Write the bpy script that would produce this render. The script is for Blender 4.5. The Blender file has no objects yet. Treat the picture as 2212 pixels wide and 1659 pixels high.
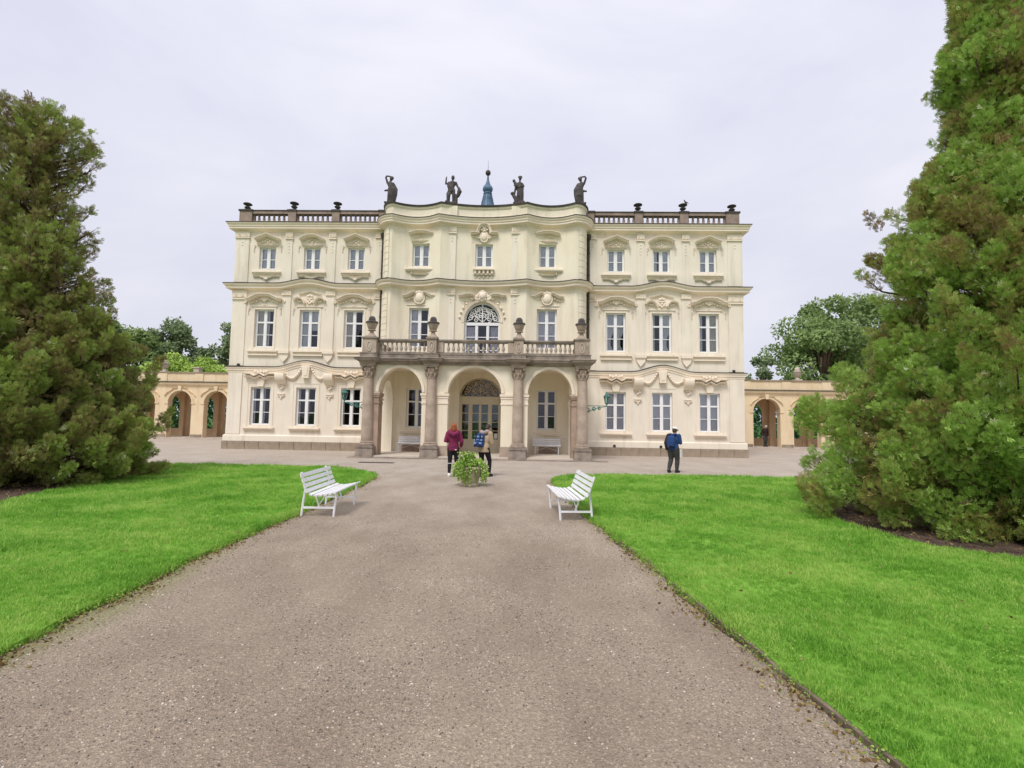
import bpy, bmesh, math, random
import numpy as np
from mathutils import Vector, Matrix
random.seed(7)
RNG = np.random.default_rng(11)
PI = math.pi
SC = bpy.context.scene
COL = SC.collection

# ------------------------------------------------------------------ camera
CAM_X, CAM_H = 2.333, 1.75
YAW, PITCH, ROLL = -0.0278, 0.0718, 0.0162
cam = bpy.data.cameras.new('camera')
cam.sensor_width = 36.0
cam.lens = 1100.0 / 2212.0 * 36.0
cam.clip_start, cam.clip_end = 0.05, 3000
cam_o = bpy.data.objects.new('camera', cam)
COL.objects.link(cam_o)
_f = Vector((math.sin(YAW) * math.cos(PITCH), math.cos(YAW) * math.cos(PITCH), math.sin(PITCH)))
_r = Vector((math.cos(YAW), -math.sin(YAW), 0))
_u = _r.cross(_f)
_r2 = _r * math.cos(ROLL) + _u * math.sin(ROLL)
_u2 = -_r * math.sin(ROLL) + _u * math.cos(ROLL)
cam_o.matrix_world = Matrix(((_r2.x, _u2.x, -_f.x, CAM_X), (_r2.y, _u2.y, -_f.y, 0.0),
                             (_r2.z, _u2.z, -_f.z, CAM_H), (0, 0, 0, 1)))
SC.camera = cam_o

# ------------------------------------------------------------------ overcast sky and soft sun
SUN_EL, SUN_AZ = math.radians(56), math.radians(202)
world = bpy.data.worlds.new('World')
SC.world = world
world.use_nodes = True
nt = world.node_tree
nt.nodes.clear()
w_out = nt.nodes.new('ShaderNodeOutputWorld')
w_bg = nt.nodes.new('ShaderNodeBackground')
w_sky = nt.nodes.new('ShaderNodeTexSky')
w_sky.sky_type = 'NISHITA'
w_sky.sun_disc = False
w_sky.sun_elevation = SUN_EL
w_sky.sun_rotation = SUN_AZ
w_tc = nt.nodes.new('ShaderNodeTexCoord')
w_map = nt.nodes.new('ShaderNodeMapping')
w_map.inputs['Scale'].default_value = (1.0, 1.0, 2.6)
w_n1 = nt.nodes.new('ShaderNodeTexNoise')
w_n1.inputs['Scale'].default_value = 1.9
w_n1.inputs['Detail'].default_value = 6
w_n1.inputs['Roughness'].default_value = 0.55
w_n1.inputs['Distortion'].default_value = 0.4
w_ramp = nt.nodes.new('ShaderNodeValToRGB')
w_ramp.color_ramp.elements[0].position = 0.34
w_ramp.color_ramp.elements[0].color = (0.755, 0.76, 0.90, 1)
w_ramp.color_ramp.elements[1].position = 0.66
w_ramp.color_ramp.elements[1].color = (0.90, 0.895, 0.985, 1)
w_gain = nt.nodes.new('ShaderNodeVectorMath')
w_gain.operation = 'SCALE'
w_gain.inputs['Scale'].default_value = 5.1
w_mix = nt.nodes.new('ShaderNodeMixRGB')
w_mix.inputs['Fac'].default_value = 0.95
w_bg.inputs['Strength'].default_value = 0.10
L = nt.links.new
L(w_tc.outputs['Generated'], w_map.inputs['Vector'])
L(w_map.outputs['Vector'], w_n1.inputs['Vector'])
L(w_n1.outputs['Fac'], w_ramp.inputs['Fac'])
L(w_ramp.outputs['Color'], w_gain.inputs[0])
L(w_sky.outputs['Color'], w_mix.inputs['Color1'])
w_sep = nt.nodes.new('ShaderNodeSeparateXYZ')
w_grad = nt.nodes.new('ShaderNodeMath')          # an overcast sky is a little brighter overhead than at the horizon
w_grad.operation = 'MULTIPLY_ADD'
w_grad.inputs[1].default_value = 0.30
w_grad.inputs[2].default_value = 0.95
w_abs = nt.nodes.new('ShaderNodeMath')
w_abs.operation = 'ABSOLUTE'
w_g2 = nt.nodes.new('ShaderNodeVectorMath')
w_g2.operation = 'SCALE'
L(w_tc.outputs['Generated'], w_sep.inputs[0])
L(w_sep.outputs['Z'], w_abs.inputs[0])
L(w_abs.outputs[0], w_grad.inputs[0])
L(w_gain.outputs['Vector'], w_g2.inputs[0])
L(w_grad.outputs[0], w_g2.inputs['Scale'])
L(w_g2.outputs['Vector'], w_mix.inputs['Color2'])
L(w_mix.outputs['Color'], w_bg.inputs['Color'])
L(w_bg.outputs['Background'], w_out.inputs['Surface'])
sun = bpy.data.lights.new('sun', 'SUN')
sun.energy = 1.5
sun.angle = math.radians(20)
sun.color = (1.0, 0.96, 0.9)
sun_o = bpy.data.objects.new('sun', sun)
COL.objects.link(sun_o)
_sd = Vector((math.sin(SUN_AZ) * math.cos(SUN_EL), math.cos(SUN_AZ) * math.cos(SUN_EL), math.sin(SUN_EL)))
sun_o.rotation_euler = _sd.to_track_quat('Z', 'Y').to_euler()
sun_o.location = (0, -20, 40)
SC.view_settings.view_transform = 'Standard'
SC.view_settings.look = 'None'
SC.view_settings.gamma = 1.0
SC.view_settings.exposure = 0.85
SC.view_settings.use_curve_mapping = False
SC.render.engine = 'CYCLES'
SC.cycles.use_denoising = True
SC.cycles.max_bounces = 8
SC.cycles.diffuse_bounces = 7
SC.cycles.transparent_max_bounces = 12

# ------------------------------------------------------------------ materials
def new_mat(name):
    m = bpy.data.materials.new(name)
    m.use_nodes = True
    n = m.node_tree
    n.nodes.clear()
    out = n.nodes.new('ShaderNodeOutputMaterial')
    b = n.nodes.new('ShaderNodeBsdfPrincipled')
    n.links.new(b.outputs['BSDF'], out.inputs['Surface'])
    return m, n, b, out


def rgba(c):
    return (c[0], c[1], c[2], 1)


def ramp_node(n, stops):
    r = n.nodes.new('ShaderNodeValToRGB')
    e = r.color_ramp.elements
    while len(e) < len(stops):
        e.new(0.5)
    for k, (p, c) in enumerate(stops):
        e[k].position = p
        e[k].color = rgba(c)
    return r


def noise(n, scale, detail=4, rough=0.55, stretch=None, src=None):
    tc = src or n.nodes.new('ShaderNodeTexCoord')
    t = n.nodes.new('ShaderNodeTexNoise')
    t.inputs['Scale'].default_value = scale
    t.inputs['Detail'].default_value = detail
    t.inputs['Roughness'].default_value = rough
    if stretch:
        mp = n.nodes.new('ShaderNodeMapping')
        mp.inputs['Scale'].default_value = stretch
        n.links.new(tc.outputs['Object'], mp.inputs['Vector'])
        n.links.new(mp.outputs['Vector'], t.inputs['Vector'])
    else:
        n.links.new(tc.outputs['Object'], t.inputs['Vector'])
    return t


def mat_mottled(name, c1, c2, scale=1.5, rough=0.85, fine=30, bump=0.15, streak=None, streak_amt=0.25, c3=None, dist=0.02, spec=0.3):
    """plaster / stone: two colours mixed by noise, optional vertical wear streaks, fine bump"""
    m, n, b, out = new_mat(name)
    t = noise(n, scale, 6, 0.6)
    stops = [(0.3, c1), (0.7, c2)] if c3 is None else [(0.3, c1), (0.5, c3), (0.72, c2)]
    r = ramp_node(n, stops)
    n.links.new(t.outputs['Fac'], r.inputs['Fac'])
    colr = r.outputs['Color']
    if streak is not None:
        s = noise(n, 1.0, 5, 0.6, (3.0, 3.0, 0.35))
        sr = ramp_node(n, [(0.5, (0, 0, 0)), (0.8, (1, 1, 1))])
        n.links.new(s.outputs['Fac'], sr.inputs['Fac'])
        mu = n.nodes.new('ShaderNodeMath')
        mu.operation = 'MULTIPLY'
        mu.inputs[1].default_value = streak_amt
        n.links.new(sr.outputs['Color'], mu.inputs[0])
        mx = n.nodes.new('ShaderNodeMixRGB')
        mx.inputs['Color2'].default_value = rgba(streak)
        n.links.new(mu.outputs[0], mx.inputs['Fac'])
        n.links.new(colr, mx.inputs['Color1'])
        colr = mx.outputs['Color']
    n.links.new(colr, b.inputs['Base Color'])
    b.inputs['Roughness'].default_value = rough
    b.inputs['Specular IOR Level'].default_value = spec
    f = noise(n, fine, 5, 0.6)
    bp = n.nodes.new('ShaderNodeBump')
    bp.inputs['Strength'].default_value = bump
    bp.inputs['Distance'].default_value = dist
    n.links.new(f.outputs['Fac'], bp.inputs['Height'])
    n.links.new(bp.outputs['Normal'], b.inputs['Normal'])
    return m


def mat_tint(name, stops, rough=0.6, trans=0.25, spec=0.3, noise_scale=None, attr='tint'):
    """leaf material: colour picked by the per-leaf attribute, some light passing through"""
    m, n, b, out = new_mat(name)
    a = n.nodes.new('ShaderNodeAttribute')
    a.attribute_name = attr
    r = ramp_node(n, stops)
    if noise_scale:
        t = noise(n, noise_scale, 3, 0.6)
        ad = n.nodes.new('ShaderNodeMath')
        ad.operation = 'MULTIPLY_ADD'
        ad.inputs[1].default_value = 0.55
        sb = n.nodes.new('ShaderNodeMath')
        sb.operation = 'MULTIPLY_ADD'
        sb.inputs[1].default_value = 1.1
        sb.inputs[2].default_value = -0.32
        n.links.new(t.outputs['Fac'], sb.inputs[0])
        n.links.new(a.outputs['Fac'], ad.inputs[0])
        n.links.new(sb.outputs[0], ad.inputs[2])
        n.links.new(ad.outputs[0], r.inputs['Fac'])
    else:
        n.links.new(a.outputs['Fac'], r.inputs['Fac'])
    n.links.new(r.outputs['Color'], b.inputs['Base Color'])
    b.inputs['Roughness'].default_value = rough
    b.inputs['Specular IOR Level'].default_value = spec
    tr = n.nodes.new('ShaderNodeBsdfTranslucent')
    n.links.new(r.outputs['Color'], tr.inputs['Color'])
    mx = n.nodes.new('ShaderNodeMixShader')
    mx.inputs['Fac'].default_value = trans
    n.links.new(b.outputs['BSDF'], mx.inputs[1])
    n.links.new(tr.outputs['BSDF'], mx.inputs[2])
    n.links.new(mx.outputs['Shader'], out.inputs['Surface'])
    return m


def mat_glass(name, tint=(0.8, 0.85, 0.85), refl=0.12):
    m, n, b, out = new_mat(name)
    n.nodes.remove(b)
    tr = n.nodes.new('ShaderNodeBsdfTransparent')
    tr.inputs['Color'].default_value = rgba(tint)
    gl = n.nodes.new('ShaderNodeBsdfGlossy')
    gl.inputs['Roughness'].default_value = 0.03
    gl.inputs['Color'].default_value = (0.85, 0.87, 0.92, 1)
    nz = noise(n, 1.3, 2)
    bp = n.nodes.new('ShaderNodeBump')
    bp.inputs['Strength'].default_value = 0.12
    bp.inputs['Distance'].default_value = 0.05
    n.links.new(nz.outputs['Fac'], bp.inputs['Height'])
    n.links.new(bp.outputs['Normal'], gl.inputs['Normal'])
    fr = n.nodes.new('ShaderNodeFresnel')
    fr.inputs['IOR'].default_value = 1.5
    ad = n.nodes.new('ShaderNodeMath')
    ad.operation = 'ADD'
    ad.inputs[1].default_value = refl
    ad.use_clamp = True
    n.links.new(fr.outputs[0], ad.inputs[0])
    mx = n.nodes.new('ShaderNodeMixShader')
    n.links.new(ad.outputs[0], mx.inputs['Fac'])
    n.links.new(tr.outputs[0], mx.inputs[1])
    n.links.new(gl.outputs[0], mx.inputs[2])
    n.links.new(mx.outputs[0], out.inputs['Surface'])
    return m


M = {}
M['wall'] = mat_mottled('cream_plaster', (0.73, 0.65, 0.54), (0.805, 0.74, 0.63), 0.55, 0.9, 26, 0.12, (0.42, 0.36, 0.28), 0.50)
M['trim'] = mat_mottled('pale_cream_trim', (0.775, 0.66, 0.535), (0.83, 0.745, 0.625), 1.1, 0.85, 40, 0.15, (0.50, 0.42, 0.31), 0.28)
M['porch'] = mat_mottled('warm_cream_plaster', (0.77, 0.685, 0.535), (0.82, 0.755, 0.615), 0.7, 0.88, 30, 0.1, (0.46, 0.38, 0.27), 0.46)
M['lead'] = mat_mottled('dark_lead_sheet', (0.035, 0.03, 0.028), (0.09, 0.075, 0.065), 2.0, 0.6, 20, 0.1)
M['plinth'] = mat_mottled('plinth_sandstone', (0.13, 0.11, 0.08), (0.40, 0.32, 0.24), 1.1, 0.92, 22, 0.5, None, 0, (0.31, 0.25, 0.185))
M['stone'] = mat_mottled('weathered_sandstone', (0.27, 0.21, 0.165), (0.52, 0.425, 0.345), 1.8, 0.92, 25, 0.45, (0.15, 0.125, 0.105), 0.45, (0.41, 0.325, 0.26))
M['stone_dark'] = mat_mottled('blackened_sandstone', (0.17, 0.14, 0.118), (0.38, 0.315, 0.26), 2.2, 0.92, 30, 0.5, (0.08, 0.07, 0.062), 0.45)
M['stone_light'] = mat_mottled('pale_sandstone', (0.40, 0.34, 0.29), (0.58, 0.50, 0.42), 2.6, 0.92, 30, 0.4, (0.14, 0.12, 0.10), 0.5)
M['stone_brown'] = mat_mottled('brown_sandstone', (0.29, 0.21, 0.16), (0.46, 0.34, 0.26), 1.8, 0.92, 26, 0.4, (0.14, 0.11, 0.09), 0.4)
M['statue'] = mat_mottled('dark_statue_stone', (0.035, 0.03, 0.031), (0.135, 0.118, 0.115), 3.4, 0.9, 24, 0.5, (0.04, 0.036, 0.034), 0.5)
M['roofstone'] = mat_mottled('balustrade_stone', (0.22, 0.165, 0.14), (0.38, 0.29, 0.24), 2.0, 0.92, 26, 0.4, (0.12, 0.10, 0.09), 0.4)
M['paint'] = mat_mottled('white_window_paint', (0.74, 0.75, 0.76), (0.82, 0.82, 0.82), 2.0, 0.5, 20, 0.03)
M['bench'] = mat_mottled('white_bench_paint', (0.70, 0.70, 0.71), (0.84, 0.84, 0.86), 7.0, 0.45, 40, 0.12, (0.42, 0.41, 0.37), 0.35)
M['door'] = mat_mottled('cream_door_paint', (0.56, 0.50, 0.37), (0.66, 0.59, 0.45), 2.0, 0.55, 20, 0.04)
M['glass'] = mat_glass('window_glass', (0.94, 0.94, 0.96), 0.0)
M['doorglass'] = mat_glass('door_glass', (0.6, 0.72, 0.68), 0.03)
M['curtain'] = mat_mottled('white_net_curtain', (0.80, 0.80, 0.83), (0.88, 0.88, 0.90), 3, 0.9, 20, 0.1)
M['curtain_warm'] = mat_mottled('cream_curtain', (0.72, 0.66, 0.55), (0.82, 0.76, 0.66), 3, 0.9, 20, 0.1)
M['dark'] = mat_mottled('dim_interior', (0.025, 0.02, 0.018), (0.055, 0.045, 0.04), 0.8, 0.95, 5, 0.0)
M['iron'] = mat_mottled('gilt_dark_iron', (0.30, 0.245, 0.165), (0.56, 0.47, 0.34), 8, 0.6, 30, 0.1)
M['ironwhite'] = mat_mottled('white_painted_iron', (0.66, 0.66, 0.64), (0.78, 0.78, 0.76), 8, 0.5, 30, 0.05)
M['pipe'] = mat_mottled('brown_downpipe', (0.035, 0.026, 0.022), (0.08, 0.06, 0.05), 3, 0.5, 30, 0.05)
M['copper'] = mat_mottled('blue_green_copper', (0.035, 0.075, 0.13), (0.13, 0.22, 0.32), 2.2, 0.5, 20, 0.1, (0.05, 0.07, 0.09), 0.5)
M['lantern'] = mat_mottled('verdigris_paint', (0.03, 0.12, 0.11), (0.09, 0.24, 0.20), 6, 0.5, 30, 0.05)
M['lanternglass'] = mat_glass('lantern_glass', (0.75, 0.9, 0.85), 0.12)
M['ochre'] = mat_mottled('ochre_plaster', (0.68, 0.53, 0.335), (0.77, 0.645, 0.46), 0.8, 0.92, 20, 0.25, (0.42, 0.29, 0.17), 0.5)
M['ochre_in'] = mat_mottled('reddish_ochre_plaster', (0.55, 0.39, 0.24), (0.65, 0.48, 0.31), 0.9, 0.92, 20, 0.2, (0.36, 0.23, 0.15), 0.4)
M['garden_view'] = mat_mottled('bright_garden_view', (0.22, 0.30, 0.26), (0.62, 0.68, 0.62), 1.6, 0.6, 8, 0.05, (0.05, 0.08, 0.07), 0.6)  # painted colours of the bright view behind the door glass
M['black'] = mat_mottled('black_metal', (0.015, 0.015, 0.015), (0.03, 0.03, 0.03), 4, 0.5, 20, 0.02)
M['bark'] = mat_mottled('bark', (0.06, 0.04, 0.028), (0.15, 0.10, 0.07), 6, 0.95, 14, 0.9, (0.03, 0.02, 0.015), 0.5)
M['soil'] = mat_mottled('leaf_mould_soil', (0.05, 0.033, 0.025), (0.15, 0.10, 0.078), 5, 0.98, 40, 1.0, None, 0, (0.10, 0.068, 0.052), 0.04)
M['skin'] = mat_mottled('skin', (0.50, 0.30, 0.22), (0.58, 0.36, 0.27), 8, 0.55, 40, 0.03)
def cloth(name, c, v=0.82, rough=0.85, sc=9):
    return mat_mottled(name, tuple(x * v for x in c), c, sc, rough, 60, 0.25, None, 0, None, 0.01)
M['plum'] = cloth('plum_jacket', (0.20, 0.022, 0.075))
M['leggings'] = cloth('black_leggings', (0.016, 0.014, 0.018))
M['white_cloth'] = cloth('white_cloth', (0.78, 0.77, 0.75), 0.9)
M['hair_red'] = mat_mottled('red_hair', (0.16, 0.035, 0.012), (0.42, 0.13, 0.04), 7, 0.5, 40, 0.5)
M['hair_brown'] = mat_mottled('brown_hair', (0.03, 0.02, 0.016), (0.075, 0.05, 0.04), 9, 0.55, 40, 0.5)
M['beige_cloth'] = cloth('beige_jacket', (0.44, 0.33, 0.22))
M['grey_cloth'] = cloth('grey_hood', (0.36, 0.30, 0.29))
M['blue_cloth'] = cloth('blue_jacket', (0.02, 0.055, 0.17))
M['navy_cloth'] = cloth('navy_fabric', (0.015, 0.025, 0.07))
M['sky_cloth'] = cloth('light_blue_fabric', (0.30, 0.42, 0.68))
M['charcoal_cloth'] = cloth('charcoal_trousers', (0.05, 0.052, 0.05))
M['brown_cloth'] = cloth('dark_brown_sleeve', (0.035, 0.022, 0.022))
M['shoe_dark'] = cloth('dark_shoe', (0.03, 0.028, 0.035))
M['paper'] = cloth('white_paper', (0.78, 0.76, 0.72), 0.95)
M['pigeon'] = mat_mottled('pigeon_grey', (0.05, 0.05, 0.06), (0.14, 0.14, 0.16), 9, 0.7, 30, 0.1)
M['planter'] = mat_mottled('planter_concrete', (0.42, 0.34, 0.26), (0.58, 0.49, 0.39), 5, 0.93, 40, 0.3, (0.25, 0.19, 0.14), 0.4)
M['slab'] = mat_mottled('porch_paving', (0.50, 0.44, 0.37), (0.62, 0.55, 0.47), 2.5, 0.85, 30, 0.2, None, 0)
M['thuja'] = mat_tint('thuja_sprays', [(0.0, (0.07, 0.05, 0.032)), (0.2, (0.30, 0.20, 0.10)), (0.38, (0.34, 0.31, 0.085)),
                                       (0.56, (0.285, 0.43, 0.085)), (0.85, (0.41, 0.60, 0.13)), (1.0, (0.74, 0.78, 0.50))], 0.6, 0.38, 0.35, 0.9)  # palest stop paints light glints on scattered sprays
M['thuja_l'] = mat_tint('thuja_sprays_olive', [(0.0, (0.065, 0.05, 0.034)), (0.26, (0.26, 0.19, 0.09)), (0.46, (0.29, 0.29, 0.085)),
                                       (0.66, (0.30, 0.40, 0.085)), (0.88, (0.42, 0.54, 0.13)), (1.0, (0.72, 0.75, 0.55))], 0.6, 0.36, 0.35, 0.9)  # here too the palest stop is for painted glints
M['leaf_mid'] = mat_tint('mid_green_leaves', [(0.0, (0.13, 0.185, 0.075)), (0.5, (0.25, 0.35, 0.13)), (1.0, (0.38, 0.48, 0.19))], 0.8, 0.38, 0.08, 0.25)
M['leaf_blue'] = mat_tint('dull_green_leaves', [(0.0, (0.13, 0.17, 0.10)), (0.5, (0.24, 0.31, 0.16)), (1.0, (0.34, 0.41, 0.21))], 0.8, 0.38, 0.08, 0.25)
M['leaf_lime'] = mat_tint('lime_leaves', [(0.0, (0.18, 0.28, 0.04)), (0.5, (0.36, 0.52, 0.09)), (1.0, (0.52, 0.66, 0.20))], 0.6, 0.25, 0.3, 0.4)
M['leaf_dark'] = mat_tint('dark_hedge_leaves', [(0.0, (0.03, 0.09, 0.045)), (0.5, (0.08, 0.22, 0.08)), (1.0, (0.18, 0.38, 0.13))], 0.6, 0.2, 0.3, 0.4)
M['ivy'] = mat_tint('bright_ivy_leaves', [(0.0, (0.10, 0.23, 0.025)), (0.5, (0.33, 0.53, 0.07)), (1.0, (0.60, 0.72, 0.26))], 0.5, 0.25, 0.4)
M['litter'] = mat_tint('fallen_leaves', [(0.0, (0.07, 0.04, 0.02)), (0.4, (0.22, 0.14, 0.06)), (0.7, (0.36, 0.27, 0.11)), (1.0, (0.40, 0.36, 0.16))], 0.8, 0.1, 0.2)


def mat_grass():
    m, n, b, out = new_mat('grass_blades')
    geo = n.nodes.new('ShaderNodeNewGeometry')
    t = n.nodes.new('ShaderNodeTexNoise')
    t.inputs['Scale'].default_value = 0.9
    t.inputs['Detail'].default_value = 7
    n.links.new(geo.outputs['Position'], t.inputs['Vector'])
    oi = n.nodes.new('ShaderNodeObjectInfo')
    ad = n.nodes.new('ShaderNodeMath')
    ad.operation = 'MULTIPLY_ADD'
    ad.inputs[1].default_value = 0.35
    n.links.new(oi.outputs['Random'], ad.inputs[0])
    n.links.new(t.outputs['Fac'], ad.inputs[2])
    r = ramp_node(n, [(0.32, (0.115, 0.30, 0.030)), (0.60, (0.225, 0.475, 0.056)), (0.90, (0.46, 0.63, 0.15))])
    n.links.new(ad.outputs[0], r.inputs['Fac'])
    n.links.new(r.outputs['Color'], b.inputs['Base Color'])
    b.inputs['Roughness'].default_value = 0.55
    b.inputs['Specular IOR Level'].default_value = 0.3
    tr = n.nodes.new('ShaderNodeBsdfTranslucent')
    n.links.new(r.outputs['Color'], tr.inputs['Color'])
    mx = n.nodes.new('ShaderNodeMixShader')
    mx.inputs['Fac'].default_value = 0.45
    n.links.new(b.outputs['BSDF'], mx.inputs[1])
    n.links.new(tr.outputs['BSDF'], mx.inputs[2])
    n.links.new(mx.outputs['Shader'], out.inputs['Surface'])
    return m
M['grass'] = mat_grass()
M['turf'] = mat_mottled('lawn_turf', (0.15, 0.34, 0.032), (0.24, 0.47, 0.06), 1.0, 0.95, 60, 1.0, None, 0, None, 0.03)


def mat_gravel():
    m, n, b, out = new_mat('fine_gravel')
    tc = n.nodes.new('ShaderNodeTexCoord')
    big = n.nodes.new('ShaderNodeTexNoise')
    big.inputs['Scale'].default_value = 0.55
    big.inputs['Detail'].default_value = 5
    n.links.new(tc.outputs['Object'], big.inputs['Vector'])
    bmp = n.nodes.new('ShaderNodeMapping')
    bmp.inputs['Scale'].default_value = (1.25, 0.7, 1.0)
    n.links.new(tc.outputs['Object'], bmp.inputs['Vector'])
    n.links.new(bmp.outputs['Vector'], big.inputs['Vector'])
    big.inputs['Scale'].default_value = 0.8
    big.inputs['Detail'].default_value = 9
    big.inputs['Roughness'].default_value = 0.62
    vo = n.nodes.new('ShaderNodeTexVoronoi')
    vo.inputs['Scale'].default_value = 95
    n.links.new(tc.outputs['Object'], vo.inputs['Vector'])
    fine = n.nodes.new('ShaderNodeTexNoise')
    fine.inputs['Scale'].default_value = 38
    fine.inputs['Detail'].default_value = 6
    fine.inputs['Roughness'].default_value = 0.7
    n.links.new(tc.outputs['Object'], fine.inputs['Vector'])
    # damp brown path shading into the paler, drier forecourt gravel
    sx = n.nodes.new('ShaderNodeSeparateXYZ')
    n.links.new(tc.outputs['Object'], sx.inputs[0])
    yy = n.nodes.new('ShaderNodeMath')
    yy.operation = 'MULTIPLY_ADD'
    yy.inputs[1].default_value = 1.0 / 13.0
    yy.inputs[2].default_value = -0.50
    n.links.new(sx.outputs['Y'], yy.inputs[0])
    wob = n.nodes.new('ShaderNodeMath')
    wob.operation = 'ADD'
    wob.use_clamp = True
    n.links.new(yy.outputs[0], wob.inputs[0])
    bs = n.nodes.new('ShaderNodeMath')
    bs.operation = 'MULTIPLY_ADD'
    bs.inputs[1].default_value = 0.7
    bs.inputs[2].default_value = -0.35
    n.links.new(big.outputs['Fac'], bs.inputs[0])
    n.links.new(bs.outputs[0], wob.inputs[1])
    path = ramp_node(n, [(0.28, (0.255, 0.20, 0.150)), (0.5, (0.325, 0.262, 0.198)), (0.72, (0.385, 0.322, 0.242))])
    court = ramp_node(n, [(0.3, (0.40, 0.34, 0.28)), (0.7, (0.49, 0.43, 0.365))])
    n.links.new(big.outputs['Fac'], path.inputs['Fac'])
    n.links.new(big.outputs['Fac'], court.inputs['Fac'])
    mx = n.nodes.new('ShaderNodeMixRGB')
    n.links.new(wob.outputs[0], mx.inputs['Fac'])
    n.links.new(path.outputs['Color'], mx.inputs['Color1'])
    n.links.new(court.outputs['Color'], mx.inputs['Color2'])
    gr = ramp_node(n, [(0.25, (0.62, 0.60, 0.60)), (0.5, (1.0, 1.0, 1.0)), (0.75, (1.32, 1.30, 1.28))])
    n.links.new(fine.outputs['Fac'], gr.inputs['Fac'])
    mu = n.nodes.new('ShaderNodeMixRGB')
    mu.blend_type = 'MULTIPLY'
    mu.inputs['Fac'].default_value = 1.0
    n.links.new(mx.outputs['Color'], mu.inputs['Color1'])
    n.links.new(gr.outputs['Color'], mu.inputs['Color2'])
    # single grains
    vr = ramp_node(n, [(0.0, (0.72, 0.70, 0.70)), (0.6, (1.0, 1.0, 1.0)), (0.94, (1.1, 1.1, 1.1)), (1.0, (1.9, 1.85, 1.8))])
    sp = n.nodes.new('ShaderNodeSeparateXYZ')
    n.links.new(vo.outputs['Color'], sp.inputs[0])
    n.links.new(sp.outputs['X'], vr.inputs['Fac'])
    sepx = n.nodes.new('ShaderNodeMath')
    sepx.operation = 'MULTIPLY_ADD'
    sepx.inputs[1].default_value = -1.6
    sepx.inputs[2].default_value = -1.75
    n.links.new(sx.outputs['X'], sepx.inputs[0])
    msn = n.nodes.new('ShaderNodeMath')
    msn.operation = 'ADD'
    n.links.new(sepx.outputs[0], msn.inputs[0])
    n.links.new(big.outputs['Fac'], msn.inputs[1])
    msr = ramp_node(n, [(0.52, (0, 0, 0)), (0.95, (0.5, 0.5, 0.5))])
    ylim = n.nodes.new('ShaderNodeMath')
    ylim.operation = 'MULTIPLY_ADD'
    ylim.inputs[1].default_value = -0.25
    ylim.inputs[2].default_value = 2.2
    ylim.use_clamp = True
    n.links.new(sx.outputs['Y'], ylim.inputs[0])
    ml = n.nodes.new('ShaderNodeMath')
    ml.operation = 'MULTIPLY'
    n.links.new(msn.outputs[0], ml.inputs[0])
    n.links.new(ylim.outputs[0], ml.inputs[1])
    n.links.new(ml.outputs[0], msr.inputs['Fac'])
    moss = n.nodes.new('ShaderNodeMixRGB')
    moss.inputs['Color2'].default_value = (0.20, 0.22, 0.06, 1)
    n.links.new(msr.outputs['Color'], moss.inputs['Fac'])
    n.links.new(mu.outputs['Color'], moss.inputs['Color1'])
    mv = n.nodes.new('ShaderNodeMixRGB')
    mv.blend_type = 'MULTIPLY'
    mv.inputs['Fac'].default_value = 0.8
    n.links.new(moss.outputs['Color'], mv.inputs['Color1'])
    n.links.new(vr.outputs['Color'], mv.inputs['Color2'])
    n.links.new(mv.outputs['Color'], b.inputs['Base Color'])
    b.inputs['Roughness'].default_value = 0.85
    b.inputs['Specular IOR Level'].default_value = 0.3
    bp = n.nodes.new('ShaderNodeBump')
    bp.inputs['Strength'].default_value = 0.7
    bp.inputs['Distance'].default_value = 0.012
    n.links.new(vo.outputs['Distance'], bp.inputs['Height'])
    bp2 = n.nodes.new('ShaderNodeBump')
    bp2.inputs['Strength'].default_value = 0.5
    bp2.inputs['Distance'].default_value = 0.03
    n.links.new(fine.outputs['Fac'], bp2.inputs['Height'])
    n.links.new(bp.outputs['Normal'], bp2.inputs['Normal'])
    n.links.new(bp2.outputs['Normal'], b.inputs['Normal'])
    return m
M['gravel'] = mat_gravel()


def mat_pebble():
    m, n, b, out = new_mat('loose_pebbles')
    oi = n.nodes.new('ShaderNodeObjectInfo')
    r = ramp_node(n, [(0.0, (0.06, 0.05, 0.045)), (0.3, (0.17, 0.13, 0.105)), (0.6, (0.31, 0.25, 0.20)), (0.90, (0.42, 0.35, 0.29)), (1.0, (0.66, 0.60, 0.53))])
    n.links.new(oi.outputs['Random'], r.inputs['Fac'])
    n.links.new(r.outputs['Color'], b.inputs['Base Color'])
    b.inputs['Roughness'].default_value = 0.8
    return m
M['pebble'] = mat_pebble()


# ------------------------------------------------------------------ object helpers
def put(o, parent=None, loc=None):
    COL.objects.link(o)
    if parent is not None:
        o.parent = parent
    if loc is not None:
        o.location = loc
    return o


def inst(name, mesh, parent=None, loc=None, rot=None, scale=None):
    o = bpy.data.objects.new(name, mesh)
    put(o, parent, loc)
    if rot is not None:
        o.rotation_euler = rot
    if scale is not None:
        o.scale = scale
    return o


def tag(o, label=None, cat=None, group=None, kind=None):
    if label:
        o['label'] = label
    if cat:
        o['category'] = cat
    if group:
        o['group'] = group
    if kind:
        o['kind'] = kind
    return o


def thing(name, label, cat, loc=(0, 0, 0), rz=0.0, group=None):
    o = bpy.data.objects.new(name, None)
    o.empty_display_size = 0.2
    put(o, None, loc)
    o.rotation_euler = (0, 0, rz)
    return tag(o, label, cat, group)


def copy_tree(o, parent=None):
    c = o.copy()
    COL.objects.link(c)
    c.parent = parent
    for ch in list(o.children):
        copy_tree(ch, c)
    return c


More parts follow.
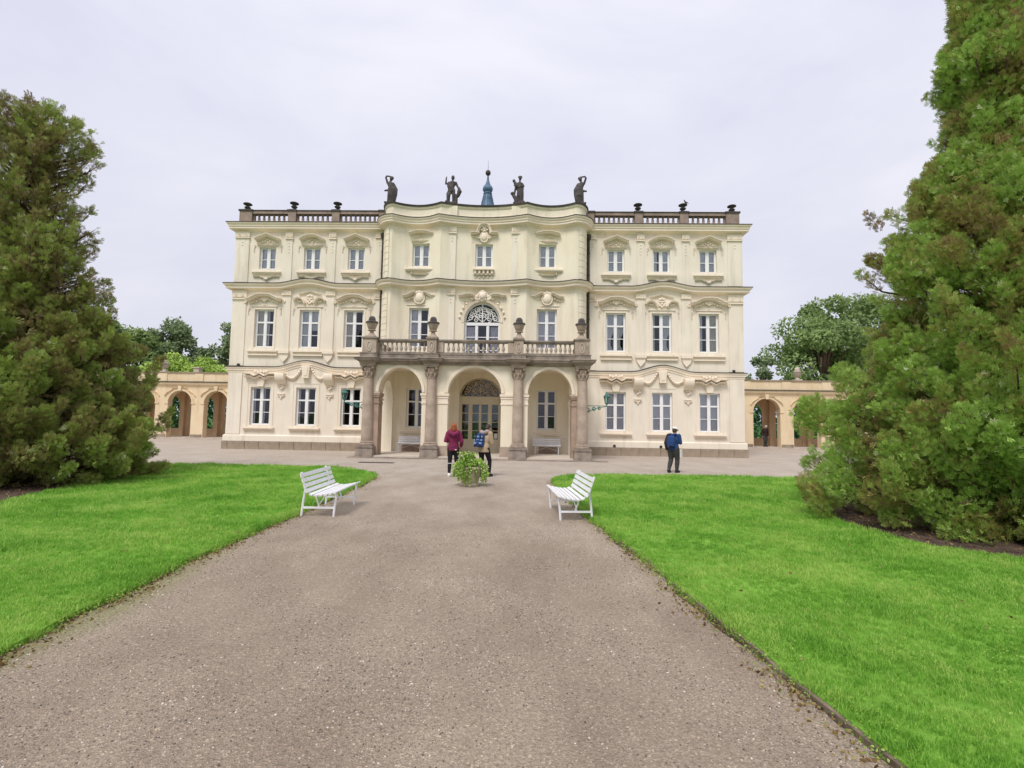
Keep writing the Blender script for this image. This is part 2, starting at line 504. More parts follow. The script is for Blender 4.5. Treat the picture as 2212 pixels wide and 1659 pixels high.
class MB:
    """collects simple shapes; mesh() / build() turn them into ONE mesh"""
    def __init__(s):
        s.v = []
        s.f = []

    def quad(s, a, b, c, d):
        i = len(s.v)
        s.v += [a, b, c, d]
        s.f.append((i, i + 1, i + 2, i + 3))

    def poly(s, pts):
        i = len(s.v)
        s.v += list(pts)
        s.f.append(tuple(range(i, i + len(pts))))

    def box(s, x0, x1, y0, y1, z0, z1, tx=0.0, ty=0.0):
        i = len(s.v)
        s.v += [(x0, y0, z0), (x1, y0, z0), (x1, y1, z0), (x0, y1, z0),
                (x0 + tx, y0 + ty, z1), (x1 - tx, y0 + ty, z1), (x1 - tx, y1 - ty, z1), (x0 + tx, y1 - ty, z1)]
        for f in ((3, 2, 1, 0), (4, 5, 6, 7), (0, 1, 5, 4), (1, 2, 6, 5), (2, 3, 7, 6), (3, 0, 4, 7)):
            s.f.append(tuple(i + k for k in f))

    def prism(s, poly_xz, y0, y1):
        """polygon in the x-z plane pulled from y0 to y1"""
        n = len(poly_xz)
        i = len(s.v)
        s.v += [(x, y0, z) for x, z in poly_xz] + [(x, y1, z) for x, z in poly_xz]
        s.f.append(tuple(i + k for k in range(n)))
        s.f.append(tuple(i + n + k for k in reversed(range(n))))
        for k in range(n):
            k2 = (k + 1) % n
            s.f.append((i + k, i + n + k, i + n + k2, i + k2))

    def lathe(s, prof, c=(0, 0, 0), n=16, sx=1.0, sy=1.0, cap=True):
        i = len(s.v)
        for r, z in prof:
            for k in range(n):
                a = 2 * PI * k / n
                s.v.append((c[0] + r * math.cos(a) * sx, c[1] + r * math.sin(a) * sy, c[2] + z))
        m = len(prof)
        for j in range(m - 1):
            for k in range(n):
                k2 = (k + 1) % n
                s.f.append((i + j * n + k, i + j * n + k2, i + (j + 1) * n + k2, i + (j + 1) * n + k))
        if cap:
            s.f.append(tuple(i + k for k in reversed(range(n))))
            s.f.append(tuple(i + (m - 1) * n + k for k in range(n)))

    def ellipsoid(s, c, r, n=8, m=6, rot=None):
        i = len(s.v)
        R = rot or Matrix.Identity(3)
        pts = []
        for j in range(1, m):
            t = PI * j / m
            for k in range(n):
                a = 2 * PI * k / n
                pts.append(Vector((r[0] * math.sin(t) * math.cos(a), r[1] * math.sin(t) * math.sin(a), r[2] * math.cos(t))))
        pts += [Vector((0, 0, r[2])), Vector((0, 0, -r[2]))]
        for q in pts:
            q = R @ q
            s.v.append((c[0] + q.x, c[1] + q.y, c[2] + q.z))
        top, bot = i + (m - 1) * n, i + (m - 1) * n + 1
        for j in range(m - 2):
            for k in range(n):
                k2 = (k + 1) % n
                s.f.append((i + j * n + k, i + (j + 1) * n + k, i + (j + 1) * n + k2, i + j * n + k2))
        for k in range(n):
            k2 = (k + 1) % n
            s.f.append((i + k, i + k2, top))
            s.f.append((i + (m - 2) * n + k2, i + (m - 2) * n + k, bot))

    def tube(s, pts, rad, n=6, flat=1.0, caps=True, ref=None):
        """round tube through 3-D points, one radius per point (or a single one)"""
        pts = [Vector(p) for p in pts]
        if not isinstance(rad, (list, tuple)):
            rad = [rad] * len(pts)
        i = len(s.v)
        prev = Vector(ref) if ref else None
        for k, p in enumerate(pts):
            d = (pts[min(k + 1, len(pts) - 1)] - pts[max(k - 1, 0)])
            if d.length < 1e-9:
                d = Vector((0, 0, 1))
            d.normalize()
            if prev is None:
                prev = Vector((0, 0, 1)) if abs(d.z) < 0.9 else Vector((1, 0, 0))
            a = (prev - d * prev.dot(d))
            if a.length < 1e-6:
                a = d.orthogonal()
            a.normalize()
            b = d.cross(a)
            prev = a
            for q in range(n):
                t = 2 * PI * q / n
                w = a * (math.cos(t) * rad[k]) + b * (math.sin(t) * rad[k] * flat)
                s.v.append(tuple(p + w))
        m = len(pts)
        for j in range(m - 1):
            for q in range(n):
                q2 = (q + 1) % n
                s.f.append((i + j * n + q, i + j * n + q2, i + (j + 1) * n + q2, i + (j + 1) * n + q))
        if caps:
            s.f.append(tuple(i + q for q in reversed(range(n))))
            s.f.append(tuple(i + (m - 1) * n + q for q in range(n)))

    def limb(s, pts, rad, n=10, flat=1.0, ref=None):
        """tube with round ends (for bodies)"""
        s.tube(pts, rad, n, flat, True, ref)
        for p, r in ((pts[0], rad[0]), (pts[-1], rad[-1])):
            s.ellipsoid(p, (r, r, r), 10, 8)

    def rings(s, rr, n=14):
        """stack of ellipse rings (centre, rx, ry), horizontal"""
        i = len(s.v)
        for c, rx, ry in rr:
            for k in range(n):
                a = 2 * PI * k / n
                s.v.append((c[0] + rx * math.cos(a), c[1] + ry * math.sin(a), c[2]))
        m = len(rr)
        for j in range(m - 1):
            for k in range(n):
                k2 = (k + 1) % n
                s.f.append((i + j * n + k, i + j * n + k2, i + (j + 1) * n + k2, i + (j + 1) * n + k))
        s.f.append(tuple(i + k for k in reversed(range(n))))
        s.f.append(tuple(i + (m - 1) * n + k for k in range(n)))

    def mould(s, pts, prof, closed=False):
        """sweep a profile [(side, out)] along a path of (x, z) in a wall plane; out = towards -y"""
        P = [Vector((a, b)) for a, b in pts]
        n = len(prof)
        i = len(s.v)
        m = len(P)
        for k in range(m):
            if closed:
                d0, d1 = P[k] - P[k - 1], P[(k + 1) % m] - P[k]
            else:
                d0 = P[k] - P[max(k - 1, 0)] if k else P[1] - P[0]
                d1 = P[min(k + 1, m - 1)] - P[k] if k < m - 1 else P[k] - P[k - 1]
            d0.normalize()
            d1.normalize()
            t = (d0 + d1)
            t.normalize()
            nn = Vector((-t.y, t.x))
            c = max(0.45, nn.dot(Vector((-d1.y, d1.x))))
            for a, o in prof:
                q = P[k] + nn * (a / c)
                s.v.append((q.x, -o, q.y))
        for k in range(m if closed else m - 1):
            k2 = (k + 1) % m
            for q in range(n):
                q2 = (q + 1) % n
                s.f.append((i + k * n + q, i + k2 * n + q, i + k2 * n + q2, i + k * n + q2))
        if not closed:
            s.f.append(tuple(i + q for q in range(n)))
            s.f.append(tuple(i + (m - 1) * n + q for q in reversed(range(n))))

    def plan_sweep(s, path, prof, zfun=None):
        """sweep a profile [(out, z)] along a plan path [(x, y)] whose outer side is on the right of travel... y grows away from camera"""
        P = [Vector(p) for p in path]
        n, m, i = len(prof), len(P), len(s.v)
        for k in range(m):
            d0 = (P[k] - P[k - 1]) if k else (P[1] - P[0])
            d1 = (P[k + 1] - P[k]) if k < m - 1 else (P[k] - P[k - 1])
            d0 = d0.normalized()
            d1 = d1.normalized()
            n0, n1 = Vector((d0.y, -d0.x)), Vector((d1.y, -d1.x))
            nn = n0 + n1
            if nn.length < 1e-6:
                nn = n0
            nn.normalize()
            c = max(0.5, nn.dot(n1))
            dz = zfun(P[k].x, P[k].y) if zfun else 0.0
            for o, z in prof:
                q = P[k] + nn * (o / c)
                s.v.append((q.x, q.y, z + dz))
        for k in range(m - 1):
            for q in range(n - 1):
                s.f.append((i + k * n + q, i + (k + 1) * n + q, i + (k + 1) * n + q + 1, i + k * n + q + 1))

    def mesh(s, name, mat, smooth=False):
        me = bpy.data.meshes.new(name)
        me.from_pydata(s.v, [], s.f)
        me.materials.append(mat)
        if smooth:
            me.shade_smooth()
            if smooth != True:
                me.set_sharp_from_angle(angle=math.radians(smooth))
        me.update()
        return me

    def build(s, name, mat, parent=None, loc=None, smooth=False, fix=True):
        me = s.mesh(name, mat, smooth)
        if fix:
            bm = bmesh.new()
            bm.from_mesh(me)
            bmesh.ops.recalc_face_normals(bm, faces=bm.faces)
            bm.to_mesh(me)
            bm.free()
        return inst(name, me, parent, loc)


def arcpts(xc, zc, rx, rz, a0, a1, n):
    return [(xc + rx * math.cos(a0 + (a1 - a0) * k / n), zc + rz * math.sin(a0 + (a1 - a0) * k / n)) for k in range(n + 1)]


def spiral(c, r0, r1, a0, turns, n=14, y=0.0):
    return [(c[0] + (r0 + (r1 - r0) * k / n) * math.cos(a0 + 2 * PI * turns * k / n), y,
             c[1] + (r0 + (r1 - r0) * k / n) * math.sin(a0 + 2 * PI * turns * k / n)) for k in range(n + 1)]


def remesh(mb, name, mat, voxel, smooth_it=3, parent=None, loc=None, factor=0.5):
    """fuse overlapping shapes into one continuous skin"""
    me = bpy.data.meshes.new(name)
    me.from_pydata(mb.v, [], mb.f)
    bm = bmesh.new()
    bm.from_mesh(me)
    bmesh.ops.recalc_face_normals(bm, faces=bm.faces)
    bm.to_mesh(me)
    bm.free()
    o = bpy.data.objects.new(name, me)
    COL.objects.link(o)
    r = o.modifiers.new('r', 'REMESH')
    r.mode = 'VOXEL'
    r.voxel_size = voxel
    sm = o.modifiers.new('s', 'SMOOTH')
    sm.iterations = smooth_it
    sm.factor = factor
    dg = bpy.context.evaluated_depsgraph_get()
    me2 = bpy.data.meshes.new_from_object(o.evaluated_get(dg))
    bpy.data.objects.remove(o)
    bpy.data.meshes.remove(me)
    me2.name = name
    me2.materials.clear()
    me2.materials.append(mat)
    me2.shade_smooth()
    return inst(name, me2, parent, loc)


# ================================================================== ground
def sheet(name, pts, z, mat, kind='structure', skirt=0.0):
    """flat polygon sheet with an optional skirt going down"""
    mb = MB()
    mb.poly([(x, y, z) for x, y in pts])
    if skirt:
        for k in range(len(pts)):
            a, b = pts[k], pts[(k + 1) % len(pts)]
            mb.quad((a[0], a[1], z), (b[0], b[1], z), (b[0], b[1], z - skirt), (a[0], a[1], z - skirt))
    o = mb.build(name, mat)
    tag(o, kind=kind)
    return o


M['meadow'] = mat_mottled('far_meadow', (0.05, 0.11, 0.025), (0.09, 0.17, 0.04), 0.05, 0.95, 3, 0.2)
sheet('ground', [(-900, -300), (900, -300), (900, 1400), (-900, 1400)], -0.05, M['meadow'])
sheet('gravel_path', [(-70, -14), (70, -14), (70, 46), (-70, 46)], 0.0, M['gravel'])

LEFT_EDGE = [(-1.20, -8), (-1.28, 0), (-1.34, 2.4), (-1.40, 3.65), (-1.49, 4.3), (-1.58, 5.0), (-1.65, 5.9), (-1.70, 6.7), (-1.74, 7.8),
             (-1.76, 9.0), (-1.82, 10.6), (-1.89, 12.3), (-1.97, 13.8), (-2.10, 15.0), (-2.35, 15.9), (-2.85, 16.7),
             (-3.6, 17.3), (-4.6, 17.6), (-6.3, 17.75), (-8.8, 17.75), (-10.5, 17.65)]
RIGHT_EDGE = [(4.40, -8), (4.36, 0), (4.31, 2.4), (4.24, 3.2), (4.17, 3.75), (4.10, 4.4), (4.02, 5.2), (3.92, 6.2), (3.80, 7.3), (3.60, 8.8),
              (3.45, 10.4), (3.32, 11.8), (3.22, 13.4), (3.16, 14.6), (3.22, 15.4), (3.42, 16.0), (3.95, 16.55), (4.8, 16.85), (6.0, 16.95),
              (7.9, 16.97), (11.3, 16.9)]


def resample(pts, step):
    out = [pts[0]]
    for a, b in zip(pts, pts[1:]):
        n = max(1, int(math.hypot(b[0] - a[0], b[1] - a[1]) / step))
        for k in range(1, n + 1):
            out.append((a[0] + (b[0] - a[0]) * k / n, a[1] + (b[1] - a[1]) * k / n))
    return out


def wobble(pts, amp, seed):
    r = random.Random(seed)
    ph = [r.uniform(0, 6) for _ in range(3)]
    out = []
    for k, (x, y) in enumerate(pts):
        w = amp * (math.sin(y * 3.1 + ph[0]) + 0.6 * math.sin(y * 7.7 + x * 3 + ph[1]) + r.uniform(-0.5, 0.5))
        if k and k < len(pts) - 1:
            dx, dy = pts[k + 1][0] - pts[k - 1][0], pts[k + 1][1] - pts[k - 1][1]
            l = math.hypot(dx, dy) or 1
            x, y = x - dy / l * w, y + dx / l * w
        out.append((x, y))
    return out


LE = wobble(resample(LEFT_EDGE, 0.22), 0.018, 3)
RE = wobble(resample(RIGHT_EDGE, 0.25), 0.012, 5)
LAWN_Z = 0.045
LAWN_L = LE + [(-60, 17.6), (-60, -8)]
LAWN_R = RE + [(60, 17.1), (60, -8)]
sheet('lawn', LAWN_L, LAWN_Z, M['turf'], skirt=0.12)
sheet('lawn', LAWN_R, LAWN_Z, M['turf'], skirt=0.12)
BED_L = [(-7.35, 9.0), (-7.85, 10.4), (-8.25, 11.5), (-8.45, 12.7), (-8.3, 13.8), (-8.6, 15.0), (-9.8, 16.2), (-12, 16.8), (-15, 15.6), (-15.5, 12.0), (-13.5, 9.0), (-10.5, 7.8), (-8.0, 8.0)]
BED_R = [(8.4, 11.2), (8.0, 9.4), (8.0, 8.4), (8.15, 7.75), (8.5, 7.3), (9.05, 6.95), (9.9, 6.2), (12, 5.9), (14.5, 7.5), (15, 10.5), (13.5, 13), (10.5, 13.0), (8.9, 12.4)]
sheet('soil_bed', wobble(resample(BED_L + BED_L[:1], 0.3), 0.03, 8)[:-1], LAWN_Z + 0.012, M['soil'])
sheet('soil_bed', wobble(resample(BED_R + BED_R[:1], 0.3), 0.03, 9)[:-1], LAWN_Z + 0.012, M['soil'])
for edge, sg, sd_ in ((LE, 1, 21), (RE, -1, 22)):
    rr = random.Random(sd_)
    mb = MB()
    pts = [p for p in edge if p[1] > 1.0]
    ws = []
    for k, p in enumerate(pts):
        ws.append(max(0.008, 0.035 + 0.03 * math.sin(p[1] * 2.3 + sd_) + 0.02 * math.sin(p[1] * 6.1) + rr.uniform(-0.018, 0.03)))
    for k in range(len(pts) - 1):
        a, b = pts[k], pts[k + 1]
        dx, dy = b[0] - a[0], b[1] - a[1]
        l = math.hypot(dx, dy) or 1
        nx, ny = dy / l * sg, -dx / l * sg
        mb.quad((a[0] - nx * 0.02, a[1] - ny * 0.02, 0.005), (b[0] - nx * 0.02, b[1] - ny * 0.02, 0.005),
                (b[0] + nx * ws[k + 1], b[1] + ny * ws[k + 1], 0.0035), (a[0] + nx * ws[k], a[1] + ny * ws[k], 0.0035))
    tag(mb.build('soil_edge', M['soil']), kind='structure')
# dark wooden edging board along the near right lawn edge
mb = MB()
kp = [p for p in RE if 1.0 < p[1] < 8.2]
for a, b in zip(kp, kp[1:]):
    mb.v += [(a[0] - 0.028, a[1], -0.02), (a[0] - 0.004, a[1], -0.02), (a[0] - 0.004, a[1], 0.042), (a[0] - 0.028, a[1], 0.038),
             (b[0] - 0.028, b[1], -0.02), (b[0] - 0.004, b[1], -0.02), (b[0] - 0.004, b[1], 0.042), (b[0] - 0.028, b[1], 0.038)]
    i = len(mb.v) - 8
    for q in range(4):
        mb.f.append((i + q, i + 4 + q, i + 4 + (q + 1) % 4, i + (q + 1) % 4))
M['board'] = mat_mottled('old_edging_board', (0.09, 0.068, 0.048), (0.24, 0.185, 0.135), 5, 0.95, 30, 0.5)
tag(mb.build('kerb', M['board']), kind='structure')

# ================================================================== palace
FY = 27.18
palace = thing('palace', 'large cream baroque palace of three storeys with a curved centre and balustraded roof', 'palace', (0, FY, 0))
HALF, DEPTH = 13.87, 12.0
Z_PL, Z_TOP = 0.43, 12.02
GX = [12.04, 9.55, 7.10]        # window axes of a wing
CX = 3.37                       # window axis of a side bay in the centre


def o_c(x):
    a = abs(x)
    if a <= 2.26:
        return 0.70 + 0.45 * (a / 2.26) ** 2
    if a <= 4.83:
        return 0.70 + 0.45 * ((a - 3.545) / 1.285) ** 2
    if a < 5.5:
        return 1.15 * math.sqrt(max(0.0, 1 - ((a - 4.83) / 0.67) ** 2))
    return 0.0


cxs = [-5.5 + 0.67 * (1 - math.cos(PI / 2 * k / 7)) for k in range(0, 7)] + list(np.linspace(-4.83, -2.26, 13)) + list(np.linspace(-2.26, 2.26, 19))[1:] + \
      list(np.linspace(2.26, 4.83, 13))[1:] + [5.5 - 0.67 * (1 - math.cos(PI / 2 * k / 7)) for k in range(6, -1, -1)]
CENTRE_PATH = [(x, -o_c(x)) for x in cxs]
wx = list(np.arange(-HALF, -5.6, 0.2)) + [-5.62]
WING_L = [(x, 0.0) for x in wx]
WING_R = [(-x, 0.0) for x in reversed(wx)]
FULL_PATH = [(-HALF, DEPTH)] + WING_L + CENTRE_PATH + WING_R + [(HALF, DEPTH)]


def wall_panel(mb, xs, zs, opens, fy):
    xs = sorted(set([round(x, 4) for x in xs] + [round(v, 4) for o in opens for v in (o[0], o[1])]))
    zs = sorted(set([round(z, 4) for z in zs] + [round(v, 4) for o in opens for v in (o[2], o[3])]))
    for a, b in zip(xs, xs[1:]):
        for c, d in zip(zs, zs[1:]):
            mx, mz = (a + b) / 2, (c + d) / 2
            if any(o[0] < mx < o[1] and o[2] < mz < o[3] for o in opens):
                continue
            mb.quad((a, fy(a), c), (b, fy(b), c), (b, fy(b), d), (a, fy(a), d))
    for x0, x1, z0, z1, yin in opens:
        mb.quad((x0, fy(x0), z0), (x0, yin, z0), (x0, yin, z1), (x0, fy(x0), z1))
        mb.quad((x1, fy(x1), z0), (x1, yin, z0), (x1, yin, z1), (x1, fy(x1), z1))
        xx = [x for x in xs if x0 - 1e-6 <= x <= x1 + 1e-6]
        for a, b in zip(xx, xx[1:]):
            mb.quad((a, fy(a), z0), (b, fy(b), z0), (b, yin, z0), (a, yin, z0))
            mb.quad((a, fy(a), z1), (b, fy(b), z1), (b, yin, z1), (a, yin, z1))


G_W, M_W, T_W = 0.545, 0.53, 0.465
G_Z, M_Z, T_Z = (1.31, 3.35), (5.53, 7.61), (9.87, 11.10)
RECESS = 0.14
for s in (-1, 1):
    mb = MB()
    ops = []
    for gx in GX:
        for w, (z0, z1) in ((G_W, G_Z), (M_W, M_Z), (T_W, T_Z)):
            ops.append((s * gx - w, s * gx + w, z0, z1, RECESS + 0.08))
    xs = [-HALF, -5.5] if s < 0 else [5.5, HALF]
    wall_panel(mb, xs, [0.0, Z_TOP + 0.3], ops, lambda x: 0.0)
    mb.build('wall', M['wall'], palace)
mb = MB()
C_IN = -0.70 + RECESS + 0.08
ops = []
for s in (-1, 0, 1):
    ops.append((s * CX - T_W, s * CX + T_W, T_Z[0], T_Z[1], C_IN))
for s in (-1, 1):
    ops.append((s * CX - M_W, s * CX + M_W, M_Z[0], M_Z[1], C_IN))
    ops.append((s * 3.40 - 0.52, s * 3.40 + 0.52, G_Z[0], G_Z[1], C_IN))
ops.append((-0.98, 0.92, 4.75, 8.00, C_IN))
ops.append((-1.14, 1.04, 0.10, 3.98, C_IN))
wall_panel(mb, cxs, [0.0, Z_TOP + 0.3], ops, lambda x: -o_c(x))
# spandrels that turn the two square heads into arches
def spandrel(mb, xc, x0, x1, zs, rz, ztop, y):
    n = 16
    r = (x1 - x0) / 2
    pts = arcpts((x0 + x1) / 2, zs, r, rz, PI, 0, n)
    for (a, za), (b, zb) in zip(pts, pts[1:]):
        mb.quad((a, y, za), (b, y, zb), (b, y, ztop), (a, y, ztop))
        mb.quad((a, y, za), (b, y, zb), (b, y + 0.12, zb), (a, y + 0.12, za))
spandrel(mb, -0.03, -0.98, 0.92, 6.95, 1.0, 8.0, -0.695)
spandrel(mb, -0.05, -1.14, 1.04, 2.98, 0.97, 3.98, -0.695)
mb.build('wall', M['porch'], palace)
def one_box(name, mat, parent, *a):
    b = MB()
    b.box(*a)
    return b.build(name, mat, parent)


for s in (-1, 1):
    one_box('side_wall', M['wall'], palace, *sorted((s * HALF, s * (HALF - 0.3))), 0.01, DEPTH, 0, Z_TOP + 0.3)
    one_box('inner_wall', M['dark'], palace, *sorted((s * 5.05, s * 5.2)), -0.1, 1.59, 0.02, 12.2)
one_box('back_wall', M['wall'], palace, -HALF + 0.31, HALF - 0.31, DEPTH - 0.3, DEPTH, 0, Z_TOP + 0.3)
one_box('inner_wall', M['dark'], palace, -13.5, 13.5, 1.6, 1.8, 0.02, 12.2)
# roof behind the balustrade
mb = MB()
mb.poly([(x, y, 12.42) for x, y in FULL_PATH])
mb.build('roof', M['lead'], palace)

# --- cornices and string courses
CORN = [(0.0, 11.95), (0.04, 11.95), (0.05, 12.01), (0.08, 12.03), (0.25, 12.05), (0.25, 12.065), (0.27, 12.07), (0.27, 12.17), (0.29, 12.185), (0.31, 12.19),
        (0.31, 12.26), (0.34, 12.29), (0.37, 12.32), (0.38, 12.385), (0.0, 12.47)]
mb = MB()
mb.plan_sweep(FULL_PATH, CORN)
mb.build('cornice', M['trim'], palace, smooth=30)
mb = MB()
mb.plan_sweep(FULL_PATH, [(0.37, 12.392), (0.405, 12.385), (0.41, 12.415), (0.2, 12.455), (0.0, 12.49)])
mb.build('lead_flashing', M['lead'], palace)


def bump_mid(x, y):
    d = abs(abs(x) - 9.62)
    return 0.26 * (0.5 + 0.5 * math.cos(PI * min(1, d / 1.75))) if abs(x) > 5.6 and y < 0.5 else 0.0


def bump_low(x, y):
    d = abs(abs(x) - 9.62)
    return 0.36 * (0.5 + 0.5 * math.cos(PI * min(1, d / 1.75))) if abs(x) > 5.6 and y < 0.5 else 0.0


MIDC = [(0.0, 8.62), (0.04, 8.62), (0.05, 8.68), (0.08, 8.70), (0.25, 8.72), (0.25, 8.735), (0.27, 8.74), (0.27, 8.84), (0.30, 8.86), (0.33, 8.88), (0.355, 8.92),
        (0.365, 8.985), (0.0, 9.09)]
mb = MB()
mb.plan_sweep(FULL_PATH, MIDC, bump_mid)
mb.build('string_course', M['trim'], palace, smooth=30)
mb = MB()
mb.plan_sweep(FULL_PATH, [(0.355, 8.992), (0.39, 8.985), (0.395, 9.015), (0.2, 9.06), (0.0, 9.115)], bump_mid)
mb.build('lead_flashing', M['lead'], palace)
LOWC = [(0.0, 4.12), (0.03, 4.12), (0.04, 4.22), (0.08, 4.25), (0.085, 4.34), (0.12, 4.37), (0.125, 4.425), (0.0, 4.47)]
for P_ in ([(-HALF, DEPTH)] + WING_L, WING_R + [(HALF, DEPTH)]):
    mb = MB()
    mb.plan_sweep(P_, LOWC, bump_low)
    mb.build('lower_cornice', M['trim'], palace, smooth=30)
    mb = MB()
    mb.plan_sweep(P_, [(0.115, 4.43), (0.142, 4.425), (0.145, 4.45), (0.0, 4.488)], bump_low)
    mb.build('lead_flashing', M['lead'], palace)
# base course and stone plinth
for s in (-1, 1):
    P_ = ([(-HALF, DEPTH)] + [WING_L[0], WING_L[-1]]) if s < 0 else ([WING_R[0], WING_R[-1]] + [(HALF, DEPTH)])
    mb = MB()
    mb.plan_sweep(P_, [(0.085, Z_PL + 0.005), (0.085, 0.72), (0.05, 0.76), (0.0, 0.78)])
    mb.build('base_course', M['wall'], palace)
PLB = []
for w in (0.78, 0.95, 1.12):
    mb = MB()
    mb.box(0.012, w - 0.012, -0.115, 0.0, 0.0, Z_PL)
    PLB.append((w, mb.mesh('stone_block', M['plinth'])))
rr = random.Random(4)
for s in (-1, 1):
    x = 5.62
    while x < HALF + 0.02:
        w, me = rr.choice(PLB)
        if x + w > HALF + 0.12:
            w = HALF + 0.115 - x
            if w < 0.3:
                break
            mb = MB()
            mb.box(0.012, w, -0.115, 0.0, 0.0, Z_PL)
            me = mb.mesh('stone_block', M['plinth'])
        o = inst('stone_block', me, palace, (x if s > 0 else -x, rr.uniform(-0.012, 0.0), 0))
        o.scale = (s, 1, 1)
        x += w
for s in (-1, 1):
    mb = MB()
    a, b = sorted((s * 5.62, s * (HALF + 0.1)))
    mb.box(a, b, -0.09, 0.02, 0.0, Z_PL - 0.012)
    mb.build('plinth_core', M['plinth'], palace)

# --- pilasters, their capitals, bead drops
def add_pilaster(x, w, z0, z1, out, o0=0.0, cap=0.38, beads=0, base=False):
    mb = MB()
    mb.box(x - w / 2, x + w / 2, -o0 - out, -o0 + 0.03, z0, z1)
    p = mb.build('pilaster', M['wall'], palace)
    mb = MB()
    if cap:
        mb.box(x - w / 2 - 0.02, x + w / 2 + 0.02, -o0 - out - 0.05, -o0, z1 - cap + 0.27 * cap, z1 - 0.001)
        mb.box(x - w / 2 - 0.04, x + w / 2 + 0.04, -o0 - out - 0.07, -o0, z1 - cap, z1 - cap + 0.06)
        for q in (-1, 1):
            mb.tube(spiral((x + q * w * 0.25, z1 - cap * 0.55), 0.02, 0.085, 0, q * 1.2, 10, -o0 - out - 0.055), 0.022, 5)
        mb.build('capital', M['trim'], p)
    if beads:
        mb = MB()
        for k in range(beads):
            mb.ellipsoid((x, -o0 - out, z1 - cap - 0.22 - k * 0.17), (0.045 - 0.003 * k, 0.03, 0.05), 7, 5)
        tag(mb.build('bead_drop', M['trim'], p, smooth=True), kind='stuff')


for s in (-1, 1):
    for gx in (10.84, 8.42):
        add_pilaster(s * gx, 0.36, 9.12, 11.93, 0.05, beads=4)
        add_pilaster(s * gx, 0.46, 5.36, 8.66, 0.055, cap=0.26, beads=0)
        # swelling console under the pilaster foot
        mb = MB()
        mb.box(s * gx - 0.29, s * gx + 0.29, -0.16, 0, 5.19, 5.35)
        mb.box(s * gx - 0.26, s * gx + 0.26, -0.12, 0, 5.12, 5.188)
        mb.prism([(s * gx - 0.26, 5.118), (s * gx + 0.26, 5.118), (s * gx + 0.20, 4.95), (s * gx - 0.02, 4.72), (s * gx - 0.16, 4.9)], -0.10, 0)
        mb.build('pilaster_foot', M['trim'], palace)
    for z0, z1, cap in ((9.12, 11.93, 0.34), (4.5, 8.64, 0.5), (0.8, 4.1, 0)):
        add_pilaster(s * 13.46, 0.76, z0, z1, 0.05, cap=cap, beads=2 if cap == 0.34 else 0)
    add_pilaster(s * 5.84, 0.34, 9.12, 11.93, 0.04, cap=0.3, beads=2)
    add_pilaster(s * 5.84, 0.34, 4.5, 8.64, 0.04, cap=0.4)
    for z0, z1 in ((9.12, 11.93), (4.6, 8.64)):
        xo = 1.68
        add_pilaster(s * xo, 0.40, z0, z1, 0.05, o_c(xo) - 0.02, cap=0.36, beads=2)
    # rusticated bands on the rounded corners of the centre
    seg = [p for p in CENTRE_PATH if 4.86 < abs(p[0]) < 5.46 and p[0] * s > 0]
    seg = sorted(seg)
    for z0, z1 in ((9.15, 11.93), (4.7, 8.64)):
        mb = MB()
        z = z0
        while z + 0.30 < z1:
            mb.plan_sweep(seg, [(0.0, z), (0.028, z + 0.008), (0.028, z + 0.312), (0.0, z + 0.32)])
            z += 0.335
        tag(mb.build('corner_band', M['porch'], palace), kind='stuff')

# --- downpipes
for s in (-1, 1):
    mb = MB()
    mb.tube([(s * 5.60, -0.11, 4.6), (s * 5.60, -0.11, 11.6)], 0.075, 8)
    mb.lathe([(0.06, 0), (0.14, 0.08), (0.15, 0.3), (0.09, 0.32)], (s * 5.60, -0.13, 11.55), 8)
    pipe = mb.build('downpipe', M['pipe'], palace, smooth=40)
    for z in (5.4, 7.2, 9.6, 10.8):
        mb = MB()
        mb.lathe([(0.085, 0), (0.092, 0.02), (0.092, 0.06), (0.085, 0.08)], (s * 5.60, -0.11, z), 8)
        mb.build('pipe_clip', M['pipe'], pipe)


# --- windows
def bars(mb, x0, x1, z0, z1, y0, y1):
    mb.box(x0, x1, y0, y1, z0, z1)


FR = {}


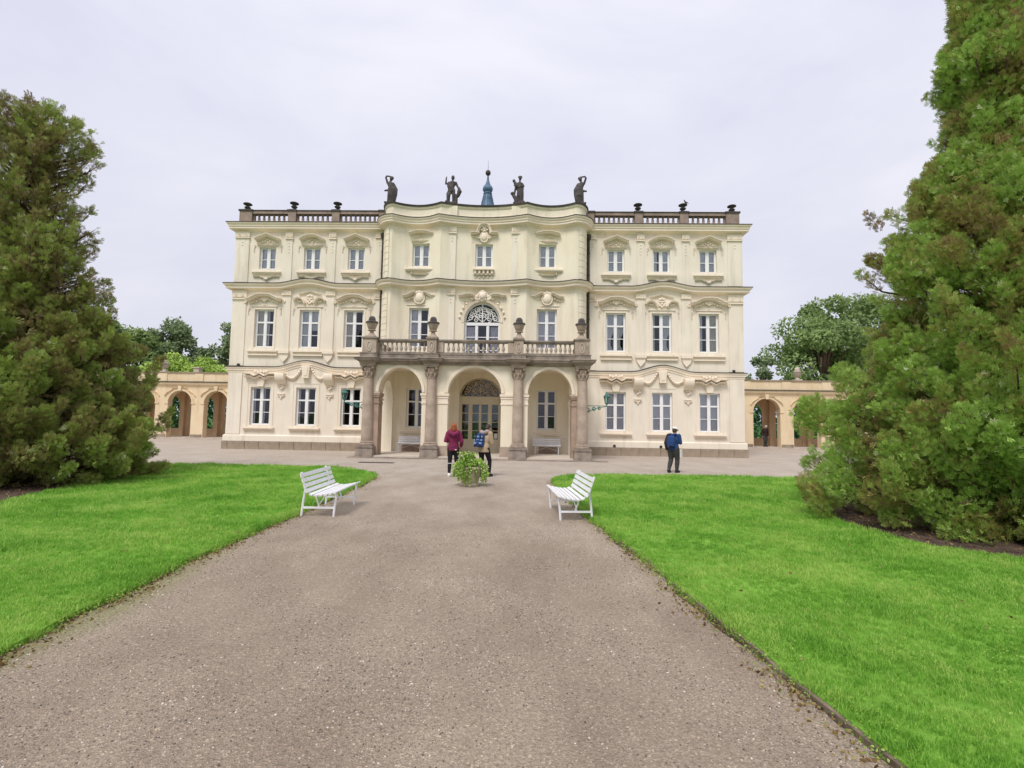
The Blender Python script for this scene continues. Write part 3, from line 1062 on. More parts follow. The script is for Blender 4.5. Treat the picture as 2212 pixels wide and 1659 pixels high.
def window_meshes(kind):
    if kind in FR:
        return FR[kind]
    w, h = {'G': (G_W, 2.04), 'M': (M_W, 2.08), 'T': (T_W, 1.23), 'P': (0.52, 2.04)}[kind]
    e = 0.075
    if kind == 'T':
        rows = [(0.0, 0.44), (0.47, 1.0)]
        heavy = []
        mid = 0.075
    else:
        rows = [(0.0, 0.315), (0.332, 0.655), (0.70, 1.0)]
        mid = 0.065
    mb = MB()
    bars(mb, -w, -w + e, 0, h, 0, 0.08)
    bars(mb, w - e, w, 0, h, 0, 0.08)
    bars(mb, -w + e, w - e, 0, e * 0.9, 0, 0.08)
    bars(mb, -w + e, w - e, h - e, h, 0, 0.08)
    zi0, zi1 = e * 0.9, h - e
    bars(mb, -mid, mid, zi0, zi1, -0.012, 0.075)
    H = zi1 - zi0
    panes = []
    for k, (a, b) in enumerate(rows):
        za, zb = zi0 + a * H, zi0 + b * H
        for q in (-1, 1):
            xa, xb = sorted((q * mid, q * (w - e)))
            panes.append((xa, xb, za, zb))
            # slim casement stile round each pane
            bars(mb, xa, xa + 0.022, za, zb, 0.006, 0.07)
            bars(mb, xb - 0.022, xb, za, zb, 0.006, 0.07)
        if k < len(rows) - 1:
            zc = zi0 + rows[k + 1][0] * H
            big = (kind != 'T' and k == 1)
            for q in (-1, 1):
                xa, xb = sorted((q * mid, q * (w - e)))
                bars(mb, xa, xb, zb, zc, -0.008 if big else 0.01, 0.07)
    fm = mb.mesh('window', M['paint'])
    pm = []
    for xa, xb, za, zb in panes:
        q = MB()
        y = 0.045
        q.box(xa + 0.005, xb - 0.005, y, y + 0.006, za + 0.002, zb - 0.002)
        pm.append(q.mesh('pane', M['glass']))
    FR[kind] = (fm, pm, w, h)
    return FR[kind]


CUR = {}


def curtain_mesh(wd, h, mat, gather=0.0):
    key = (round(wd, 2), round(h, 2), mat, gather)
    if key not in CUR:
        mb = MB()
        n = max(4, int(wd / 0.035))
        rows = 6
        for a in range(n):
            for b in range(rows):
                def P(i, j):
                    f = i / n
                    zz = h * j / rows
                    pinch = 1 - gather * math.exp(-((j / rows - 0.25) / 0.22) ** 2)
                    return (wd * f * pinch, 0.009 * math.sin(f * wd * 62) * (1 - 0.3 * j / rows), zz)
                mb.quad(P(a, b), P(a + 1, b), P(a + 1, b + 1), P(a, b + 1))
        CUR[key] = mb.mesh('curtain', M[mat], True)
    return CUR[key]


rp = random.Random(77)


def add_window(kind, x, z, o, curtains=()):
    fm, pm, w, h = window_meshes(kind)
    win = inst('window', fm, palace, (x, -o + RECESS, z))
    for p in pm:
        inst('pane', p, win, (0, 0, 0), (rp.uniform(-0.012, 0.012), 0, 0))
    for c in curtains:
        a, b = c[0], c[1]
        mat = c[2] if len(c) > 2 else 'curtain'
        g = c[3] if len(c) > 3 else 0.0
        z0 = (c[4] if len(c) > 4 else 0.0) * h
        me = curtain_mesh((b - a) * 2 * w, h - 0.06 - z0, mat, g)
        inst('curtain', me, win, (-w + a * 2 * w, 0.105, 0.03 + z0))
    return win


G_C = {-12.04: [(0.02, 0.16), (0.52, 0.64)], -9.55: [(0.02, 0.15), (0.5, 0.60)], -7.10: [(0.02, 0.13), (0.52, 0.60)],
       7.10: [(0.02, 0.98, 'curtain', 0, 0)], 9.55: [(0.02, 0.42), (0.52, 0.98)], 12.04: [(0.02, 0.48), (0.5, 0.98)]}
M_C = {-12.04: [(0.02, 0.46, 'curtain_warm'), (0.54, 0.68)], -9.55: [(0.02, 0.48), (0.54, 0.98, 'curtain', 0.0, 0.45)], -7.10: [(0.02, 0.44, 'curtain_warm')],
       7.10: [(0.02, 0.47, 'curtain', 0.5), (0.52, 0.98, 'curtain', 0.55)], 9.55: [(0.02, 0.2, 'curtain_warm'), (0.55, 0.98, 'curtain', 0.5)], 12.04: [(0.02, 0.25), (0.52, 0.98, 'curtain_warm')]}
T_C = {-12.04: [(0.1, 0.45), (0.5, 0.9)], -9.55: [(0.06, 0.46), (0.54, 0.96)], -7.10: [(0.02, 0.5), (0.55, 0.98)],
       7.10: [(0.02, 0.98)], 9.55: [(0.02, 0.3), (0.4, 0.98)], 12.04: [(0.02, 0.44), (0.5, 0.98)]}
for s in (-1, 1):
    for gx in GX:
        x = s * gx
        add_window('G', x, G_Z[0], 0.0, G_C[x])
        add_window('M', x, M_Z[0], 0.0, M_C[x])
        add_window('T', x, T_Z[0], 0.0, T_C[x])
    add_window('M', s * CX, M_Z[0], 0.70, [(0.04, 0.46, 'curtain', 0.2)] if s < 0 else [(0.02, 0.98)])
    add_window('T', s * CX, T_Z[0], 0.70, [(0.02, 0.44), (0.56, 0.98)] if s < 0 else [(0.02, 0.98)])
    add_window('P', s * 3.40, G_Z[0], 0.70, [])
add_window('T', 0.0, T_Z[0], 0.70, [(0.02, 0.98)])


# --- big arched window over the porch: three lights below, white iron tracery above
def scroll_field(mb, xc, zc, rx, rz, n, rad, y, seed, floor_z):
    r = random.Random(seed)
    for q in (-1, 1):
        for k in range(n):
            t = (k + 0.5) / n
            a = PI * (0.06 + 0.42 * t)
            for f, sz in ((0.78, 0.17), (0.42, 0.15)):
                if f < 0.5 and k % 2:
                    continue
                c = (xc + q * rx * f * math.cos(a), zc + rz * f * math.sin(a))
                mb.tube(spiral(c, 0.02, sz * min(rx, rz) / 0.9, a * q + k, q * 1.35 * (1 if k % 2 else -1), 14, y), rad, 5)
        mb.tube([(xc + q * rx * 0.05, y, zc + 0.02), (xc + q * rx * 0.4, y, zc + rz * 0.35), (xc + q * rx * 0.28, y, zc + rz * 0.7), (xc + q * rx * 0.04, y, zc + rz * 0.9)], rad, 5)
        mb.tube([(xc + q * rx * 0.95, y, zc + 0.03), (xc + q * rx * 0.62, y, zc + rz * 0.16), (xc + q * rx * 0.62, y, zc + rz * 0.5)], rad, 5)


YW = -0.70 + RECESS
mb = MB()
xc = -0.03
bars(mb, -0.98, -0.90, 4.75, 6.95, YW, YW + 0.08)
bars(mb, 0.84, 0.92, 4.75, 6.95, YW, YW + 0.08)
for x in (-0.325, 0.265):
    bars(mb, x - 0.045, x + 0.045, 4.75, 6.74, YW - 0.01, YW + 0.078)
bars(mb, -0.90, 0.84, 6.74, 6.90, YW - 0.02, YW + 0.079)
for x0, x1 in ((-0.90, -0.37), (-0.28, 0.22), (0.31, 0.84)):
    bars(mb, x0, x1, 6.10, 6.14, YW + 0.01, YW + 0.07)
    bars(mb, x0, x1, 5.40, 5.44, YW + 0.01, YW + 0.07)
    bars(mb, x0, x0 + 0.03, 4.75, 6.74, YW + 0.006, YW + 0.07)
    bars(mb, x1 - 0.03, x1, 4.75, 6.74, YW + 0.006, YW + 0.07)
bigw = mb.build('window', M['paint'], palace)
mb = MB()
mb.mould(arcpts(xc, 6.95, 0.90, 0.95, PI, 0, 22), [(-0.04, -YW - 0.02), (0.05, -YW - 0.02), (0.05, -YW + 0.04), (-0.04, -YW + 0.04)])
mb.box(xc - 0.03, xc + 0.03, YW - 0.03, YW + 0.03, 6.90, 7.88)
scroll_field(mb, xc, 6.93, 0.88, 0.90, 5, 0.026, YW + 0.0, 2, 6.9)
mb.build('tracery', M['ironwhite'], bigw)
for x0, x1 in ((-0.90, -0.37), (-0.28, 0.22), (0.31, 0.84)):
    for z0, z1 in ((4.75, 5.40), (5.44, 6.10), (6.14, 6.74)):
        mb = MB()
        mb.box(x0 + 0.02, x1 - 0.02, YW + 0.05, YW + 0.056, z0, z1)
        mb.build('pane', M['glass'], bigw)
mb = MB()
mb.poly([(x, YW + 0.055, z) for x, z in arcpts(xc, 6.93, 0.90, 0.93, PI, 0, 20)])
mb.build('pane', M['glass'], bigw)
inst('curtain', curtain_mesh(0.5, 1.9, 'curtain'), bigw, (-0.9, YW + 0.2, 4.8))
inst('curtain', curtain_mesh(0.45, 1.9, 'curtain'), bigw, (0.4, YW + 0.2, 4.8))
# arch moulding with drops round the big window
mb = MB()
mb.mould(arcpts(-0.03, 6.93, 1.02, 1.10, PI * 1.02, -0.02 * PI, 24), [(-0.06, 0.66), (0.06, 0.66), (0.06, 0.84), (-0.06, 0.80)])
for q in (-1, 1):
    for k in range(4):
        a = PI / 2 + q * (0.75 + 0.22 * k)
        mb.ellipsoid((-0.03 + 1.2 * math.cos(a), -0.86, 6.93 + 1.25 * math.sin(a)), (0.07, 0.06, 0.07), 7, 5)
mb.build('arch_moulding', M['trim'], palace, smooth=40)

# --- entrance door with fanlight
mb = MB()
for x0, x1 in ((-1.14, -1.04), (0.94, 1.04)):
    bars(mb, x0, x1, 0.10, 2.98, YW, YW + 0.1)
bars(mb, -1.04, 0.94, 2.62, 2.98, YW - 0.03, YW + 0.1)
for x in (-0.56, 0.46):
    bars(mb, x - 0.06, x + 0.06, 0.10, 2.62, YW - 0.01, YW + 0.09)
LEAVES = ((-1.04, -0.62), (-0.50, -0.07), (-0.03, 0.40), (0.52, 0.94))
for x0, x1 in LEAVES:
    bars(mb, x0, x1, 0.10, 0.76, YW + 0.01, YW + 0.07)
    bars(mb, x0 + 0.05, x1 - 0.05, 0.22, 0.66, YW - 0.005, YW + 0.02)
    bars(mb, x0, x1, 2.56, 2.62, YW + 0.01, YW + 0.07)
    bars(mb, x0, x0 + 0.045, 0.76, 2.56, YW + 0.01, YW + 0.07)
    bars(mb, x1 - 0.045, x1, 0.76, 2.56, YW + 0.01, YW + 0.07)
    for z in (1.20, 1.65, 2.10):
        bars(mb, x0 + 0.045, x1 - 0.045, z - 0.016, z + 0.016, YW + 0.02, YW + 0.06)
bars(mb, -0.07, -0.03, 0.10, 2.62, YW - 0.005, YW + 0.075)
door = mb.build('door', M['door'], palace)
for x0, x1 in LEAVES:
    for z0, z1 in ((0.76, 1.184), (1.216, 1.634), (1.666, 2.084), (2.116, 2.56)):
        mb = MB()
        mb.box(x0 + 0.04, x1 - 0.04, YW + 0.04, YW + 0.046, z0, z1)
        mb.build('pane', M['doorglass'], door)
mb = MB()
mb.poly([(x, YW + 0.06, z) for x, z in arcpts(-0.05, 2.98, 1.07, 0.95, PI, 0, 20)])
mb.build('pane', M['doorglass'], door)
mb = MB()
mb.mould(arcpts(-0.05, 2.98, 1.03, 0.92, PI, 0, 22), [(-0.045, -YW - 0.03), (0.05, -YW - 0.03), (0.05, -YW + 0.03), (-0.045, -YW + 0.03)])
scroll_field(mb, -0.05, 2.99, 1.0, 0.88, 5, 0.027, YW - 0.0, 5, 2.9)
mb.tube([(-0.05, YW, 2.98), (-0.05, YW, 3.88)], 0.025, 6)
mb.build('fanlight_grille', M['iron'], door)
mb = MB()
mb.tube([(-0.10, YW - 0.05, 1.08), (-0.10, YW - 0.05, 1.22)], 0.014, 6)
mb.box(-0.118, -0.082, YW - 0.06, YW + 0.0, 1.04, 1.06)
mb.build('handle', M['black'], door)
mb = MB()
mb.box(0.70, 0.87, YW + 0.030, YW + 0.036, 0.80, 1.06)
mb.build('notice_sheet', M['paper'], door)
mb = MB()
mb.box(0.54, 0.93, YW + 0.16, YW + 0.2, 1.35, 1.62)
mb.build('inner_blind', M['curtain'], door)
mb = MB()
mb.box(-0.42, 0.36, YW + 0.9, YW + 0.93, 0.3, 2.5)
mb.build('garden_view_panel', M['garden_view'], door)  # added panel, stands in for the bright garden seen through the door

# --- hoods, sills, ornaments
STEP = [(-0.09, 0.0), (-0.09, 0.08), (-0.055, 0.09), (-0.05, 0.24), (0.01, 0.25), (0.025, 0.31), (0.07, 0.32), (0.08, 0.0)]
THIN = [(-0.03, 0.0), (-0.025, 0.08), (0.025, 0.11), (0.03, 0.0)]


def part(name, fill, x, o, mat=None, smooth=40):
    mb = MB()
    fill(mb)
    return mb.build(name, mat or M['trim'], palace, (x, -o, 0), smooth=smooth)


def leaves(mb, pts, r=0.06, out=0.05):
    for x, z in pts:
        mb.ellipsoid((x, -out, z), (r, 0.045, r * 0.85), 7, 5)


def ears(mb, w, z):
    for q in (-1, 1):
        mb.tube(spiral((q * w, z), 0.015, 0.07, 0, q * 1.3, 10, -0.03), 0.02, 5)
        for k in range(3):
            mb.ellipsoid((q * (w + 0.02), -0.03, z - 0.13 - k * 0.09), (0.035 - 0.006 * k, 0.03, 0.04), 6, 5)


def f_t_tri(mb):
    mb.mould([(-0.66, 11.47), (0, 11.75), (0.66, 11.47)], STEP)
    mb.mould([(-0.57, 11.22), (-0.3, 11.22), (-0.15, 11.18), (0, 11.22), (0.15, 11.18), (0.3, 11.22), (0.57, 11.22)], THIN)
    leaves(mb, [(0, 11.5), (-0.12, 11.42), (0.12, 11.42), (-0.27, 11.36), (0.27, 11.36), (0, 11.35), (-0.4, 11.32), (0.4, 11.32)])
    ears(mb, 0.74, 11.16)


def f_t_seg(mb):
    mb.mould([(-0.66, 11.47), (-0.45, 11.60), (-0.22, 11.69), (0, 11.71), (0.22, 11.69), (0.45, 11.60), (0.66, 11.47)], STEP)
    mb.mould([(-0.57, 11.22), (-0.3, 11.20), (0, 11.15), (0.3, 11.20), (0.57, 11.22)], THIN)
    leaves(mb, [(0, 11.55), (-0.12, 11.5), (0.12, 11.5), (-0.25, 11.43), (0.25, 11.43), (0, 11.4), (0, 11.3)])
    ears(mb, 0.74, 11.16)


def f_t_flat(mb):
    mb.mould([(-0.64, 11.60), (-0.45, 11.64), (-0.2, 11.71), (0.2, 11.71), (0.45, 11.64), (0.64, 11.60)], STEP)
    mb.mould([(-0.52, 11.2), (-0.25, 11.25), (0, 11.2), (0.25, 11.25), (0.52, 11.2)], THIN)
    leaves(mb, [(0, 11.54), (-0.13, 11.5), (0.13, 11.5), (-0.28, 11.48), (0.28, 11.48), (0, 11.3)])
    ears(mb, 0.72, 11.25)


def f_t_centre(mb):
    for q in (-1, 1):
        mb.mould([(q * 0.72, 11.64), (q * 0.34, 11.64)][::1 if q < 0 else -1], STEP)
        mb.mould([(q * 0.66, 11.50), (q * 0.45, 11.47), (q * 0.36, 11.40)][::1 if q < 0 else -1], THIN)
        mb.tube(spiral((q * 0.27, 11.44), 0.02, 0.11, PI / 2, q * 1.4, 12, -0.12), 0.03, 5)
    mb.mould(arcpts(0, 11.64, 0.34, 0.46, PI, 0, 14), STEP)
    mb.ellipsoid((0, -0.08, 11.47), (0.19, 0.12, 0.25), 12, 8)
    mb.mould(arcpts(0, 11.47, 0.21, 0.28, 0, 2 * PI, 20)[:-1], [(-0.025, 0.02), (-0.025, 0.13), (0.03, 0.13), (0.03, 0.02)], True)
    leaves(mb, [(0, 11.9), (-0.14, 11.84), (0.14, 11.84), (0, 11.78), (-0.08, 11.98), (0.08, 11.98), (0, 12.06)], 0.08, 0.14)
    leaves(mb, [(0, 11.16), (-0.1, 11.2), (0.1, 11.2)], 0.06)
    ears(mb, 0.66, 11.2)


def f_t_sill(mb):
    mb.box(-0.80, 0.80, -0.15, 0, 9.645, 9.72)
    mb.box(-0.78, 0.78, -0.09, 0, 9.57, 9.644)


def f_t_apron(mb):
    mb.mould([(-0.72, 9.43), (-0.36, 9.44), (-0.28, 9.38), (-0.15, 9.36), (-0.08, 9.28), (0, 9.25), (0.08, 9.28), (0.15, 9.36), (0.28, 9.38), (0.36, 9.44), (0.72, 9.43)], THIN)
    mb.box(-0.2, 0.2, -0.02, 0, 9.47, 9.49)


def f_c_apron(mb):
    mb.mould([(-0.48, 9.57), (-0.48, 9.44), (-0.35, 9.44), (-0.3, 9.40), (0.3, 9.40), (0.35, 9.44), (0.48, 9.44), (0.48, 9.57)], THIN)


def f_c_brackets(mb):
    mb.box(-0.56, 0.56, -0.22, 0, 9.66, 9.72)
    mb.box(-0.54, 0.54, -0.12, 0, 9.42, 9.47)
    for k in range(5):
        x = -0.44 + 0.22 * k
        mb.box(x - 0.05, x + 0.05, -0.17, 0, 9.472, 9.655)
        mb.box(x - 0.03, x + 0.03, -0.06, 0, 9.26, 9.415)


def f_m_hood(mb):
    mb.mould([(-0.94, 8.12), (-0.74, 8.16), (-0.55, 8.27), (-0.35, 8.36), (0, 8.39), (0.35, 8.36), (0.55, 8.27), (0.74, 8.16), (0.94, 8.12)],
             [(-0.12, 0.0), (-0.12, 0.09), (-0.07, 0.10), (-0.065, 0.26), (0.01, 0.27), (0.03, 0.34), (0.085, 0.35), (0.10, 0.0)])
    for q in (-1, 1):
        mb.tube(spiral((q * 1.06, 8.05), 0.02, 0.10, 0, q * 1.4, 12, -0.08), 0.03, 5)
        leaves(mb, [(q * 0.3, 8.14), (q * 0.45, 8.06), (q * 0.6, 8.02), (q * 0.72, 7.98)], 0.07, 0.07)
    leaves(mb, [(0, 8.2), (-0.14, 8.17), (0.14, 8.17), (0, 8.1)], 0.1, 0.09)


def f_m_lintel(mb):
    mb.box(-0.72, 0.72, -0.07, 0, 7.76, 7.80)
    mb.box(-0.62, 0.62, -0.025, 0, 7.615, 7.755)
    mb.box(-0.64, -0.545, -0.025, 0, 5.40, 7.614)
    mb.box(0.545, 0.64, -0.025, 0, 5.40, 7.614)
    leaves(mb, [(-0.1, 7.84), (0.1, 7.84), (0, 7.87)], 0.055, 0.03)
    ears(mb, 0.88, 7.66)


def f_m_scrolls(mb):
    for q in (-1, 1):
        pts = [(q * 0.86, 8.08), (q * 0.78, 8.18), (q * 0.62, 8.24), (q * 0.46, 8.20), (q * 0.34, 8.08), (q * 0.28, 7.94)]
        mb.mould(pts[::1 if q < 0 else -1], [(-0.05, 0.0), (-0.05, 0.12), (0.0, 0.22), (0.06, 0.24), (0.06, 0.0)])
        leaves(mb, [(q * 0.5, 8.05), (q * 0.62, 8.08), (q * 0.15, 8.1)], 0.07, 0.06)
    mb.mould([(-0.62, 8.46), (-0.4, 8.5), (-0.2, 8.55), (0, 8.62), (0.2, 8.55), (0.4, 8.5), (0.62, 8.46)], THIN)
    mb.box(-0.17, 0.17, -0.10, 0, 8.20, 8.27)
    leaves(mb, [(0, 8.12), (-0.1, 8.02), (0.1, 8.02), (0, 7.95), (0, 8.4), (-0.1, 8.36), (0.1, 8.36)], 0.08, 0.07)


def f_m_sill(mb):
    mb.box(-0.84, 0.84, -0.16, 0, 5.27, 5.35)
    mb.box(-0.80, 0.80, -0.05, 0, 5.14, 5.269)
    mb.box(-0.82, 0.82, -0.11, 0, 5.07, 5.139)


def f_m_cart(mb):
    for q in (-1, 1):
        pts = [(q * 0.86, 8.20), (q * 0.66, 8.22), (q * 0.5, 8.30), (q * 0.34, 8.40), (q * 0.2, 8.42)]
        mb.mould(pts[::1 if q < 0 else -1], STEP)
        leaves(mb, [(q * 0.4, 8.15), (q * 0.55, 8.08), (q * 0.68, 8.03)], 0.075, 0.08)
    mb.ellipsoid((0, -0.1, 8.14), (0.24, 0.14, 0.28), 12, 8)
    mb.mould(arcpts(0, 8.14, 0.27, 0.31, 0, 2 * PI, 20)[:-1], [(-0.03, 0.02), (-0.03, 0.15), (0.03, 0.15), (0.03, 0.02)], True)
    leaves(mb, [(0, 8.48), (-0.13, 8.44), (0.13, 8.44), (0, 7.86)], 0.08, 0.12)


def f_m_centre(mb):
    for q in (-1, 1):
        pts = [(q * 1.25, 8.24), (q * 1.05, 8.24), (q * 0.85, 8.32), (q * 0.62, 8.32), (q * 0.45, 8.26)]
        mb.mould(pts[::1 if q < 0 else -1], STEP)
        leaves(mb, [(q * 0.3, 8.24), (q * 0.42, 8.16), (q * 0.2, 8.34), (q * 0.55, 8.12), (q * 0.32, 8.1)], 0.1, 0.1)
    mb.ellipsoid((0, -0.12, 8.26), (0.2, 0.16, 0.22), 10, 8)
    leaves(mb, [(0, 8.5), (-0.12, 8.42), (0.12, 8.42), (0, 8.04), (-0.12, 8.1), (0.12, 8.1)], 0.1, 0.14)


def f_g_hood(mb):
    p1 = [(-0.88, 3.99), (-0.50, 3.99), (-0.38, 3.92), (-0.27, 3.87), (-0.13, 3.95), (0, 4.02), (0.13, 3.95), (0.27, 3.87), (0.38, 3.92), (0.50, 3.99), (0.88, 3.99)]
    mb.mould([(x, z + 0.06) for x, z in p1], [(-0.035, 0.0), (-0.03, 0.28), (0.0, 0.33), (0.03, 0.33), (0.035, 0.0)])
    mb.mould([(x * 0.97, z - 0.08) for x, z in p1], [(-0.045, 0.0), (-0.045, 0.14), (0.0, 0.24), (0.04, 0.25), (0.04, 0.0)])
    leaves(mb, [(0, 4.19), (-0.16, 4.17), (0.16, 4.17), (-0.3, 4.2), (0.3, 4.2)], 0.085, 0.08)


def f_g_key(mb):
    mb.prism([(-0.25, 3.82), (0.25, 3.82), (0.16, 3.40), (-0.16, 3.40)], -0.09, 0)
    mb.box(-0.17, 0.17, -0.1, 0, 3.38, 3.399)


def f_g_sill(mb):
    mb.box(-0.84, 0.84, -0.17, 0, 1.11, 1.17)
    mb.box(-0.82, 0.82, -0.10, 0, 1.02, 1.109)


def f_g_cart(mb):
    mb.prism([(-0.23, 4.56), (0.23, 4.56), (0.16, 3.90), (-0.16, 3.90)], -0.2, 0)
    mb.box(-0.18, 0.18, -0.23, 0, 3.86, 3.93)
    mb.prism([(-0.13, 4.46), (0.13, 4.46), (0.09, 3.99), (-0.09, 3.99)], -0.23, -0.19)
    for q in (-1, 1):
        for k in range(11):
            t = k / 10
            x = q * (0.24 + 0.78 * t)
            z = 4.46 - 0.42 * t - 0.36 * math.sin(PI * t * 0.92)
            mb.ellipsoid((x, -0.08, z), (0.075, 0.07, 0.075), 7, 5)
            mb.ellipsoid((x + 0.02, -0.06, z - 0.07), (0.05, 0.05, 0.05), 6, 5)


def f_g_panel(mb):
    mb.box(-0.72, 0.72, -0.02, 0, 3.56, 3.60)
    mb.box(-0.72, -0.68, -0.02, 0, 1.2, 3.559)
    mb.box(0.68, 0.72, -0.02, 0, 1.2, 3.559)


def f_console(mb):
    prof = [(0.0, 4.10), (-0.36, 4.10), (-0.40, 4.02), (-0.38, 3.82), (-0.30, 3.66), (-0.20, 3.58), (-0.14, 3.50), (0.0, 3.48)]
    n = len(prof)
    i = len(mb.v)
    for x in (-0.24, 0.24):
        mb.v += [(x, y, z) for y, z in prof]
    mb.f.append(tuple(range(i, i + n)))
    mb.f.append(tuple(range(i + 2 * n - 1, i + n - 1, -1)))
    for k in range(n):
        k2 = (k + 1) % n
        mb.f.append((i + k, i + k2, i + n + k2, i + n + k))
    leaves(mb, [(0.06, 3.44), (0.1, 3.34), (-0.06, 3.44), (0.0, 3.28)], 0.065, 0.08)


def f_drop(mb):
    mb.box(-0.20, 0.20, -0.10, 0, 2.96, 3.02)
    for k in range(5):
        mb.box(-0.18 + 0.08 * k, -0.13 + 0.08 * k, -0.08, 0, 2.88, 2.961)
    leaves(mb, [(0, 2.84), (-0.08, 2.87), (0.08, 2.87), (0, 2.77)], 0.06, 0.04)


for s in (-1, 1):
    for k, gx in enumerate(GX):
        x = s * gx
        part('window_hood', f_t_seg if k == 1 else f_t_tri, x, 0.0)
        part('window_sill', f_t_sill, x, 0.0)
        part('window_apron', f_t_apron, x, 0.0)
        part('window_hood', f_m_scrolls if k == 1 else f_m_hood, x, 0.0)
        part('window_surround', f_m_lintel, x, 0.0)
        part('window_sill', f_m_sill, x, 0.0)
        part('window_sill', f_g_sill, x, 0.0)
        part('window_surround', f_g_panel, x, 0.0)
        if k == 1:
            part('cartouche', f_g_cart, x, 0.0)
        else:
            part('window_hood', f_g_hood, x, 0.0)
            part('keystone', f_g_key, x, 0.0)
    for gx in (10.90, 8.26):
        part('console', f_console, s * gx, 0.0)
        part('wall_bracket', f_drop, s * gx, 0.0)
    part('window_hood', f_t_flat, s * CX, 0.70)
    part('window_sill', f_t_sill, s * CX, 0.76)
    part('window_apron', f_c_apron, s * CX, 0.73)
    part('window_hood', f_m_cart, s * CX, 0.72)
    part('window_surround', f_m_lintel, s * CX, 0.72)
    part('window_sill', f_g_sill, s * 3.40, 0.72)
part('window_hood', f_t_centre, 0.0, 0.70)
part('window_sill', f_c_brackets, 0.0, 0.70)
part('window_hood', f_m_centre, -0.03, 0.72)

# --- attic parapet of the centre and its dark coping
ATT = [p for p in CENTRE_PATH if abs(p[0]) <= 5.49]
mb = MB()
mb.plan_sweep(ATT, [(0.02, 12.36), (0.02, 12.60), (-0.03, 12.62), (-0.03, 12.98), (0.02, 13.02), (0.04, 13.11), (-0.4, 13.11), (-0.4, 12.36)])
mb.build('parapet', M['porch'], palace, smooth=30)
mb = MB()
mb.plan_sweep(ATT, [(0.03, 13.105), (0.08, 13.115), (0.10, 13.205), (0.0, 13.25), (-0.42, 13.25), (-0.42, 13.115), (0.03, 13.105)])
mb.build('coping', M['lead'], palace, smooth=30)
for s in (-1, 1):
    x = 1.68
    one_box('parapet_pier', M['porch'], palace, s * x - 0.24, s * x + 0.24, -o_c(x) - 0.05, -o_c(x) + 0.1, 12.42, 13.07)

# --- roof balustrades
BAL_R = MB()
BAL_R.lathe([(0.088, 0.0), (0.088, 0.045), (0.062, 0.075), (0.075, 0.14), (0.072, 0.2), (0.058, 0.27), (0.058, 0.34), (0.088, 0.39), (0.088, 0.43)], n=10)
bal_roof = BAL_R.mesh('baluster', M['roofstone'], True)
for s in (-1, 1):
    a, b = sorted((s * 5.5, s * 13.55))
    bal = put(bpy.data.objects.new('roof_balustrade', None), palace)
    one_box('base_rail', M['roofstone'], bal, a, b, 0.06, 0.36, 12.40, 12.62)
    one_box('handrail', M['roofstone'], bal, a, b, 0.03, 0.39, 13.02, 13.19)
    mb = MB()
    mb.box(a, b, -0.01, 0.43, 13.192, 13.225)
    mb.build('coping', M['lead'], bal)
    posts = [(13.40, 0.70), (10.79, 0.44), (8.34, 0.42), (5.72, 0.40)]
    for k, (x, w) in enumerate(posts):
        mb = MB()
        mb.box(s * x - w / 2, s * x + w / 2, 0.0, 0.46, 12.41, 13.16)
        p = mb.build('post', M['roofstone'], bal)
        mb = MB()
        mb.box(s * x - w / 2 - 0.05, s * x + w / 2 + 0.05, -0.05, 0.50, 13.162, 13.25)
        if k < 3:
            mb.box(s * x - 0.17, s * x + 0.17, 0.06, 0.40, 13.25, 13.31)
        mb.build('post_cap', M['lead'], bal)
    for (xa, xb), n in zip(((13.02, 11.04), (10.54, 8.58), (8.10, 5.95)), (7, 7, 8)):
        for k in range(n + 1):
            x = xa + (xb - xa) * k / n
            inst('baluster', bal_roof, bal, (s * x, 0.21, 12.605))

# --- roof turret with onion top
mb = MB()
mb.lathe([(1.1, 12.45), (1.1, 15.6), (0.98, 15.7), (0.60, 16.5), (0.44, 17.02), (0.34, 17.5), (0.25, 17.80), (0.31, 17.83), (0.31, 17.90), (0.24, 17.94), (0.335, 18.05),
          (0.37, 18.19), (0.33, 18.34), (0.20, 18.5), (0.13, 18.68), (0.085, 18.85), (0.06, 19.05), (0.045, 19.25)], (0, 0, 0), 12)
sp = mb.build('turret', M['copper'], palace, (-0.60, 8.0, 0), smooth=35)
for k in range(12):
    a = 2 * PI * k / 12
    mb = MB()
    mb.tube([(0.62 * math.cos(a), 0.62 * math.sin(a), 16.5), (0.455 * math.cos(a), 0.455 * math.sin(a), 17.02), (0.355 * math.cos(a), 0.355 * math.sin(a), 17.5), (0.285 * math.cos(a), 0.285 * math.sin(a), 17.8)], 0.022, 5)
    mb.build('roof_seam', M['copper'], sp)
mb = MB()
mb.ellipsoid((0, 0, 19.39), (0.19, 0.19, 0.21), 12, 10)
mb.build('ball', M['lead'], sp, smooth=True)
mb = MB()
mb.tube([(0, 0, 19.55), (0, 0, 20.3)], [0.016, 0.006], 6)
mb.build('finial_rod', M['black'], sp)

# ================================================================== entrance porch
PY = 22.69
porch = thing('entrance_porch', 'three arched stone and cream entrance porch with four columns carrying a balcony', 'porch', (0, PY, 0))
BACK = FY - PY - 0.72          # where the porch meets the palace wall
COLX = (-4.88, -1.98, 1.98, 4.88)


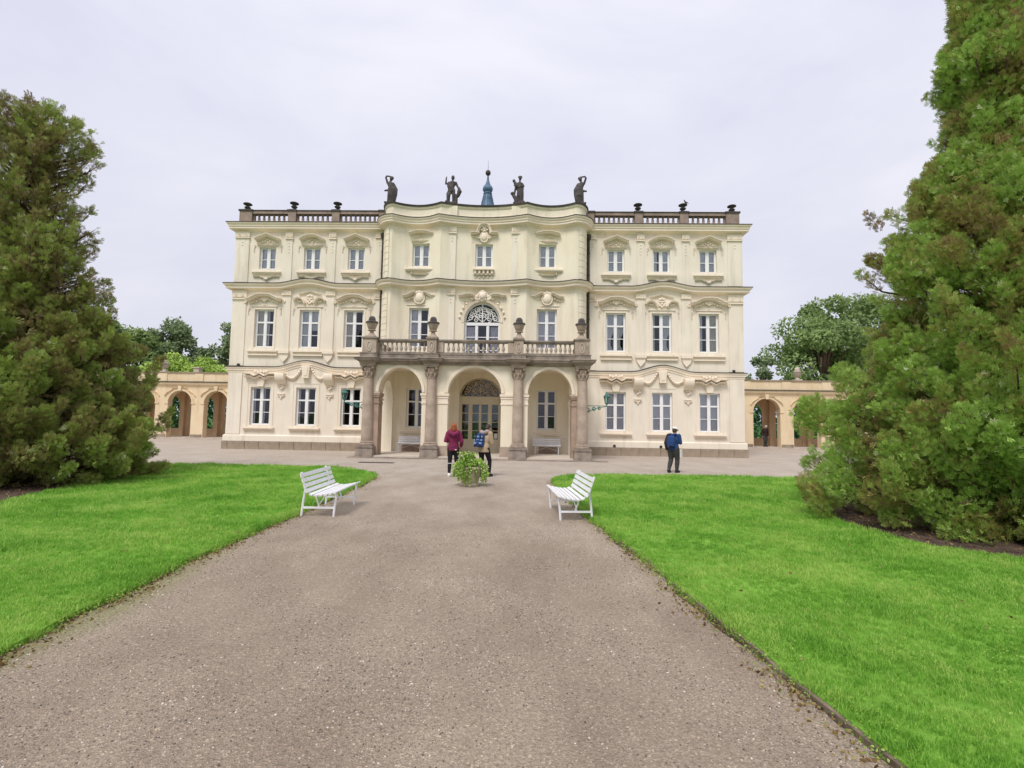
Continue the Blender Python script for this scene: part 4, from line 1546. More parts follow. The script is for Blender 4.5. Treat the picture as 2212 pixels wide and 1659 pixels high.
def arch_wall(mb, x0, x1, z0, z1, arches, yf, yb, n=16):
    """wall with arched openings: arches = [(centre, half width, spring height, rise)]"""
    edges = [x0]
    for c, r, zs, rz in arches:
        edges += [c - r, c + r]
    edges.append(x1)
    for a, b in zip(edges[::2], edges[1::2]):
        if b - a > 1e-4:
            mb.box(a, b, yf, yb, z0, z1)
    for c, r, zs, rz in arches:
        pts = arcpts(c, zs, r, rz, PI, 0, n)
        for (a, za), (b, zb) in zip(pts, pts[1:]):
            mb.quad((a, yf, za), (b, yf, zb), (b, yf, z1), (a, yf, z1))
            mb.quad((a, yb, za), (b, yb, zb), (b, yb, z1), (a, yb, z1))
            mb.quad((a, yf, za), (b, yf, zb), (b, yb, zb), (a, yb, za))
            mb.quad((a, yf, z1), (b, yf, z1), (b, yb, z1), (a, yb, z1))


AR = [(-3.44, 1.0, 2.98, 1.12), (-0.02, 1.22, 2.98, 1.17), (3.42, 1.0, 2.98, 1.12)]
mb = MB()
arch_wall(mb, -4.84, 4.84, 0.09, 4.24, AR, 0.52, 0.98, 20)
mb.build('arch_wall', M['porch'], porch)
for c, r, zs, rz in AR:
    mb = MB()
    mb.mould(arcpts(c, zs, r + 0.075, rz + 0.075, PI, 0, 24), [(-0.073, -0.50), (-0.073, -0.47), (0.05, -0.46), (0.08, -0.49), (0.08, -0.53), (-0.073, -0.53)])
    mb.build('arch_moulding', M['trim'], porch, smooth=35)
# imposts and stone feet of the piers
for a, b in ((-2.44, -1.24), (1.20, 2.42), (-4.60, -4.44), (4.42, 4.60)):
    mb = MB()
    for z0, z1, o in ((2.46, 2.53, 0.03), (2.53, 2.72, 0.006), (2.72, 2.80, 0.03), (2.80, 2.83, 0.008), (2.83, 2.94, 0.06)):
        mb.box(a - o, b + o, 0.52 - o, 0.98 + o, z0, z1)
    mb.build('impost', M['trim'], porch)
    one_box('pier_foot', M['stone'], porch, a - 0.03, b + 0.03, 0.49, 1.01, 0.08, 0.56)
for s in (-1, 1):
    mb = MB()
    a, b = sorted((s * 4.40, s * 4.86))
    mb.box(a, b, 0.44, 1.02, 0.0, 2.44)
    mb.box(a - 0.03, b + 0.03, 0.41, 1.05, 2.44, 2.52)
    mb.box(a, b, 0.44, 1.02, 2.52, 2.74)
    mb.box(a - 0.04, b + 0.04, 0.40, 1.06, 2.74, 2.82)
    mb.box(a - 0.06, b + 0.06, 0.38, 1.08, 2.82, 2.92)
    mb.build('corner_pier', M['stone_brown'], porch)
    # side wall with its own arch, and cross arch towards the palace
    mb = MB()
    arch_wall(mb, 0.0, BACK - 0.99, 0.09, 4.23, [((BACK - 0.99) / 2, 0.92, 2.7, 0.95)], -0.15, 0.15, 14)
    w = mb.build('side_wall', M['porch'], porch, (s * 4.66, 0.985, 0))
    w.rotation_euler = (0, 0, PI / 2)
    for x0, x1 in ((0.0, (BACK - 0.99) / 2 - 0.92), ((BACK - 0.99) / 2 + 0.92, BACK - 1.0)):
        mb = MB()
        for z0, z1, o in ((2.40, 2.46, 0.03), (2.46, 2.60, 0.006), (2.60, 2.70, 0.05)):
            mb.box(x0 + 0.001, x1 + o, -0.15 - o, 0.15 + o, z0, z1)
        w2 = mb.build('impost', M['trim'], porch, (s * 4.66, 0.985, 0))
        w2.rotation_euler = (0, 0, PI / 2)
    mb = MB()
    arch_wall(mb, 0.0, BACK - 0.99, 3.0, 4.225, [((BACK - 0.99) / 2, 1.3, 3.01, 1.0)], -0.2, 0.2, 14)
    w3 = mb.build('cross_arch', M['porch'], porch, (s * 1.82, 0.986, 0))
    w3.rotation_euler = (0, 0, PI / 2)
    # low stone dado at the back wall
one_box('dado', M['stone_brown'], porch, -4.5, -1.3, BACK - 0.06, BACK + 0.25, 0.09, 0.56)
one_box('dado', M['stone_brown'], porch, 1.2, 4.5, BACK - 0.06, BACK + 0.25, 0.09, 0.56)
mb = MB()
mb.box(-4.82, 4.82, 0.981, BACK + 0.3, 4.226, 4.40)
mb.build('ceiling', M['porch'], porch)
mb = MB()
mb.box(-5.05, 5.05, 0.12, BACK + 0.2, 0.0, 0.095)
mb.build('floor', M['slab'], porch)
mb = MB()
mb.box(-5.55, 5.95, -0.22, 0.4, 0.0, 0.035)
mb.build('step', M['stone_dark'], porch)

# columns
PED = MB()
PED.box(-0.40, 0.40, -0.40, 0.40, 0.0, 0.12)
PED.box(-0.385, 0.385, -0.385, 0.385, 0.12, 0.44, 0.015, 0.015)
PED.box(-0.40, 0.40, -0.40, 0.40, 0.44, 0.51)
PED.box(-0.34, 0.34, -0.34, 0.34, 0.51, 0.56)
m_ped = PED.mesh('pedestal', M['stone_dark'])
SH = MB()
SH.lathe([(0.325, 0.56), (0.335, 0.59), (0.325, 0.63), (0.285, 0.65), (0.285, 0.66), (0.30, 0.68), (0.285, 0.71), (0.258, 0.73), (0.252, 1.4), (0.24, 2.4), (0.218, 3.40), (0.215, 3.60), (0.235, 3.61), (0.235, 3.65), (0.21, 3.655)], n=24)
m_shaft = SH.mesh('column', M['stone'], 45)
CAP = MB()
CAP.lathe([(0.205, 3.655), (0.21, 3.8), (0.235, 3.95), (0.27, 4.08)], n=20)
for k in range(8):
    a = 2 * PI * k / 8
    c, s_ = math.cos(a), math.sin(a)
    CAP.tube([(c * 0.215, s_ * 0.215, 3.67), (c * 0.235, s_ * 0.235, 3.78), (c * 0.275, s_ * 0.275, 3.86), (c * 0.30, s_ * 0.30, 3.84)], [0.045, 0.06, 0.05, 0.025], 6)
    a += PI / 8
    c, s_ = math.cos(a), math.sin(a)
    CAP.tube([(c * 0.22, s_ * 0.22, 3.8), (c * 0.25, s_ * 0.25, 3.93), (c * 0.30, s_ * 0.30, 4.02), (c * 0.33, s_ * 0.33, 4.0)], [0.04, 0.05, 0.045, 0.02], 6)
for k in range(4):
    a = PI / 4 + PI / 2 * k
    c, s_ = math.cos(a), math.sin(a)
    CAP.ellipsoid((c * 0.35, s_ * 0.35, 4.05), (0.075, 0.075, 0.075), 8, 6)
CAP.box(-0.31, 0.31, -0.31, 0.31, 4.10, 4.16)
CAP.box(-0.335, 0.335, -0.335, 0.335, 4.16, 4.235)
m_cap = CAP.mesh('capital', M['stone'], 45)
for x in COLX:
    c = inst('column', m_shaft, porch, (x, 0.40, 0))
    inst('pedestal', m_ped, c)
    inst('capital', m_cap, c)
# entablature breaking forward over each column
EP = [(-5.22, BACK + 0.2), (-5.22, 0.06), (-4.54, 0.06), (-4.54, 0.40), (-2.31, 0.40), (-2.31, 0.06), (-1.65, 0.06), (-1.65, 0.40)]
EP = EP + [(-x, y) for x, y in reversed(EP)]
mb = MB()
mb.plan_sweep(EP, [(-0.3, 4.235), (0.0, 4.24), (0.02, 4.28), (0.02, 4.31), (0.06, 4.33), (0.10, 4.36), (0.19, 4.39), (0.20, 4.45), (0.235, 4.48), (0.235, 4.51), (0.02, 4.545), (0.0, 4.56), (0.0, 4.70), (0.02, 4.71), (0.02, 4.745), (-0.4, 4.75)])
mb.build('entablature', M['stone_dark'], porch, smooth=30)
mb = MB()
mb.box(-4.85, 4.85, 0.44, BACK + 0.5, 4.43, 4.735)
mb.build('balcony_floor', M['stone_dark'], porch)
# balcony balustrade
BAL_P = MB()
BAL_P.lathe([(0.062, 0.0), (0.062, 0.035), (0.034, 0.06), (0.05, 0.10), (0.074, 0.17), (0.066, 0.24), (0.036, 0.32), (0.03, 0.36), (0.046, 0.385), (0.034, 0.41), (0.058, 0.44), (0.062, 0.47)], n=10)
m_bal = BAL_P.mesh('baluster', M['stone_light'], True)
bb = put(bpy.data.objects.new('balcony_balustrade', None), porch)
for a, b in ((-4.52, -2.18), (-1.78, 1.78), (2.18, 4.52)):
    one_box('base_rail', M['stone_dark'], bb, a, b, 0.40, 0.66, 4.745, 4.82)
    mb = MB()
    mb.box(a, b, 0.38, 0.68, 5.285, 5.34)
    mb.box(a, b, 0.35, 0.71, 5.34, 5.41)
    mb.build('handrail', M['stone_dark'], bb)
for s in (-1, 1):
    a, b = sorted((s * 4.74, s * 5.0))
    one_box('base_rail', M['stone_dark'], bb, a, b, 0.72, BACK + 0.1, 4.745, 4.82)
    mb = MB()
    mb.box(a - 0.02, b + 0.02, 0.72, BACK + 0.1, 5.285, 5.34)
    mb.box(a - 0.04, b + 0.04, 0.72, BACK + 0.1, 5.34, 5.41)
    mb.build('handrail', M['stone_dark'], bb)
for x, w in ((-4.83, 0.64), (-1.98, 0.42), (1.98, 0.42), (4.83, 0.64)):
    mb = MB()
    mb.box(x - w / 2, x + w / 2, 0.13, 0.74, 4.60, 5.40)
    p = mb.build('post', M['stone'], bb)
    mb = MB()
    mb.box(x - w / 2 - 0.05, x + w / 2 + 0.05, 0.08, 0.79, 5.401, 5.465)
    mb.box(x - w / 2 - 0.04, x + w / 2 + 0.04, 0.09, 0.78, 4.545, 4.66)
    mb.build('post_cap', M['stone_dark'], bb)
    mb = MB()
    mb.mould(arcpts(x, 5.04, 0.10, 0.22, 0, 2 * PI, 16)[:-1], [(-0.02, -0.14), (-0.02, -0.10), (0.02, -0.10), (0.02, -0.14)], True)
    mb.ellipsoid((x, 0.13, 5.04), (0.05, 0.03, 0.14), 8, 6)
    mb.build('relief', M['stone_light'], bb)
    if abs(x) < 3:
        s = 1 if x > 0 else -1
        mb = MB()
        a, b = sorted((s * 1.48, s * 1.76))
        mb.box(a, b, 0.385, 0.675, 4.821, 5.284)
        mb.build('half_post', M['stone'], bb)
for (a, b), n in (((-4.42, -2.28), 10), ((-1.38, 1.38), 12), ((2.28, 4.42), 10)):
    for k in range(n):
        inst('baluster', m_bal, bb, (a + (b - a) * (k + 0.5) / n, 0.53, 4.815))
for s in (-1, 1):
    for k in range(12):
        inst('baluster', m_bal, bb, (s * 4.87, 0.92 + k * 0.235, 4.815))

# tall urns on the balcony posts
URN = MB()
URN.box(-0.20, 0.20, -0.20, 0.20, 0.0, 0.07)
URN.lathe([(0.17, 0.07), (0.15, 0.12), (0.085, 0.22), (0.075, 0.27), (0.10, 0.30), (0.165, 0.32), (0.165, 0.35), (0.12, 0.37), (0.155, 0.42), (0.205, 0.58), (0.225, 0.66)], n=18)
m_urn = URN.mesh('urn', M['stone'], 45)
LID = MB()
LID.lathe([(0.245, 0.655), (0.255, 0.69), (0.23, 0.73), (0.17, 0.75), (0.145, 0.77), (0.14, 0.83), (0.125, 0.90), (0.085, 0.96), (0.02, 0.985)], n=18)
m_lid = LID.mesh('lid', M['statue'], 45)
for x, lab in ((-4.83, 'tall lidded stone urn on the left corner post of the balcony'), (-1.98, 'tall lidded stone urn on the balcony post left of the middle arch'),
               (1.98, 'tall lidded stone urn on the balcony post right of the middle arch'), (4.83, 'tall lidded stone urn on the right corner post of the balcony')):
    u = thing('urn', lab, 'urn', (x, PY + 0.43, 5.465), 0, 'lidded urns on the balcony')
    u.scale = (1.14, 1.14, 1.03)
    inst('body', m_urn, u)
    inst('lid', m_lid, u)

# low dark urns on the roof balustrade
RU = MB()
RU.lathe([(0.10, 0.0), (0.09, 0.03), (0.045, 0.06), (0.05, 0.085), (0.12, 0.12), (0.165, 0.17), (0.17, 0.20), (0.12, 0.235), (0.095, 0.26), (0.10, 0.29), (0.15, 0.33), (0.235, 0.365), (0.24, 0.385)], n=18)
m_ru = RU.mesh('bowl', M['statue'], 45)
RL = MB()
RL.lathe([(0.24, 0.385), (0.225, 0.41), (0.15, 0.445), (0.03, 0.46)], n=18)
m_rl = RL.mesh('lid', M['statue'], 45)
for x, lab in ((-13.44, 'squat dark urn on the left end post of the roof balustrade'), (-10.79, 'squat dark urn on the roof, second from the left end'),
               (-8.34, 'squat dark urn on the roof, nearest the left outer statue'), (8.34, 'squat dark urn on the roof, nearest the right outer statue'),
               (10.79, 'squat dark urn on the roof with a bird perched on it'), (13.44, 'squat dark urn on the right end post of the roof balustrade')):
    u = thing('urn', lab, 'urn', (x, FY + 0.23, 13.305 if abs(x) < 13 else 13.25), 0, 'squat urns on the roof balustrade')
    inst('bowl', m_ru, u)
    inst('lid', m_rl, u)
# the bird on it
mb = MB()
mb.limb([(0.10, 0, 0.07), (0.02, 0, 0.09), (-0.04, 0, 0.16)], [0.035, 0.06, 0.035], 8)
mb.ellipsoid((-0.055, 0, 0.215), (0.034, 0.03, 0.034), 8, 6)
mb.tube([(-0.085, 0, 0.21), (-0.115, 0, 0.20)], [0.012, 0.003], 5)
mb.tube([(0.10, 0, 0.08), (0.2, 0, 0.02)], [0.03, 0.012], 6, 0.4)
b_ = remesh(mb, 'bird', M['pigeon'], 0.012, 2)
b_.location = (10.92, FY + 0.2, 13.305 + 0.44)
for y in (-0.02, 0.02):
    mb = MB()
    mb.tube([(0.0, y, 0.05), (0.0, y, -0.025)], 0.006, 5)
    mb.build('leg', M['pigeon'], b_)
tag(b_, 'small grey bird perched on a roof urn', 'bird')


# ================================================================== statues on the attic
def statue(name, lab, x, y, fill, z=13.25):
    mb = MB()
    fill(mb)
    o = remesh(mb, name, M['statue'], 0.020, 3)
    o.location = (x, y, z)
    o.scale = (1.14, 1.1, 1.05)
    mbp = MB()
    mbp.box(-0.24, 0.24, -0.2, 0.2, 0.0, 0.07)
    mbp.build('base', M['statue'], o)
    return tag(o, lab, 'statue', 'stone statues on the attic')


def folds(mb, c0, c1, r0, r1, n=9, lean=0.0):
    for k in range(n):
        a = 2 * PI * k / n
        mb.tube([(c0[0] + r0 * math.cos(a), c0[1] + r0 * 0.8 * math.sin(a), c0[2]), ((c0[0] + c1[0]) / 2 + (r0 + r1) / 2 * math.cos(a + 0.2), (c0[1] + c1[1]) / 2 + (r0 + r1) / 2 * 0.8 * math.sin(a + 0.2), (c0[2] + c1[2]) / 2),
                 (c1[0] + r1 * math.cos(a), c1[1] + r1 * 0.8 * math.sin(a), c1[2])], [0.035, 0.045, 0.04], 6)


def st_raised(mb, s=1):
    """draped figure, arm bent over the head"""
    mb.rings([((0.02 * s, 0, 0.05), 0.15, 0.14), ((0.04 * s, 0, 0.3), 0.17, 0.14), ((0.06 * s, 0, 0.55), 0.17, 0.15), ((0.07 * s, 0, 0.75), 0.20, 0.15), ((0.04 * s, 0, 0.9), 0.15, 0.12), ((-0.02 * s, 0, 1.08), 0.16, 0.12), ((-0.04 * s, 0, 1.17), 0.11, 0.09)])
    folds(mb, (0.06 * s, 0, 0.8), (0.02 * s, 0, 0.05), 0.16, 0.14)
    mb.limb([(-0.03 * s, 0, 1.15), (0.0, -0.01, 1.26)], [0.055, 0.05], 8)
    mb.ellipsoid((0.03 * s, -0.02, 1.35), (0.085, 0.10, 0.115), 10, 8)
    mb.ellipsoid((0.04 * s, 0.02, 1.40), (0.10, 0.10, 0.09), 10, 8)
    mb.limb([(-0.15 * s, 0, 1.12), (-0.24 * s, -0.02, 1.42), (-0.19 * s, -0.03, 1.48), (0.0, -0.02, 1.46)], [0.06, 0.048, 0.045, 0.035], 8)
    mb.limb([(0.12 * s, 0, 1.1), (0.23 * s, 0.03, 0.92), (0.16 * s, -0.1, 0.8)], [0.055, 0.045, 0.035], 8)
    mb.limb([(-0.12 * s, -0.05, 0.72), (-0.24 * s, -0.05, 0.7)], [0.05, 0.05], 8)
    mb.limb([(0.16 * s, 0, 1.05), (0.25 * s, 0.04, 0.8), (0.24 * s, 0.03, 0.5), (0.18 * s, 0.02, 0.1)], [0.05, 0.09, 0.08, 0.06], 8)


def st_man(mb):
    """bare-chested man, forearm raised, cloak hanging at his side"""
    mb.rings([((0, 0, 0.72), 0.14, 0.11), ((-0.01, 0, 0.85), 0.12, 0.10), ((0.0, 0, 1.0), 0.15, 0.11), ((0.01, 0, 1.15), 0.18, 0.12), ((0.02, 0, 1.22), 0.10, 0.08)])
    mb.limb([(-0.07, 0, 0.74), (-0.12, -0.09, 0.42), (-0.13, -0.02, 0.06)], [0.095, 0.07, 0.05], 8)
    mb.limb([(0.07, 0, 0.74), (0.09, -0.02, 0.4), (0.07, 0.03, 0.06)], [0.095, 0.075, 0.055], 8)
    mb.limb([(0.02, 0, 1.2), (0.03, -0.01, 1.3)], [0.055, 0.05], 8)
    mb.ellipsoid((0.04, -0.02, 1.41), (0.085, 0.10, 0.12), 10, 8)
    mb.limb([(-0.15, 0, 1.15), (-0.29, -0.03, 1.05), (-0.27, -0.08, 1.32), (-0.24, -0.09, 1.42)], [0.06, 0.055, 0.04, 0.025], 8)
    mb.limb([(0.18, 0, 1.15), (0.26, 0, 0.95), (0.34, -0.04, 0.78)], [0.06, 0.05, 0.04], 8)
    mb.limb([(0.33, 0, 0.86), (0.36, 0.02, 0.7), (0.30, 0.02, 0.45)], [0.06, 0.12, 0.07], 8)
    mb.rings([((-0.03, 0, 0.66), 0.19, 0.13), ((-0.02, 0, 0.8), 0.17, 0.13), ((-0.10, 0, 0.95), 0.13, 0.12), ((-0.17, 0, 1.1), 0.08, 0.1)])
    mb.limb([(-0.2, 0.04, 0.6), (-0.19, 0.05, 0.3), (-0.2, 0.02, 0.1)], [0.07, 0.07, 0.08], 8)
    mb.limb([(0.17, 0.08, 0.05), (0.19, 0.08, 0.5)], [0.11, 0.09], 8)
    mb.ellipsoid((-0.25, -0.02, 0.14), (0.07, 0.08, 0.08), 8, 6)


def st_woman(mb):
    """woman holding a child on her arm, basket low at her side"""
    mb.rings([((0.10, 0, 0.05), 0.13, 0.13), ((0.09, 0, 0.3), 0.13, 0.13), ((0.09, 0, 0.6), 0.16, 0.14), ((0.08, 0, 0.8), 0.15, 0.13), ((0.06, 0, 0.95), 0.13, 0.11), ((0.05, 0, 1.1), 0.15, 0.11), ((0.05, 0, 1.18), 0.09, 0.08)])
    folds(mb, (0.08, 0, 0.85), (0.08, 0, 0.05), 0.13, 0.13)
    mb.rings([((0.05, 0, 0.86), 0.2, 0.15), ((0.05, 0, 0.92), 0.2, 0.15)])
    mb.limb([(0.05, 0, 1.17), (0.06, -0.01, 1.3)], [0.05, 0.045], 8)
    mb.ellipsoid((0.07, -0.02, 1.40), (0.08, 0.1, 0.11), 10, 8)
    mb.ellipsoid((0.07, 0.0, 1.46), (0.11, 0.1, 0.06), 10, 8)
    mb.limb([(0.17, 0, 1.1), (0.25, -0.06, 0.95), (0.1, -0.14, 0.93)], [0.055, 0.045, 0.035], 8)
    mb.limb([(-0.08, 0, 1.1), (-0.2, -0.06, 0.98), (-0.12, -0.13, 0.92)], [0.055, 0.045, 0.035], 8)
    mb.limb([(-0.1, -0.08, 0.98), (-0.17, -0.08, 1.12)], [0.085, 0.075], 8)
    mb.ellipsoid((-0.22, -0.08, 1.22), (0.075, 0.08, 0.08), 10, 8)
    mb.limb([(-0.14, -0.02, 0.88), (-0.17, -0.02, 0.68), (-0.22, -0.02, 0.58)], [0.05, 0.05, 0.08], 8)
    mb.ellipsoid((-0.27, -0.02, 0.58), (0.11, 0.1, 0.09), 10, 8)
    mb.limb([(-0.24, 0, 0.52), (-0.13, 0, 0.3), (-0.09, 0, 0.05)], [0.09, 0.09, 0.1], 8)
    mb.limb([(0.2, -0.05, 0.1), (0.24, -0.05, 0.14)], [0.09, 0.07], 8)


def st_pillar(mb):
    st_raised(mb, -1)
    mb.rings([((-0.10, -0.05, 0.04), 0.13, 0.12), ((-0.12, -0.05, 0.1), 0.10, 0.10), ((-0.12, -0.05, 0.42), 0.11, 0.11), ((-0.12, -0.05, 0.46), 0.13, 0.13), ((-0.12, -0.05, 0.5), 0.13, 0.13)], 10)


statue('statue', 'dark draped stone statue on the left outer end of the attic, arm over its head', -5.12, FY - 0.74, st_raised)
statue('statue', 'dark stone statue of a bare man with one forearm raised, left of the turret', -1.80, FY - 0.74, st_man)
statue('statue', 'dark stone statue of a woman carrying a child, right of the turret', 1.78, FY - 0.74, st_woman)
statue('statue', 'dark stone statue leaning on a short pillar on the right outer end of the attic', 5.10, FY - 0.74, st_pillar)


# ================================================================== ochre arcades at both sides
AY = 38.0


def arcade(side, lab):
    root = thing('arcade', lab, 'arcade', (0, AY, 0), 0, 'ochre arcades beside the palace')
    cs = [20.05 + 2.92 * k for k in range(-2, 7)] if side > 0 else [-(21.15 + 2.80 * k) for k in range(-2, 7)]
    r = 0.98 if side > 0 else 0.92
    cs = sorted(cs)
    x0, x1 = (13.9, cs[-1] + 1.45) if side > 0 else (cs[0] - 1.4, -13.9)
    cs = [c for c in cs if x0 + r < c < x1 - r]
    mb = MB()
    arch_wall(mb, x0, x1, 0.0, 4.0, [(c, r, 2.70, r) for c in cs], 0.0, 0.5, 16)
    mb.build('front_wall', M['ochre'], root)
    mb = MB()
    arch_wall(mb, x0, x1, 0.0, 4.0, [(c, 1.02, 2.55, 1.0) for c in cs], 2.6, 3.0, 14)
    for c in cs:
        mb.box(c - 1.02, c + 1.02, 2.65, 2.95, 0.0, 0.70)
    mb.build('back_wall', M['ochre_in'], root)
    for a, b in zip(cs, cs[1:]):
        m = (a + b) / 2
        one_box('inner_pier', M['ochre_in'], root, m - 0.14, m + 0.14, 0.501, 0.75, 0.0, 3.95)
        one_box('inner_pier', M['ochre_in'], root, m - 0.14, m + 0.14, 2.35, 2.599, 0.0, 3.95)
    mb = MB()
    mb.box(x0, x1, 0.501, 2.599, 3.90, 4.0)
    mb.build('ceiling', M['ochre_in'], root)
    mb = MB()
    mb.box(x0, x1, -0.06, 3.1, 0.0, 0.1)
    mb.build('step', M['stone_light'], root)
    P_ = [(x0, 0.0), (x1, 0.0)]
    mb = MB()
    mb.plan_sweep(P_, [(0.0, 3.96), (0.05, 3.98), (0.06, 4.06), (0.16, 4.10), (0.17, 4.18), (0.2, 4.2), (0.2, 4.24), (0.0, 4.30)])
    mb.build('cornice', M['ochre'], root)
    mb = MB()
    mb.plan_sweep(P_, [(0.19, 4.243), (0.23, 4.24), (0.23, 4.27), (0.0, 4.34)])
    mb.build('roof_tile_edge', M['lead'], root)
    one_box('parapet', M['ochre'], root, x0, x1, 0.03, 0.42, 4.24, 4.98)
    for a, b in zip(cs, cs[1:]):
        m = (a + b) / 2
        one_box('parapet_panel', M['ochre'], root, m - 0.32, m + 0.32, -0.02, 0.03, 4.345, 4.93)
    mb = MB()
    mb.box(x0, x1, -0.05, 0.5, 4.982, 5.05)
    mb.build('coping', M['plinth'], root)
    mb = MB()
    mb.box(x0, x1, 0.43, 3.2, 4.0, 4.1)
    mb.build('roof', M['lead'], root)
    for c in cs:
        mb = MB()
        mb.mould(arcpts(c, 2.70, r + 0.07, r + 0.07, PI, 0, 18), [(-0.068, 0.0), (-0.068, 0.04), (0.06, 0.05), (0.07, 0.0)])
        mb.mould([(c - 1.18, 3.2), (c - 1.02, 3.42), (c - 0.62, 3.66), (c - 0.55, 3.82), (c + 0.55, 3.82), (c + 0.62, 3.66), (c + 1.02, 3.42), (c + 1.18, 3.2)], THIN)
        mb.prism([(c - 0.14, 3.98), (c + 0.14, 3.98), (c + 0.09, 3.62), (c - 0.09, 3.62)], -0.13, 0.0)
        mb.build('arch_moulding', M['ochre'], root)
    for a, b in zip(cs, cs[1:]):
        for q, e in ((a, 1), (b, -1)):
            xa, xb = sorted((q + e * (r - 0.03), q + e * (r + 0.26)))
            one_box('impost', M['ochre'], root, xa, xb, -0.05, 0.53, 2.62, 2.72)
        m = (a + b) / 2
        one_box('pier_foot', M['plinth'], root, m - 0.42, m + 0.42, -0.05, 0.0, 0.1, 0.32)
    return root, cs


arc_l, cl = arcade(-1, 'ochre arcade with round arches left of the palace')
arc_r, cr = arcade(1, 'ochre arcade with round arches right of the palace')
AU = MB()
AU.box(-0.24, 0.24, -0.24, 0.24, 0, 0.10)
AU.lathe([(0.18, 0.10), (0.10, 0.2), (0.09, 0.25), (0.15, 0.3), (0.25, 0.42), (0.27, 0.62), (0.29, 0.64), (0.29, 0.68), (0.18, 0.72), (0.19, 0.85), (0.14, 0.95), (0.03, 1.0)], n=16)
m_au = AU.mesh('urn', M['stone_light'], 45)
for x, lab in ((-25.45, 'pale stone urn on the parapet of the left arcade'), (22.45, 'pale stone urn on the parapet of the right arcade')):
    tag(inst('urn', m_au, None, (x, AY + 0.22, 5.05)), lab, 'urn', 'urns on the arcades')
mb = MB()
mb.box(-0.2, 0.2, -0.2, 0.2, 0, 0.3)
mb.box(-0.25, 0.25, -0.25, 0.25, 0.3, 0.38)
tag(mb.build('pedestal', M['stone_light'], None, (-22.85, AY + 0.22, 5.05)), 'bare stone pedestal without an urn on the left arcade parapet', 'pedestal')


# ================================================================== small fittings
def lantern(x, s, lab):
    root = thing('lantern', lab, 'lantern', (x, PY + 0.62, 2.5), 0, 'green lanterns on brackets at the porch')
    L_ = 1.16
    mb = MB()
    mb.box(-0.02, 0.02, -0.02, 0.02, 0.0, 0.06)
    mb.box(*sorted((-s * L_, s * 0.06)), -0.015, 0.015, -0.035, -0.005)
    mb.box(*sorted((-s * (L_ + 0.03), -s * L_)), -0.03, 0.03, -0.4, 0.12)
    for c, r0 in ((0.90, 0.15), (0.58, 0.10), (0.34, 0.07)):
        mb.tube(spiral((-s * c, -0.05 - r0), 0.03, r0, PI / 2, 1.6, 20), 0.016, 5)
        mb.tube([(-s * c + 0.9 * r0 * math.cos(a), -0.012, -0.05 - r0 + 0.5 * r0 * math.sin(a)) for a in np.linspace(0, 2 * PI, 11)], 0.012, 4)
    mb.tube([(-s * L_, 0, -0.36), (-s * 0.8, 0, -0.28), (-s * 0.45, 0, -0.12), (-s * 0.02, 0, -0.04)], 0.016, 5)
    mb.build('bracket', M['lantern'], root)
    mb = MB()
    mb.lathe([(0.05, 0.05), (0.07, 0.08), (0.085, 0.10), (0.085, 0.115)], n=6)
    for k in range(6):
        a = 2 * PI * k / 6
        mb.tube([(0.082 * math.cos(a), 0.082 * math.sin(a), 0.11), (0.135 * math.cos(a), 0.135 * math.sin(a), 0.40)], 0.010, 4)
    mb.build('frame', M['lantern'], root)
    mb = MB()
    mb.lathe([(0.155, 0.395), (0.16, 0.415), (0.10, 0.49), (0.07, 0.50), (0.07, 0.54), (0.045, 0.57), (0.015, 0.60), (0.02, 0.62), (0.004, 0.65)], n=12)
    mb.build('cap', M['lantern'], root, smooth=40)
    mb = MB()
    mb.lathe([(0.077, 0.112), (0.128, 0.395)], n=6, cap=False)
    mb.build('glass', M['lanternglass'], root)
    return root


lantern(6.02, 1, 'green iron lantern on a scrolled bracket right of the porch')
lantern(-6.05, -1, 'green iron lantern on a scrolled bracket left of the porch')
FL = MB()
FL.box(-0.07, 0.07, -0.06, 0.06, 0.0, 0.03)
FL.box(-0.065, 0.065, -0.05, 0.05, 0.03, 0.14)
m_fl = FL.mesh('floodlight', M['black'])
for x, y, z, lab in ((7.02, -0.06, Z_PL, 'tiny black floodlight on the plinth just right of the porch'), (9.45, -0.06, Z_PL, 'tiny black floodlight on the plinth beside the man in blue'),
                     (13.3, -0.06, 4.465, 'tiny black floodlight on the lower cornice at the right corner'), (-13.3, -0.06, 4.465, 'tiny black floodlight on the lower cornice at the left corner')):
    tag(inst('floodlight', m_fl, None, (x, FY + y, z)), lab, 'floodlight', 'black floodlights on the facade')
mb = MB()
mb.box(-0.7, 0.7, -0.16, 0.16, 0.0, 0.012)
for k in range(9):
    mb.box(-0.66 + k * 0.15, -0.60 + k * 0.15, -0.13, 0.13, 0.012, 0.02)
tag(mb.build('drain_grate', M['lead'], None, (-3.55, 20.2, 0.001)), 'flat dark drain grate in the gravel left of the porch', 'drain')

# ================================================================== white slatted benches
SLATS = [(-0.315, 0.435, -16), (-0.235, 0.415, -10), (-0.15, 0.398, -8), (-0.065, 0.385, -5), (0.02, 0.380, 4), (0.105, 0.395, 22),
         (0.185, 0.455, 62), (0.222, 0.545, 68), (0.256, 0.635, 70), (0.287, 0.725, 72)]


